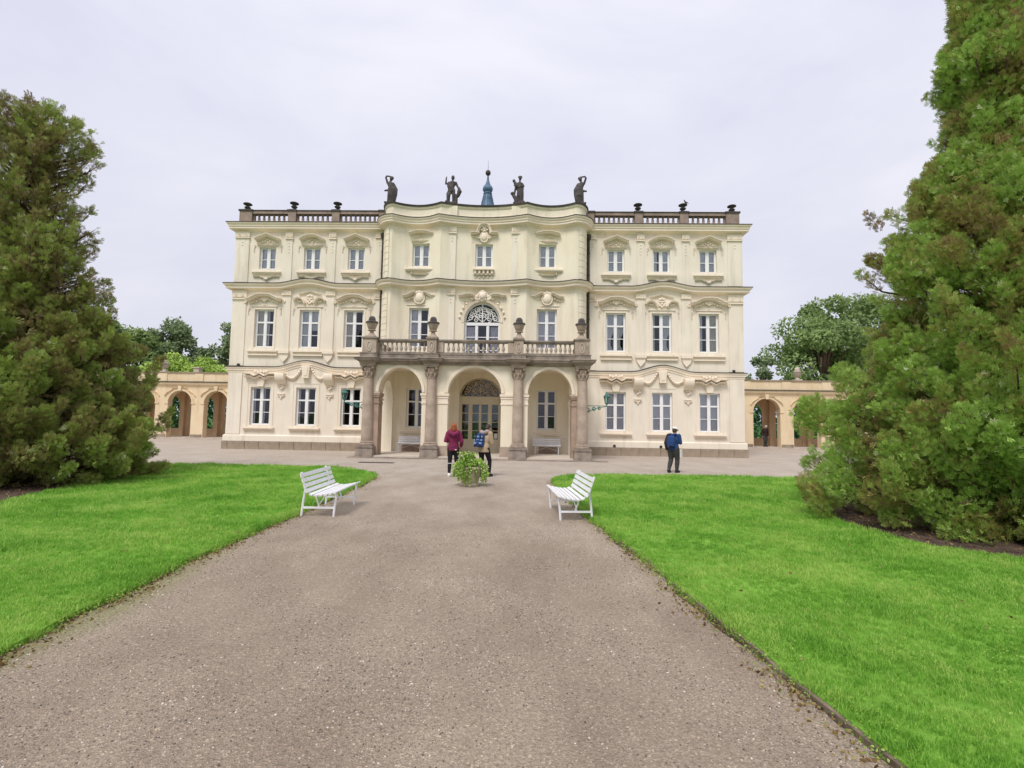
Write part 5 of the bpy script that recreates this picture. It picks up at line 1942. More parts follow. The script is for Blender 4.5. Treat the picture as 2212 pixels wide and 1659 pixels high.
def make_bench(lab, loc, rz, group, length=1.56, legx=0.64):
    root = thing('bench', lab, 'bench', loc, rz, group)
    for k_, (y, z, a) in enumerate(SLATS):
        mb = MB()
        l, w, t = length / 2, (0.028 if k_ < 6 else 0.0335), 0.012
        prof = [(-w, -t), (w, -t), (w + 0.002, 0), (w, t), (-w, t), (-w - 0.002, 0)]
        i = len(mb.v)
        for x in (-l, l):
            mb.v += [(x, p, q) for p, q in prof]
        n = len(prof)
        mb.f.append(tuple(range(i, i + n)))
        mb.f.append(tuple(reversed(range(i + n, i + 2 * n))))
        for k in range(n):
            k2 = (k + 1) % n
            mb.f.append((i + k, i + k2, i + n + k2, i + n + k))
        s_ = mb.build('slat', M['bench'], root, (0, y, z))
        s_.rotation_euler = (math.radians(a), 0, 0)
    for sx in (-1, 1):
        x = sx * legx
        mb = MB()
        pts = [(x, 0.30, 0.0), (x, 0.275, 0.25), (x, 0.245, 0.48), (x, 0.28, 0.62), (x, 0.335, 0.77)]
        mb.tube(pts, 0.021, 8)
        mb.build('rear_leg', M['bench'], root, smooth=40)
        mb = MB()
        mb.tube([(x, -0.27, 0.0), (x, -0.285, 0.2), (x, -0.31, 0.405)], 0.021, 8)
        mb.build('front_leg', M['bench'], root, smooth=40)
        mb = MB()
        mb.box(x - 0.013, x + 0.013, -0.27, 0.27, 0.135, 0.168)
        mb.tube([(x, -0.01, 0.165), (x, 0.06, 0.36)], 0.014, 6)
        mb.build('stretcher', M['bench'], root)
        mb = MB()
        mb.tube([(x, y + 0.02 * (k > 5), z - 0.026) for k, (y, z, a) in enumerate(SLATS)], 0.014, 6)
        mb.build('slat_rail', M['bench'], root)
    mb = MB()
    mb.tube([(-legx, 0.03, 0.15), (0, 0.05, 0.34), (legx, 0.03, 0.15)], 0.010, 6)
    mb.build('brace', M['bench'], root)
    return root


make_bench('white slatted bench on the left edge of the gravel path', (-1.36, 9.74, 0.0), math.radians(93), 'white benches beside the path')
make_bench('white slatted bench on the right edge of the gravel path', (3.19, 9.86, 0.0), math.radians(-85), 'white benches beside the path')
make_bench('white slatted bench under the left arch of the porch', (-3.45, FY - 1.35, 0.095), 0, 'white benches inside the porch', 1.42, 0.58)
make_bench('white slatted bench under the right arch of the porch', (3.41, FY - 1.35, 0.095), 0, 'white benches inside the porch', 1.42, 0.58)


# ================================================================== planter with trailing plant
PLX, PLY = 0.86, 13.72
pl = thing('planter', 'round pale stone planter standing on the path before the porch', 'planter', (PLX, PLY, 0))
mb = MB()
mb.lathe([(0.24, 0.0), (0.25, 0.05), (0.22, 0.08), (0.24, 0.12), (0.29, 0.30), (0.31, 0.44), (0.335, 0.46), (0.335, 0.52), (0.29, 0.52), (0.27, 0.46)], n=28)
mb.build('bowl', M['planter'], pl, smooth=40)
mb = MB()
mb.lathe([(0.27, 0.44), (0.27, 0.47)], n=20)
mb.build('soil', M['soil'], pl)


def foliage(name, C, D, S, tint, tmpl, mat, parent=None, roll=None, up=None):
    """many small sprays as one mesh: C centres, D directions, S sizes, tint per spray, tmpl = (verts, faces) in x = along, y = side, z = out"""
    tv, tf = tmpl
    tv = np.array(tv, dtype=np.float64)
    N, k = len(C), len(tv)
    D = D / np.maximum(1e-9, np.linalg.norm(D, axis=1))[:, None]
    R = RNG.normal(size=(N, 3)) if roll is None else roll
    B = np.cross(D, R)
    B /= np.maximum(1e-9, np.linalg.norm(B, axis=1))[:, None]
    Nn = np.cross(D, B)
    V = C[:, None, :] + S[:, None, None] * (tv[None, :, 0, None] * D[:, None, :] + tv[None, :, 1, None] * B[:, None, :] + tv[None, :, 2, None] * Nn[:, None, :])
    V = V.reshape(-1, 3)
    loops, starts, tot = [], [], []
    for f in tf:
        tot.append(len(f))
    tf_flat = np.concatenate([np.array(f) for f in tf])
    nl = len(tf_flat)
    LP = (np.arange(N)[:, None] * k + tf_flat[None, :]).reshape(-1)
    T = np.tile(np.array(tot), N)
    ST = np.concatenate([[0], np.cumsum(T)[:-1]])
    me = bpy.data.meshes.new(name)
    me.vertices.add(N * k)
    me.vertices.foreach_set('co', V.astype(np.float32).ravel())
    me.loops.add(len(LP))
    me.loops.foreach_set('vertex_index', LP.astype(np.int32))
    me.polygons.add(len(T))
    me.polygons.foreach_set('loop_start', ST.astype(np.int32))
    me.polygons.foreach_set('loop_total', T.astype(np.int32))
    at = me.attributes.new('tint', 'FLOAT', 'POINT')
    at.data.foreach_set('value', np.repeat(tint, k).astype(np.float32))
    me.materials.append(mat)
    me.update(calc_edges=True)
    return inst(name, me, parent)


LEAF = ([(0, 0, 0), (0.35, -0.30, 0.06), (0.7, -0.22, 0.06), (1.0, 0, -0.04), (0.7, 0.22, 0.06), (0.35, 0.30, 0.06)], [(0, 1, 2, 3), (0, 3, 4, 5)])
SPRAY = ([(0, -0.06, 0), (0, 0.06, 0), (1.0, 0.0, 0.05), (0.10, 0.02, 0.0), (0.60, -0.40, 0.06), (0.78, -0.27, 0.06), (0.60, 0.40, 0.06), (0.78, 0.27, 0.06),
          (0.36, 0.0, 0.02), (0.90, 0.25, -0.06), (1.0, 0.13, -0.06), (0.90, -0.25, -0.05), (1.0, -0.13, -0.05)],
         [(0, 2, 1), (3, 5, 4), (3, 6, 7), (8, 9, 10), (8, 12, 11)])

# trailing ivy-like plant
pt = thing('plant', 'bright green leafy plant spilling over the round stone planter', 'plant', (PLX, PLY, 0.47))
mb = MB()
Cs, Ds = [], []
r_ = random.Random(12)
for k in range(95):
    a = r_.uniform(0, 2 * PI)
    trail = r_.random() < 0.62
    if trail:
        reach, drop = r_.uniform(0.30, 0.46), r_.uniform(0.05, 0.42)
        if -2.3 < a < -1.75:
            drop *= 0.2
        P_ = [(0.12 * math.cos(a), 0.12 * math.sin(a), 0.0), (0.25 * math.cos(a), 0.25 * math.sin(a), r_.uniform(0.15, 0.26)), (reach * math.cos(a), reach * math.sin(a), 0.08), (reach * 1.04 * math.cos(a + 0.1), reach * 1.04 * math.sin(a + 0.1), -drop * 0.6), (reach * math.cos(a + 0.15), reach * math.sin(a + 0.15), -drop)]
    else:
        h = r_.uniform(0.2, 0.44)
        w = r_.uniform(0.0, 0.3)
        P_ = [(0.1 * math.cos(a), 0.1 * math.sin(a), 0.0), (w * 0.6 * math.cos(a), w * 0.6 * math.sin(a), h * 0.6), (w * math.cos(a), w * math.sin(a), h)]
    mb.tube(P_, 0.005, 4)
    for p, q in zip(P_, P_[1:]):
        p, q = np.array(p), np.array(q)
        for t in np.linspace(0.1, 1, 7):
            for _ in range(2):
                Cs.append(p + (q - p) * t + RNG.normal(size=3) * 0.02)
                Ds.append(np.array([p[0] + q[0], p[1] + q[1], 0]) * 0.8 + RNG.normal(size=3) * 0.35 + np.array([0, 0, 0.05]))
mb.build('stem', M['ivy'], pt)
Cs, Ds = np.array(Cs), np.array(Ds)
o = foliage('leaves', Cs, Ds, RNG.uniform(0.035, 0.075, len(Cs)), RNG.uniform(0, 1, len(Cs)), LEAF, M['ivy'], pt)
tag(o, kind='stuff')


# ================================================================== people
def hand(mb, w, d, palm_n, sc=1.0, curl=0.4, thumb_side=1):
    """palm with five separate curled fingers; w wrist, d pointing direction, palm_n facing of the palm"""
    w, d, n = Vector(w), Vector(d).normalized(), Vector(palm_n)
    n = (n - d * n.dot(d)).normalized()
    s = d.cross(n) * thumb_side
    mb.tube([w - d * 0.03, w + d * 0.01, w + d * 0.05 * sc, w + d * 0.085 * sc], [0.026, 0.030 * sc, 0.042 * sc, 0.040 * sc], 10, 0.5, True, s)
    for k, (off, ln) in enumerate(((0.030, 0.068), (0.010, 0.078), (-0.010, 0.072), (-0.030, 0.056))):
        b = w + d * 0.078 * sc + s * off * sc
        m = b + (d * math.cos(curl) + n * math.sin(curl)) * ln * 0.55 * sc
        e = m + (d * math.cos(curl * 2.4) + n * math.sin(curl * 2.4)) * ln * 0.5 * sc
        mb.limb([b, m, e], [0.0105 * sc, 0.0095 * sc, 0.0085 * sc], 6)
    b = w + d * 0.025 * sc + s * 0.036 * sc
    m = b + (d * 0.6 + s * 0.75 + n * 0.3).normalized() * 0.036 * sc
    mb.limb([b, m, m + (d * 0.9 + s * 0.1 + n * 0.5).normalized() * 0.03 * sc], [0.013 * sc, 0.0115 * sc, 0.0095 * sc], 6)


def lerp(a, b, t):
    return tuple(a[k] + (b[k] - a[k]) * t for k in range(3))


def person(lab, loc, rz, J, hands, jacket, trousers, shoes, hair=None, jk=None, female=False, face_dir=(0, -1, 0), coat_len=0.80, sleeve_mats=None, hood=None, group=None):
    """J: joints in local metres, the figure faces -y"""
    root = thing('person', lab, 'person', loc, rz, group)
    mb = MB()
    pel, che, nek, hed = J['pelvis'], J['chest'], J['neck'], J['head']
    mb.limb([pel, lerp(pel, che, 0.5), che, lerp(che, nek, 0.6)], [0.13, 0.115, 0.135, 0.08], 14, 0.75, (1, 0, 0))
    mb.limb([lerp(che, nek, 0.7), lerp(nek, hed, 0.4)], [0.058, 0.052], 10)
    f = Vector(face_dir).normalized()
    up = (Vector(hed) - Vector(nek)).normalized()
    sd = f.cross(up).normalized()
    H = Vector(hed)
    R = Matrix((sd, -f, up)).transposed()
    mb.ellipsoid(H + up * 0.02, (0.077, 0.094, 0.105), 14, 12, R)
    mb.ellipsoid(H - up * 0.045 + f * 0.025, (0.056, 0.062, 0.065), 12, 10, R)
    mb.ellipsoid(H + f * 0.098 - up * 0.012, (0.014, 0.020, 0.022), 8, 6, R)
    mb.ellipsoid(H + f * 0.088 - up * 0.055, (0.022, 0.012, 0.010), 8, 6, R)
    for q in (-1, 1):
        mb.ellipsoid(H + sd * q * 0.078 - up * 0.005, (0.012, 0.018, 0.03), 8, 6, R)
        mb.ellipsoid(H + sd * q * 0.03 + f * 0.083 + up * 0.022, (0.013, 0.010, 0.008), 8, 6, R)
    for q in ('l', 'r'):
        mb.limb([J['sh_' + q], J['el_' + q], J['wr_' + q]], [0.05, 0.04, 0.027], 10)
        d, n, ts = hands[q]
        hand(mb, J['wr_' + q], d, n, 0.95, 0.45, ts)
        mb.limb([J['hip_' + q], lerp(J['hip_' + q], J['kn_' + q], 0.4), J['kn_' + q], lerp(J['kn_' + q], J['an_' + q], 0.35), J['an_' + q]], [0.085, 0.075, 0.055, 0.052, 0.036], 12)
        a, t = Vector(J['an_' + q]), Vector(J['toe_' + q])
        mb.limb([a + (a - t) * 0.15, lerp(a, t, 0.6), t], [0.036, 0.034, 0.026], 8)
    remesh(mb, 'body', M['skin'], 0.0105, 2, root)
    # trousers
    mb = MB()
    tr = J.get('trouser', 1.0)
    mb.limb([lerp(pel, che, 0.15), pel], [0.135, 0.145], 14, 0.78, (1, 0, 0))
    for q in ('l', 'r'):
        h, k, a = J['hip_' + q], J['kn_' + q], J['an_' + q]
        mb.limb([h, lerp(h, k, 0.4), k, lerp(k, a, 0.4), lerp(k, a, 0.93)], [0.105 * (1 + (tr - 1) * 0.4), 0.09 * tr, 0.064 * tr, 0.062 * tr, 0.046 * tr], 12)
    remesh(mb, 'trousers', M[trousers], 0.013, 2, root)
    # jacket with sleeves
    mb = MB()
    w = 0.165 if female else 0.185
    hem = lerp(pel, (pel[0], pel[1], coat_len - 0.06), 1.0)
    mb.rings([((hem[0], hem[1], coat_len), w * 0.98 + 0.02, 0.135), ((pel[0], pel[1], pel[2] + 0.04), w + 0.005, 0.14), (lerp(pel, che, 0.45), w - 0.02, 0.13), (lerp(pel, che, 0.8), w + 0.015, 0.145),
              (lerp(che, nek, 0.1), w + 0.03, 0.145), (lerp(che, nek, 0.5), w - 0.03, 0.115), (lerp(che, nek, 0.85), 0.08, 0.08), (lerp(nek, hed, 0.12), 0.068, 0.07)], 18)
    for q in ('l', 'r'):
        s, e, wr = J['sh_' + q], J['el_' + q], J['wr_' + q]
        rad = [0.085, 0.075, 0.062, 0.055, 0.046]
        sl = [s, lerp(s, e, 0.5), e, lerp(e, wr, 0.5), lerp(e, wr, 0.96)]
        if sleeve_mats and q in sleeve_mats:
            m2 = MB()
            m2.limb(sl, [r * 1.04 for r in rad], 12)
            remesh(m2, 'sleeve', M[sleeve_mats[q]], 0.013, 2, root)
        else:
            mb.limb(sl, rad, 12)
    if jk:
        jk(mb)
    remesh(mb, 'jacket', M[jacket], 0.0125, 3, root)
    if hood:
        m2 = MB()
        hood(m2)
        remesh(m2, 'hood', M[J.get('hood_mat', jacket)], 0.0125, 2, root)
    for q in ('l', 'r'):
        a, t = Vector(J['an_' + q]), Vector(J['toe_' + q])
        dd = (t - a)
        mb = MB()
        low = Vector((0, 0, -0.018))
        heel = a - Vector((dd.x, dd.y, 0)).normalized() * 0.045 + Vector((0, 0, -0.025))
        mb.limb([heel, lerp(a + low, t, 0.45), t + Vector((0, 0, 0.0))], [0.046, 0.047, 0.036], 10)
        mb.limb([a + Vector((0, 0, 0.02)), a], [0.046, 0.05], 10)
        sh = remesh(mb, 'shoe', M[shoes], 0.011, 2, root)
        mb = MB()
        mb.limb([heel + Vector((0, 0, -0.030)), lerp(a, t, 0.5)[:2] + (min(heel.z, t.z) - 0.026,), t + Vector((0, 0, -0.022))], [0.038, 0.042, 0.032], 10, 1.0)
        for k in range(len(mb.v)):
            v = mb.v[k]
            base = heel.z + (t.z - heel.z) * 0.5
            mb.v[k] = (v[0], v[1], max(min(v[2], heel.z - 0.02 if heel.z < t.z + 0.03 else v[2]), min(heel.z, t.z) - 0.047))
        mb.build('sole', M['shoe_dark' if shoes == 'shoe_dark' else 'white_cloth'], sh)
    if hair:
        m2 = MB()
        hair(m2, H, f, up, sd, R)
        remesh(m2, 'hair', M[J['hair_mat']], 0.011, 2, root)
    return root


# --- woman in plum jacket, seen from behind (walking away, +y): built facing -y and turned round
def hair_long(mb, H, f, up, sd, R):
    mb.ellipsoid(H + up * 0.035 - f * 0.015, (0.092, 0.104, 0.105), 14, 12, R)
    mb.ellipsoid(H - up * 0.06 - f * 0.06, (0.085, 0.06, 0.12), 12, 10, R)
    for q in (-1, 1):
        mb.limb([H + sd * q * 0.065 - f * 0.03, H + sd * q * 0.09 - up * 0.13 - f * 0.03, H + sd * q * 0.10 - up * 0.20 + f * 0.0], [0.04, 0.045, 0.03], 8)


JW = dict(pelvis=(0, 0.0, 0.90), chest=(0, 0.01, 1.22), neck=(0, 0.0, 1.39), head=(0.0, -0.01, 1.515),
          sh_l=(0.16, 0.0, 1.325), el_l=(0.245, 0.05, 1.09), wr_l=(0.15, -0.17, 1.08),
          sh_r=(-0.16, 0.0, 1.325), el_r=(-0.255, 0.02, 1.07), wr_r=(-0.235, -0.14, 0.93),
          hip_l=(0.085, 0, 0.86), kn_l=(0.10, -0.01, 0.47), an_l=(0.115, 0.03, 0.085), toe_l=(0.125, -0.11, 0.04),
          hip_r=(-0.085, 0, 0.86), kn_r=(-0.10, -0.05, 0.47), an_r=(-0.11, 0.0, 0.085), toe_r=(-0.13, -0.14, 0.04), trouser=0.98, hair_mat='hair_red')


def hood_back(mb):
    mb.limb([(-0.13, 0.05, 1.40), (-0.10, 0.14, 1.335), (0, 0.165, 1.29), (0.10, 0.14, 1.335), (0.13, 0.05, 1.40)], [0.05, 0.07, 0.085, 0.07, 0.05], 12)
    mb.limb([(-0.08, 0.0, 1.42), (0, 0.075, 1.41), (0.08, 0.0, 1.42)], [0.045, 0.05, 0.045], 10)


woman = person('red-haired woman in a plum hooded jacket and black leggings, back turned, by the planter', (0.12, 15.75, 0.0), PI + 0.12, JW,
               dict(l=((-0.3, -0.9, 0.1), (-0.9, 0.2, -0.2), -1), r=((0.15, -0.75, -0.6), (0.9, 0.2, 0.0), 1)),
               'plum', 'leggings', 'white_cloth', hair_long, None, True, (0, -1, -0.05), 0.80, None, hood_back)
for x, z, w, h in ((-0.10, 1.285, 0.055, 0.028), (-0.075, 0.835, 0.06, 0.022)):
    mb = MB()
    mb.box(x - w / 2, x + w / 2, 0.130, 0.17 if z > 1 else 0.150, z - h / 2, z + h / 2)
    mb.build('logo_patch', M['white_cloth'], woman)
for q in ('l', 'r'):
    k = JW['kn_' + q]
    mb = MB()
    mb.lathe([(0.066, 0.0), (0.07, 0.012), (0.066, 0.024)], (k[0], k[1], k[2] - 0.07), 12)
    mb.build('knee_stripe', M['white_cloth'], woman)

# --- man in beige jacket with a blue rucksack, bent over something in his hands
def hair_short(mb, H, f, up, sd, R):
    mb.ellipsoid(H + up * 0.03 - f * 0.02, (0.086, 0.098, 0.10), 14, 12, R)
    mb.ellipsoid(H - up * 0.03 - f * 0.055, (0.07, 0.045, 0.06), 12, 10, R)


JM = dict(pelvis=(0, 0.06, 0.90), chest=(0, -0.02, 1.22), neck=(0, -0.09, 1.395), head=(0.0, -0.17, 1.50),
          sh_l=(0.18, -0.03, 1.33), el_l=(0.235, -0.06, 1.05), wr_l=(0.08, -0.27, 1.08),
          sh_r=(-0.18, -0.03, 1.33), el_r=(-0.235, -0.05, 1.05), wr_r=(-0.07, -0.27, 1.07),
          hip_l=(0.095, 0.05, 0.87), kn_l=(0.12, -0.02, 0.47), an_l=(0.12, 0.15, 0.085), toe_l=(0.15, 0.01, 0.04),
          hip_r=(-0.095, 0.05, 0.87), kn_r=(-0.12, -0.11, 0.48), an_r=(-0.12, -0.09, 0.085), toe_r=(-0.13, -0.23, 0.04), trouser=1.06, hair_mat='hair_brown', hood_mat='grey_cloth')


def hood_m(mb):
    mb.limb([(-0.12, 0.0, 1.405), (-0.09, 0.09, 1.375), (0, 0.115, 1.35), (0.09, 0.09, 1.375), (0.12, 0.0, 1.405)], [0.045, 0.06, 0.065, 0.06, 0.045], 12)


MAN_LOC, MAN_RZ = (1.07, 15.98, 0.0), PI - 0.55
man2 = person('dark-haired man in a beige jacket, bent over something in his hands, walking behind the planter', MAN_LOC, MAN_RZ, JM,
              dict(l=((-0.7, -0.6, 0.1), (-0.5, 0.3, 0.7), -1), r=((0.7, -0.6, 0.1), (0.5, 0.3, 0.7), 1)),
              'beige_cloth', 'leggings', 'shoe_dark', hair_short, None, False, (0, -0.8, -0.6), 0.76, None, hood_m)
bag = thing('backpack', 'blue and pale checked backpack on the back of the man in beige', 'backpack', MAN_LOC, MAN_RZ)
mb = MB()
mb.rings([((0.06, 0.20, 0.92), 0.13, 0.08), ((0.06, 0.215, 0.95), 0.165, 0.115), ((0.06, 0.19, 1.10), 0.165, 0.115), ((0.06, 0.16, 1.27), 0.15, 0.10), ((0.06, 0.145, 1.34), 0.10, 0.07)], 16)
remesh(mb, 'pack', M['blue_cloth'], 0.013, 2, bag)
for z in (1.02, 1.12, 1.22):
    yy = 0.305 - 0.18 * (z - 0.95)
    one_box('pale_band', M['sky_cloth'], bag, -0.08, 0.20, yy - 0.02, yy + 0.014, z, z + 0.045)
mb = MB()
mb.box(-0.06, 0.18, 0.31, 0.345, 0.925, 1.01, 0.01, 0.01)
mb.build('lower_pocket', M['navy_cloth'], bag)
for x in (-0.02, 0.14):
    mb = MB()
    mb.box(x - 0.02, x + 0.02, 0.27, 0.30, 1.13, 1.32)
    mb.tube([(x + (x - 0.06) * 0.7, 0.08, 1.36), (x + (x - 0.06) * 0.9, -0.06, 1.42), (x + (x - 0.06) * 0.9, -0.16, 1.3), (x + (x - 0.06) * 1.0, -0.13, 1.05), (x + (x - 0.06), 0.09, 0.97)], 0.018, 6, 0.5)
    mb.build('strap', M['navy_cloth'], bag)
mb = MB()
mb.box(-0.05, 0.05, -0.375, -0.365, 1.05, 1.16)
o = mb.build('leaflet', M['paper'], None, MAN_LOC)
o.rotation_euler = (0, 0, MAN_RZ)
tag(o, 'small white leaflet in the hands of the man in beige', 'leaflet')

# --- man in blue jacket and white cap, phone in his right hand, in front of the right wing
JB = dict(pelvis=(0, 0.0, 0.88), chest=(0.0, -0.03, 1.19), neck=(0.0, -0.06, 1.36), head=(0.0, -0.11, 1.475),
          sh_l=(0.185, -0.01, 1.30), el_l=(0.25, 0.10, 1.05), wr_l=(0.25, 0.02, 0.81),
          sh_r=(-0.185, -0.03, 1.30), el_r=(-0.24, -0.05, 1.04), wr_r=(-0.14, -0.27, 1.06),
          hip_l=(0.09, 0, 0.85), kn_l=(0.11, -0.02, 0.46), an_l=(0.10, 0.17, 0.105), toe_l=(0.11, 0.05, 0.04),
          hip_r=(-0.09, 0, 0.85), kn_r=(-0.10, -0.08, 0.46), an_r=(-0.10, -0.03, 0.085), toe_r=(-0.12, -0.17, 0.04), trouser=1.32, hair_mat='hair_brown', hood_mat='blue_cloth')
MB_LOC, MB_RZ = (7.62, 18.42, 0.0), PI - 0.75


def hood_b(mb):
    mb.limb([(-0.11, 0.02, 1.36), (0, 0.09, 1.33), (0.11, 0.02, 1.36)], [0.04, 0.055, 0.04], 10)


man3 = person('man in a blue jacket and white cap walking past the right wing of the palace', MB_LOC, MB_RZ, JB,
              dict(l=((0.05, -0.2, -0.97), (-1, 0, 0), 1), r=((0.45, -0.85, 0.1), (0.3, 0.2, 0.9), 1)),
              'blue_cloth', 'charcoal_cloth', 'shoe_dark', hair_short, None, False, (0, -0.9, -0.4), 0.80, {'l': 'brown_cloth'}, hood_b)
mb = MB()
up = Vector((0, -0.39, 0.92)).normalized()
H = Vector(JB['head'])
f = Vector((0, -0.92, -0.39))
sd = f.cross(up).normalized()
R = Matrix((sd, -f, up)).transposed()
mb.ellipsoid(H + up * 0.075 - f * 0.005, (0.098, 0.11, 0.075), 14, 12, R)
mb.ellipsoid(H + up * 0.055 + f * 0.01, (0.125, 0.15, 0.012), 16, 6, R)
o = remesh(mb, 'cap', M['white_cloth'], 0.010, 1)
o.location = MB_LOC
o.rotation_euler = (0, 0, MB_RZ)
tag(o, 'white brimmed cap on the head of the man in blue', 'cap')
o = thing('backpack', 'plain deep blue backpack on the back of the man in the white cap', 'backpack', MB_LOC, MB_RZ)
mb = MB()
mb.rings([((0.02, 0.17, 0.92), 0.13, 0.07), ((0.02, 0.18, 0.95), 0.155, 0.10), ((0.02, 0.165, 1.10), 0.155, 0.105), ((0.02, 0.13, 1.25), 0.14, 0.09), ((0.02, 0.10, 1.32), 0.09, 0.06)], 16)
remesh(mb, 'pack', M['blue_cloth'], 0.013, 2, o)
for x in (-0.09, 0.13):
    mb = MB()
    mb.tube([(x, 0.09, 1.33), (x * 1.1, -0.05, 1.37), (x * 1.15, -0.17, 1.24), (x * 1.3, -0.13, 1.02), (x * 1.4, 0.08, 0.96)], 0.018, 6, 0.5)
    mb.build('strap', M['navy_cloth'], o)
mb = MB()
mb.box(-0.115, -0.045, -0.44, -0.33, 1.085, 1.096)
o = mb.build('phone', M['black'], None, MB_LOC)
o.rotation_euler = (0, 0, MB_RZ)
tag(o, 'black phone held out by the man in blue', 'phone')
mb = MB()
mb.box(-0.30, -0.285, -0.06, 0.10, 0.55, 0.84)
o = mb.build('folded_map', M['paper'], None, MB_LOC)
o.rotation_euler = (0, 0, MB_RZ)
tag(o, 'white folded map at the hip of the man in blue', 'map')

# --- distant visitor standing in the right arcade
JD = dict(JB)
JD.update(an_l=(0.10, 0.02, 0.085), toe_l=(0.12, -0.12, 0.04), kn_l=(0.10, -0.02, 0.46), wr_l=(0.24, -0.04, 0.80), el_l=(0.25, 0.03, 1.05), el_r=(-0.25, 0.03, 1.05), wr_r=(-0.24, -0.04, 0.80), trouser=1.15)


def hair_pale(mb, H, f, up, sd, R):
    mb.ellipsoid(H + up * 0.04 - f * 0.01, (0.092, 0.104, 0.10), 14, 12, R)


JD['hair_mat'] = 'white_cloth'
person('small far-off visitor with a pale hat standing inside the right arcade', (20.45, AY + 1.2, 0.1), 0.2, JD,
       dict(l=((0.0, -0.2, -0.97), (-1, 0, 0), 1), r=((0.0, -0.2, -0.97), (1, 0, 0), -1)), 'brown_cloth', 'charcoal_cloth', 'shoe_dark', hair_pale, None, False, (0, -1, 0), 0.8)


# ================================================================== trees
def interp(prof, z):
    zs = [p[0] for p in prof]
    rs = [p[1] for p in prof]
    return float(np.interp(z, zs, rs))


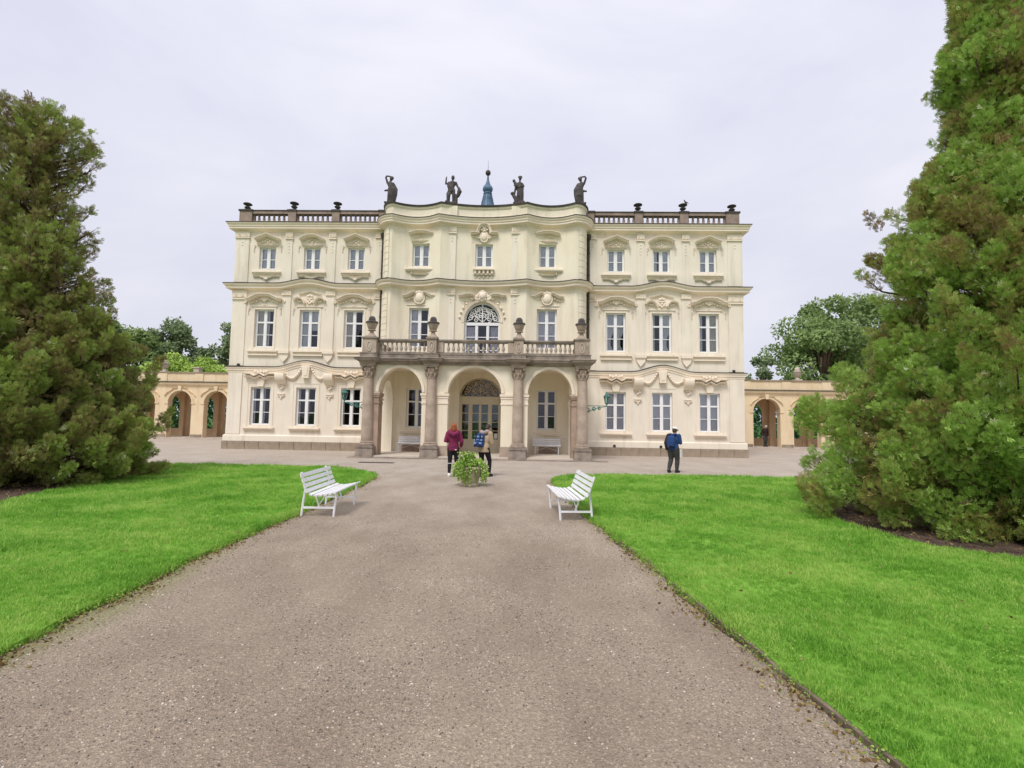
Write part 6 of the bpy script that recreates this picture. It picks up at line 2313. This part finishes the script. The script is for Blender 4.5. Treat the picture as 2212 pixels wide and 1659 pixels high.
def cypress(lab, x, y, prof, ztop, n_lobes, spl, mat, seed, spurs=(), thin_above=99.0, size=0.13, phases=6, slim=1.0):
    """old thuja: short trunk hidden in a shaggy crown of upright sprays hung on many branch ends"""
    global RNG
    RNG = np.random.default_rng(seed)
    r = random.Random(seed)
    root = thing('conifer_tree', lab, 'tree', (x, y, LAWN_Z))
    cam_a = math.atan2(-y, CAM_X - x)
    mb = MB()
    mb.tube([(0, 0, -0.1), (0.05, 0, 0.8), (-0.05, 0.05, ztop * 0.4), (0.05, 0, ztop * 0.75), (0, 0, ztop * 0.96)], [0.34, 0.27, 0.18, 0.09, 0.02], 10)
    for q in range(4):
        a = cam_a + r.uniform(-1.6, 1.6)
        mb.tube([(0.2 * math.cos(a), 0.2 * math.sin(a), -0.05), (0.8 * math.cos(a), 0.8 * math.sin(a), 0.9), (1.1 * math.cos(a), 1.1 * math.sin(a), 2.6), (0.9 * math.cos(a), 0.9 * math.sin(a), ztop * 0.5)], [0.17, 0.13, 0.09, 0.03], 8)
    # plumes: (tip position, direction, length, width, colour)
    plumes = []
    ph = [r.uniform(0, 6.28) for _ in range(phases)]
    for k in range(n_lobes):
        z = ztop * (r.random() ** 1.12) * 0.97 + 0.10
        a = cam_a + r.gauss(0, 1.0) if r.random() < 0.85 else r.uniform(0, 2 * PI)
        Rr = interp(prof, z)
        bulge = 0.98 + 0.11 * math.sin(3 * a + ph[0] + z * 1.3) + 0.09 * math.sin(5 * a + ph[1] - z * 2.1) + 0.05 * math.sin(9 * a + ph[4] + z * 3.7)
        long_one = r.random() < 0.13
        rad = Rr * bulge * ((r.uniform(0.98, 1.16) if z > 2.6 else r.uniform(0.95, 1.05)) if long_one else 1.0 - 0.36 * r.random() ** 1.3)
        el = r.uniform(0.35, 1.15) - (0.5 if z < 0.9 else 0)
        d = np.array([math.cos(a + r.gauss(0, 0.35)) * math.cos(el), math.sin(a + r.gauss(0, 0.35)) * math.cos(el), math.sin(el)])
        ln = r.uniform(0.45, 0.85) * (0.55 + 0.45 * min(1, Rr / 1.5))
        wd = slim * ln * (r.uniform(0.16, 0.24) if long_one else r.uniform(0.26, 0.40))
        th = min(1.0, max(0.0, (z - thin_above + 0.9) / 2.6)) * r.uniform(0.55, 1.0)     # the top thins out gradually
        wd *= 1 - 0.40 * th
        # patches of browner and fresher growth over the crown
        patch = 0.05 * math.sin(2.3 * a + z * 1.1 + ph[2]) + 0.05 * math.sin(4.1 * a - z * 2.3 + ph[3])
        plumes.append((np.array([rad * math.cos(a), rad * math.sin(a), z]), d, ln, wd, 0.53 + patch + r.gauss(0, 0.13) - 0.16 * th, a, th))  # thin top coloured darker to paint its silhouette against the bright sky
    for (sr, sz, rad, n) in spurs:                  # branches reaching out sideways as seen from the path
        side = cam_a + (PI / 2 if sr < 0 else -PI / 2)
        for k in range(n):
            t = r.random()
            rr_ = abs(sr) * (0.55 + 0.5 * t) + r.gauss(0, rad * 0.35)
            el = r.uniform(-0.1, 1.1)
            d = np.array([math.cos(side) * math.cos(el), math.sin(side) * math.cos(el), math.sin(el)])
            plumes.append((np.array([rr_ * math.cos(side) + r.gauss(0, 0.3), rr_ * math.sin(side) + r.gauss(0, 0.3), sz + r.gauss(0, rad * 0.5) - 0.3 * (1 - t)]), d, r.uniform(0.3, 0.5), r.uniform(0.10, 0.17), 0.40 + r.gauss(0, 0.1), side, 0.35))
        mb.tube([(0, 0, sz - 1.0), (abs(sr) * 0.6 * math.cos(side), abs(sr) * 0.6 * math.sin(side), sz - 0.3), (abs(sr) * math.cos(side), abs(sr) * math.sin(side), sz + 0.2)], [0.07, 0.04, 0.012], 6)
    C, D, S, T, UPS = [], [], [], [], []
    for tip, d, ln, wd, base, a, th in plumes:
        root_p = tip - d * ln
        if r.random() < 0.6:
            mb.tube([(root_p[0] * 0.15, root_p[1] * 0.15, root_p[2] - 0.2 - 0.2 * abs(root_p[0])), tuple(root_p), tuple(tip)], [0.03, 0.017, 0.004], 4)
        n = int(spl * (ln / 0.6) * (wd / 0.2) * (1 - 0.80 * th))
        t = RNG.random(n) ** 0.8
        fat = wd * np.sqrt(np.clip(np.sin(PI * np.clip(t * 0.92 + 0.06, 0, 1)), 0.02, 1))
        v = RNG.normal(size=(n, 3))
        v -= (v @ d)[:, None] * d
        v /= np.maximum(1e-6, np.linalg.norm(v, axis=1))[:, None]
        shell = RNG.random(n) ** 0.33
        p = root_p + d * (t * ln)[:, None] + v * (fat * shell)[:, None]
        dd = d * 0.7 + v * 0.38 + RNG.normal(size=(n, 3)) * 0.32 + np.array([0, 0, 0.28])
        C.append(p)
        D.append(dd)
        # sprays overlap like shingles, flat side out
        UPS.append(v * 0.9 + np.array([math.cos(a) * 0.2, math.sin(a) * 0.2, 0.35]) + RNG.normal(size=(n, 3)) * 0.30)
        S.append(RNG.uniform(0.6, 1.35, n) * size * 0.92)
        # older inner growth is brown, young tips are fresh green
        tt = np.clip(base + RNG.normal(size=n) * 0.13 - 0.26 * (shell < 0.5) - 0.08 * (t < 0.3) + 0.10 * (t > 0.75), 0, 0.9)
        tt[RNG.random(n) < 0.035] = 1.25                # a few sprays coloured pale to paint in glints of light
        T.append(tt)
    # inner dead twigs so that the crown is not hollow
    n = int(n_lobes * spl * 0.10)
    z = ztop * RNG.random(n) ** 1.1
    a = RNG.uniform(0, 2 * PI, n)
    rr_ = np.array([interp(prof, q) for q in z]) * np.sqrt(RNG.uniform(0.05, 0.62, n)) * np.where(z > thin_above, 0.55, 1.0)
    C.append(np.stack([rr_ * np.cos(a), rr_ * np.sin(a), z + 0.05], 1))
    D.append(RNG.normal(size=(n, 3)) + np.array([0, 0, 0.3]))
    S.append(RNG.uniform(1.2, 2.2, n) * size)
    T.append(np.clip(RNG.normal(0.1, 0.12, n), 0, 1))
    UPS.append(RNG.normal(size=(n, 3)))
    thin = RNG.random(n) < np.clip((z - thin_above + 0.9) / 2.6, 0, 0.85)
    C[-1][thin, 2] = -1.0
    C, D, S, T, UPS = np.concatenate(C), np.concatenate(D), np.concatenate(S), np.concatenate(T), np.concatenate(UPS)
    keep = C[:, 2] > 0.02
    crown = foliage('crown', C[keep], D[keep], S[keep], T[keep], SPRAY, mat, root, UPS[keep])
    mb.build('trunk', M['bark'], root, smooth=True)
    return root, int(keep.sum())


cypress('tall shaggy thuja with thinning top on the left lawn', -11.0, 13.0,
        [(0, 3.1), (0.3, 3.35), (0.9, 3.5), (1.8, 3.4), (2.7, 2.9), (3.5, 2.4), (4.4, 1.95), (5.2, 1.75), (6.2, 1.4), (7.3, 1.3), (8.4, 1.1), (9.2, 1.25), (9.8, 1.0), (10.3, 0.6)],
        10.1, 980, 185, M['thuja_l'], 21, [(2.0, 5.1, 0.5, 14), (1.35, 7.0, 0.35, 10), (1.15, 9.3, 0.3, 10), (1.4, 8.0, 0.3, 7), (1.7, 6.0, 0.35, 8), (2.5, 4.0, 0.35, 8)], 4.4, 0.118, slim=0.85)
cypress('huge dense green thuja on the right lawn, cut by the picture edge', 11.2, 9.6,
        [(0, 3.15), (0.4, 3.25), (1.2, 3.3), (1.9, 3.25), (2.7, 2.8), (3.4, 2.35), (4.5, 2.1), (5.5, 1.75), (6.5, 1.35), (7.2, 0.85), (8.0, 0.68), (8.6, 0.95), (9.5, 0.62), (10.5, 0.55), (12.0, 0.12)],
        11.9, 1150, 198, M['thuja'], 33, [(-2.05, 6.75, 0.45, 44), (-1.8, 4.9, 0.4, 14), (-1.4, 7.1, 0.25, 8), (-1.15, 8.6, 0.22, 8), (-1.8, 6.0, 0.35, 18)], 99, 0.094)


def leafy(name, lab, x, y, h, rx, rz, zc, n, mat, seed, leaf=0.3, group=None, trunk=True, lobes=26, sparse=0.0, base=0.0):
    global RNG
    RNG = np.random.default_rng(seed)
    r = random.Random(seed)
    root = thing(name, lab, 'tree' if trunk else 'shrub', (x, y, base), 0, group)
    mb = MB()
    mb.tube([(0, 0, -0.2), (0.1, 0, zc * 0.5), (0, 0.1, zc)], [0.30, 0.2, 0.12] if trunk else [0.08, 0.06, 0.04], 8)
    C, D, S, T, UPS = [], [], [], [], []
    for k in range(lobes):
        u, a = r.uniform(-0.95, 1.0), r.uniform(0, 2 * PI)
        s_ = math.sqrt(1 - u * u) if u < 1 else 0
        q = r.uniform(0.6, 0.95)
        c = np.array([rx * q * s_ * math.cos(a), rx * q * s_ * math.sin(a), zc + rz * q * u])
        lr = rx * r.uniform(0.22, 0.38)
        mb.tube([(0, 0, zc * 0.55), tuple(c * np.array([0.5, 0.5, 1]) - np.array([0, 0, lr * 0.6])), tuple(c)], [0.10 if trunk else 0.04, 0.05 if trunk else 0.02, 0.012], 5)
        m = int(n / lobes * (1 - sparse * r.random()))
        v = RNG.normal(size=(m, 3))
        v /= np.linalg.norm(v, axis=1)[:, None]
        C.append(c + v * (lr * RNG.uniform(0.4, 1.05, m) ** 0.5)[:, None] * np.array([1, 1, 0.8]))
        D.append(RNG.normal(size=(m, 3)))
        UPS.append(v * 0.8 + np.array([0, 0, 0.5]) + RNG.normal(size=(m, 3)) * 0.3)
        S.append(RNG.uniform(0.6, 1.3, m) * leaf)
        T.append(np.clip(r.gauss(0.5, 0.16) + RNG.normal(size=m) * 0.2, 0, 1))
    C, D, S, T = np.concatenate(C), np.concatenate(D), np.concatenate(S), np.concatenate(T)
    keep = C[:, 2] > 0.05
    foliage('crown', C[keep], D[keep], S[keep], T[keep], LEAF, mat, root, np.concatenate(UPS)[keep])
    mb.build('trunk' if trunk else 'stem', M['bark'], root, smooth=True)
    return root


G_ = 'trees behind the arcades'
leafy('broadleaf_tree', 'rounded dark green tree behind the left arcade, partly behind the thuja', -41.0, 54, 12, 4.2, 3.9, 7.9, 9000, M['leaf_mid'], 41, 0.38, G_)
leafy('broadleaf_tree', 'taller green tree behind the arcade urn on the left', -37.8, 57, 12, 3.6, 4.2, 8.0, 8000, M['leaf_blue'], 42, 0.38, G_)
leafy('broadleaf_tree', 'dull blue-green tree close to the left edge of the palace', -34.0, 60, 11, 3.0, 3.8, 9.0, 6500, M['leaf_blue'], 43, 0.38, G_, sparse=0.5)
leafy('broadleaf_tree', 'small dark tree half hidden by the left palace corner', -30.4, 58, 10, 3.0, 3.4, 8.2, 6000, M['leaf_blue'], 44, 0.36, G_, sparse=0.5)
leafy('shrub', 'bright lime green rounded shrub behind the left arcade', -31.6, 50, 8, 3.5, 2.3, 5.4, 9000, M['leaf_lime'], 45, 0.30, None, False)
leafy('broadleaf_tree', 'spreading mid green tree behind the right arcade', 34.5, 56, 14, 5.6, 5.2, 9.2, 13000, M['leaf_mid'], 46, 0.38, G_, lobes=34)
leafy('broadleaf_tree', 'tall pale green tree rising behind the right thuja', 40.0, 60, 18, 5.2, 6.2, 12.2, 11000, M['leaf_mid'], 47, 0.40, G_, lobes=32)
leafy('broadleaf_tree', 'thin dark sapling just right of the palace, behind the arcade', 28.6, 57, 11, 2.1, 3.6, 7.0, 2600, M['leaf_blue'], 48, 0.36, G_, sparse=0.6, lobes=18)
leafy('broadleaf_tree', 'dark tree far left behind the left thuja', -50, 56, 12, 5, 4.6, 8, 7000, M['leaf_mid'], 49, 0.4, G_)
leafy('broadleaf_tree', 'dark tree far right behind the right thuja', 53, 58, 14, 5.5, 5.6, 9, 7000, M['leaf_mid'], 50, 0.4, G_)
# clipped dark hedge seen through the arcade arches
for s, lab in ((-1, 'dark green hedge seen through the arches of the left arcade'), (1, 'dark green hedge seen through the arches of the right arcade')):
    RNG = np.random.default_rng(60 + s)
    hd = thing('hedge', lab, 'hedge', (s * 32.0, AY + 7.5, 0))
    n = 16000
    P_ = np.stack([RNG.uniform(-17, 17, n), RNG.uniform(-0.8, 0.8, n), 0.05 + 4.3 * RNG.random(n)], 1)
    P_[:, 1] += 0.35 * np.sin(P_[:, 0] * 1.9) + 0.3 * np.sin(P_[:, 0] * 0.8 + P_[:, 2])
    Tt = np.clip(0.5 + 0.25 * np.sin(P_[:, 0] * 1.3 + P_[:, 2] * 0.8) + RNG.normal(size=n) * 0.2, 0, 1)
    foliage('leaves', P_, RNG.normal(size=(n, 3)) + np.array([0, -0.5, 0.3]), RNG.uniform(0.2, 0.45, n), Tt, LEAF, M['leaf_dark'], hd)
    mb = MB()
    for k in range(18):
        mb.tube([(-16.5 + k * 1.94, 0.1, -0.1), (-16.3 + k * 1.94, 0, 4.0)], [0.06, 0.02], 5)
    mb.build('stem', M['bark'], hd)


# ================================================================== grass, pebbles, fallen leaves
def in_poly(P, poly):
    x, y = P[:, 0], P[:, 1]
    res = np.zeros(len(P), bool)
    q = np.array(poly)
    j = len(q) - 1
    for i in range(len(q)):
        xi, yi, xj, yj = q[i, 0], q[i, 1], q[j, 0], q[j, 1]
        if yi != yj:
            res ^= ((yi > y) != (yj > y)) & (x < (xj - xi) * (y - yi) / (yj - yi) + xi)
        j = i
    return res


def gn_scatter(name, P, rot, scale, proto_meshes, pick=None, kind='stuff', sink=0.0):
    """points with instanced small meshes (geometry nodes)"""
    me = bpy.data.meshes.new(name)
    me.vertices.add(len(P))
    me.vertices.foreach_set('co', P.astype(np.float32).ravel())
    a = me.attributes.new('turn', 'FLOAT_VECTOR', 'POINT')
    a.data.foreach_set('vector', rot.astype(np.float32).ravel())
    a = me.attributes.new('size', 'FLOAT', 'POINT')
    a.data.foreach_set('value', scale.astype(np.float32))
    me.update()
    o = inst(name, me)
    ng = bpy.data.node_groups.new(name + '_scatter', 'GeometryNodeTree')
    ng.interface.new_socket('Geometry', in_out='INPUT', socket_type='NodeSocketGeometry')
    ng.interface.new_socket('Geometry', in_out='OUTPUT', socket_type='NodeSocketGeometry')
    gi = ng.nodes.new('NodeGroupInput')
    go = ng.nodes.new('NodeGroupOutput')
    jn = ng.nodes.new('GeometryNodeJoinGeometry')
    for k, pm in enumerate(proto_meshes):
        po = bpy.data.objects.new(name + '_piece', pm)
        oi = ng.nodes.new('GeometryNodeObjectInfo')
        oi.inputs['Object'].default_value = po
        ip = ng.nodes.new('GeometryNodeInstanceOnPoints')
        ar = ng.nodes.new('GeometryNodeInputNamedAttribute')
        ar.data_type = 'FLOAT_VECTOR'
        ar.inputs['Name'].default_value = 'turn'
        asz = ng.nodes.new('GeometryNodeInputNamedAttribute')
        asz.data_type = 'FLOAT'
        asz.inputs['Name'].default_value = 'size'
        e2r = ng.nodes.new('FunctionNodeEulerToRotation')
        ng.links.new(ar.outputs['Attribute'], e2r.inputs[0])
        ng.links.new(gi.outputs[0], ip.inputs['Points'])
        ng.links.new(oi.outputs['Geometry'], ip.inputs['Instance'])
        ng.links.new(e2r.outputs[0], ip.inputs['Rotation'])
        ng.links.new(asz.outputs['Attribute'], ip.inputs['Scale'])
        if len(proto_meshes) > 1:
            idx = ng.nodes.new('GeometryNodeInputIndex')
            md = ng.nodes.new('ShaderNodeMath')
            md.operation = 'MODULO'
            md.inputs[1].default_value = len(proto_meshes)
            ng.links.new(idx.outputs[0], md.inputs[0])
            cp = ng.nodes.new('FunctionNodeCompare')
            cp.data_type = 'FLOAT'
            cp.operation = 'EQUAL'
            cp.inputs[1].default_value = float(k)
            cp.inputs['Epsilon'].default_value = 0.1
            ng.links.new(md.outputs[0], cp.inputs[0])
            ng.links.new(cp.outputs[0], ip.inputs['Selection'])
        ng.links.new(ip.outputs['Instances'], jn.inputs[0])
    ng.links.new(jn.outputs[0], go.inputs[0])
    md = o.modifiers.new('scatter', 'NODES')
    md.node_group = ng
    return tag(o, kind=kind)


def clump(seed, n=18, rad=0.05, h=0.038):
    r = random.Random(seed)
    mb = MB()
    for k in range(n):
        a, d = r.uniform(0, 2 * PI), rad * math.sqrt(r.random())
        x, y = d * math.cos(a), d * math.sin(a)
        hh = h * r.uniform(0.55, 1.25)
        la, ln = r.uniform(0, 2 * PI), hh * r.uniform(0.1, 0.75)
        w = r.uniform(0.0016, 0.003)
        px, py = -math.sin(la) * w, math.cos(la) * w
        mx, my = x + math.cos(la) * ln * 0.35, y + math.sin(la) * ln * 0.35
        ex, ey = x + math.cos(la) * ln, y + math.sin(la) * ln
        mb.v += [(x - px, y - py, -0.01), (x + px, y + py, -0.01), (mx + px * 0.8, my + py * 0.8, hh * 0.6), (mx - px * 0.8, my - py * 0.8, hh * 0.6), (ex, ey, hh)]
        i = len(mb.v) - 5
        mb.f += [(i, i + 1, i + 2, i + 3), (i + 3, i + 2, i + 4)]
    return mb.mesh('grass_clump', M['grass'])


CL = [clump(s) for s in range(4)]


def scatter_ground(x0, x1, y0, y1, dens_fun, seed):
    """random points with a density (per square metre) that falls with distance from the path's viewpoint"""
    rg = np.random.default_rng(seed)
    out = []
    y = y0
    while y < y1:
        st = 0.5 if y < 10 else 1.0
        d = dens_fun(max(y, 0.5))
        # inside the field of view plus a margin
        xa, xb = max(x0, CAM_X - 0.6 - 1.30 * max(y + st, 0.5)), min(x1, CAM_X + 0.6 + 1.25 * max(y + st, 0.5))
        if xb > xa:
            n = int(d * st * (xb - xa))
            out.append(np.stack([rg.uniform(xa, xb, n), rg.uniform(y, y + st, n), np.zeros(n)], 1))
        y += st
    return np.concatenate(out), rg


def edge_dist(P, line):
    q = np.array(line)
    d = np.full(len(P), 1e9)
    for a, b in zip(q[:-1], q[1:]):
        ab = b - a
        t = np.clip(((P[:, :2] - a) @ ab) / max(1e-9, ab @ ab), 0, 1)
        d = np.minimum(d, np.linalg.norm(P[:, :2] - (a + t[:, None] * ab), axis=1))
    return d


GD = lambda y: 560 if y < 4.5 else max(55, 560 * (4.5 / y) ** 1.35)
for poly, edge, x0, x1, bed, seed in ((LAWN_L, LE, -24, -1.0, BED_L, 71), (LAWN_R, RE, 3.0, 24, BED_R, 72)):
    P, rg = scatter_ground(x0, x1, 1.5, 18.2, GD, seed)
    P = P[in_poly(P, poly) & ~in_poly(P, bed)]
    ed = edge_dist(P, edge)
    P[:, 2] = LAWN_Z
    n = len(P)
    far = np.clip(np.hypot(P[:, 0] - CAM_X, P[:, 1]) / 6.0, 1.0, 2.3)
    tuft = 0.75 + 0.5 * (np.sin(P[:, 0] * 2.3 + 1.3 * np.sin(P[:, 1] * 1.7)) * np.sin(P[:, 1] * 2.9 + P[:, 0]) * 0.5 + 0.5)
    sc = rg.uniform(0.7, 1.15, n) * far ** 0.75 * tuft * np.where(ed < 0.25, 1.08, 1.0)
    rot = np.stack([rg.normal(0, 0.12, n), rg.normal(0, 0.12, n), rg.uniform(0, 6.28, n)], 1)
    # tufts that hang over the cut edge
    e = np.array([p for p in edge if 1.5 < p[1] < 16])
    k = rg.integers(0, len(e), 2600)
    w8 = np.sin(e[k][:, 1] * 5.0) + np.sin(e[k][:, 1] * 11.3 + 1.0) + 0.6 * np.sin(e[k][:, 1] * 23.0)
    k = k[rg.random(len(k)) < np.clip(0.45 + 0.3 * w8, 0.05, 1)]
    m_ = len(k)
    sg = 1.0 if edge is LE else -1.0
    E_ = np.stack([e[k][:, 0] + sg * rg.normal(-0.02, 0.018, m_), e[k][:, 1] + rg.normal(0, 0.1, m_), np.full(m_, 0.018)], 1)
    P = np.concatenate([P, E_])
    rot = np.concatenate([rot, np.stack([rg.normal(0, 0.25, m_), sg * np.abs(rg.normal(0.3, 0.25, m_)), rg.uniform(-0.4, 0.4, m_)], 1)])
    sc = np.concatenate([sc, rg.uniform(0.6, 1.2, m_) * np.clip(E_[:, 1] / 5.0, 0.75, 1.5)])
    gn_scatter('grass', P, rot, sc, CL)

# loose pebbles on the near path
PB = []
for sd_ in range(3):
    r = random.Random(80 + sd_)
    bm = bmesh.new()
    bmesh.ops.create_icosphere(bm, subdivisions=1, radius=1.0)
    for v in bm.verts:
        v.co *= r.uniform(0.75, 1.2)
        v.co.z *= 0.6
    me = bpy.data.meshes.new('pebble')
    bm.to_mesh(me)
    bm.free()
    me.materials.append(M['pebble'])
    PB.append(me)
P, rg = scatter_ground(-9, 8, 1.9, 9.0, lambda y: 4200 if y < 3.5 else 4200 * (3.5 / y) ** 2.2, 90)
P = P[~in_poly(P, LAWN_L) & ~in_poly(P, LAWN_R)]
# pebbles gather in loose patches
pat = np.sin(P[:, 0] * 2.1 + np.sin(P[:, 1] * 1.3) * 1.5) * np.sin(P[:, 1] * 1.9 + P[:, 0] * 0.7) + 0.5 * np.sin(P[:, 0] * 5.3 + P[:, 1] * 4.1)
P = P[rg.random(len(P)) < np.clip(0.55 + 0.5 * pat, 0.12, 1.0)]
n = len(P)
P[:, 2] = 0.0005
gn_scatter('gravel', P, np.stack([rg.normal(0, 0.3, n), rg.normal(0, 0.3, n), rg.uniform(0, 6.28, n)], 1), 0.0018 + 0.0062 * rg.random(n) ** 4.5 + 0.0011 * np.clip(P[:, 1] - 3, 0, 5) * 0.5, PB)

# fallen leaves and crumbs of turf along the lawn edges, and under the trees
for edge, seed, name in ((LE, 95, 'fallen_leaves'), (RE, 96, 'fallen_leaves')):
    rg = np.random.default_rng(seed)
    RNG = rg
    e = np.array([p for p in edge if 1.5 < p[1] < 17])
    dens = np.interp(e[:, 1], [2, 6, 10, 17], [1.0, 0.9, 0.5, 0.25])
    n = 4600
    k = rg.choice(len(e), n, p=dens / dens.sum())
    sgn = 1 if edge is LE else -1
    off = np.abs(rg.normal(0, 0.11, n)) * sgn
    keep = (np.sin(e[k][:, 1] * 4.0) + np.sin(e[k][:, 1] * 9.1 + 1)) * 0.25 + 0.55 > rg.random(n)
    C = np.stack([e[k][:, 0] + off, e[k][:, 1] + rg.normal(0, 0.12, n), np.full(n, 0.006) + rg.random(n) * 0.012], 1)[keep]
    n = len(C)
    D = np.stack([rg.normal(size=n), rg.normal(size=n), rg.normal(0, 0.25, n)], 1)
    roll = np.stack([-D[:, 1], D[:, 0], rg.normal(0, 0.3, n)], 1)
    o = foliage(name, C, D, rg.uniform(0.012, 0.038, n), rg.random(n), LEAF, M['litter'], None, roll)
    tag(o, kind='stuff')
for cx_, cy_, rad, seed in ((-10.5, 12.0, 4.2, 97), (10.6, 9.2, 4.0, 98)):
    rg = np.random.default_rng(seed)
    RNG = rg
    n = 5000
    a, q = rg.uniform(0, 2 * PI, n), rad * np.sqrt(rg.random(n))
    C = np.stack([cx_ + q * np.cos(a), cy_ + q * np.sin(a), np.full(n, LAWN_Z + 0.02) + rg.random(n) * 0.015], 1)
    C = C[in_poly(C, BED_L) | in_poly(C, BED_R)]
    n = len(C)
    D = np.stack([rg.normal(size=n), rg.normal(size=n), rg.normal(0, 0.25, n)], 1)
    roll = np.stack([-D[:, 1], D[:, 0], rg.normal(0, 0.3, n)], 1)
    o = foliage('fallen_leaves', C, D, rg.uniform(0.02, 0.05, n), rg.random(n) * 0.6, LEAF, M['litter'], None, roll)
    tag(o, kind='stuff')
# stray leaves and clover on the lawns themselves
for poly, x0, x1, bed, seed in ((LAWN_L, -14, -1.5, BED_L, 111), (LAWN_R, 3.5, 14, BED_R, 112)):
    rg = np.random.default_rng(seed)
    RNG = rg
    for name, n, mat, s0, s1, zz in (('fallen_leaves', 260, M['litter'], 0.02, 0.05, 0.035), ('clover', 9000, M['ivy'], 0.010, 0.020, 0.03)):
        if name == 'clover':
            cen = np.stack([rg.uniform(x0, x1, 55), rg.uniform(2, 9, 55)], 1)
            P = cen[rg.integers(0, 55, n)] + rg.normal(0, 0.16, (n, 2))
        else:
            P = np.stack([rg.uniform(x0, x1, n), rg.uniform(2, 16, n)], 1)
        P = np.concatenate([P, (LAWN_Z + zz + 0.015 * rg.random(n))[:, None]], 1)
        P = P[in_poly(P, poly) & ~in_poly(P, bed)]
        n = len(P)
        D = np.stack([rg.normal(size=n), rg.normal(size=n), rg.normal(0.1, 0.25, n)], 1)
        roll = np.stack([-D[:, 1], D[:, 0], rg.normal(0, 0.3, n)], 1)
        o = foliage(name, P, D, rg.uniform(s0, s1, n), rg.random(n) * 0.7 + (0.3 if name == 'fallen_leaves' else 0), LEAF, mat, None, roll)
        tag(o, kind='stuff')
# small broad-leaved weeds creeping out of the turf edge
for edge, seed in ((LE, 101), (RE, 102)):
    rg = np.random.default_rng(seed)
    RNG = rg
    e = np.array([p for p in edge if 1.5 < p[1] < 10])
    n = 4200
    cen = rg.choice(len(e), 60)
    k = np.clip(cen[rg.integers(0, 60, n)] + rg.normal(0, 0.8, n).astype(int), 0, len(e) - 1)
    sgn = 1 if edge is LE else -1
    C = np.stack([e[k][:, 0] + sgn * rg.normal(-0.03, 0.085, n), e[k][:, 1] + rg.normal(0, 0.1, n), 0.012 + rg.random(n) * 0.05], 1)
    D = np.stack([rg.normal(size=n), rg.normal(size=n), np.abs(rg.normal(0.25, 0.3, n))], 1)
    roll = np.stack([-D[:, 1], D[:, 0], rg.normal(0, 0.3, n)], 1)
    o = foliage('weeds', C, D, rg.uniform(0.010, 0.024, n), rg.random(n) * 0.8, LEAF, M['ivy'], None, roll)
    tag(o, kind='stuff')
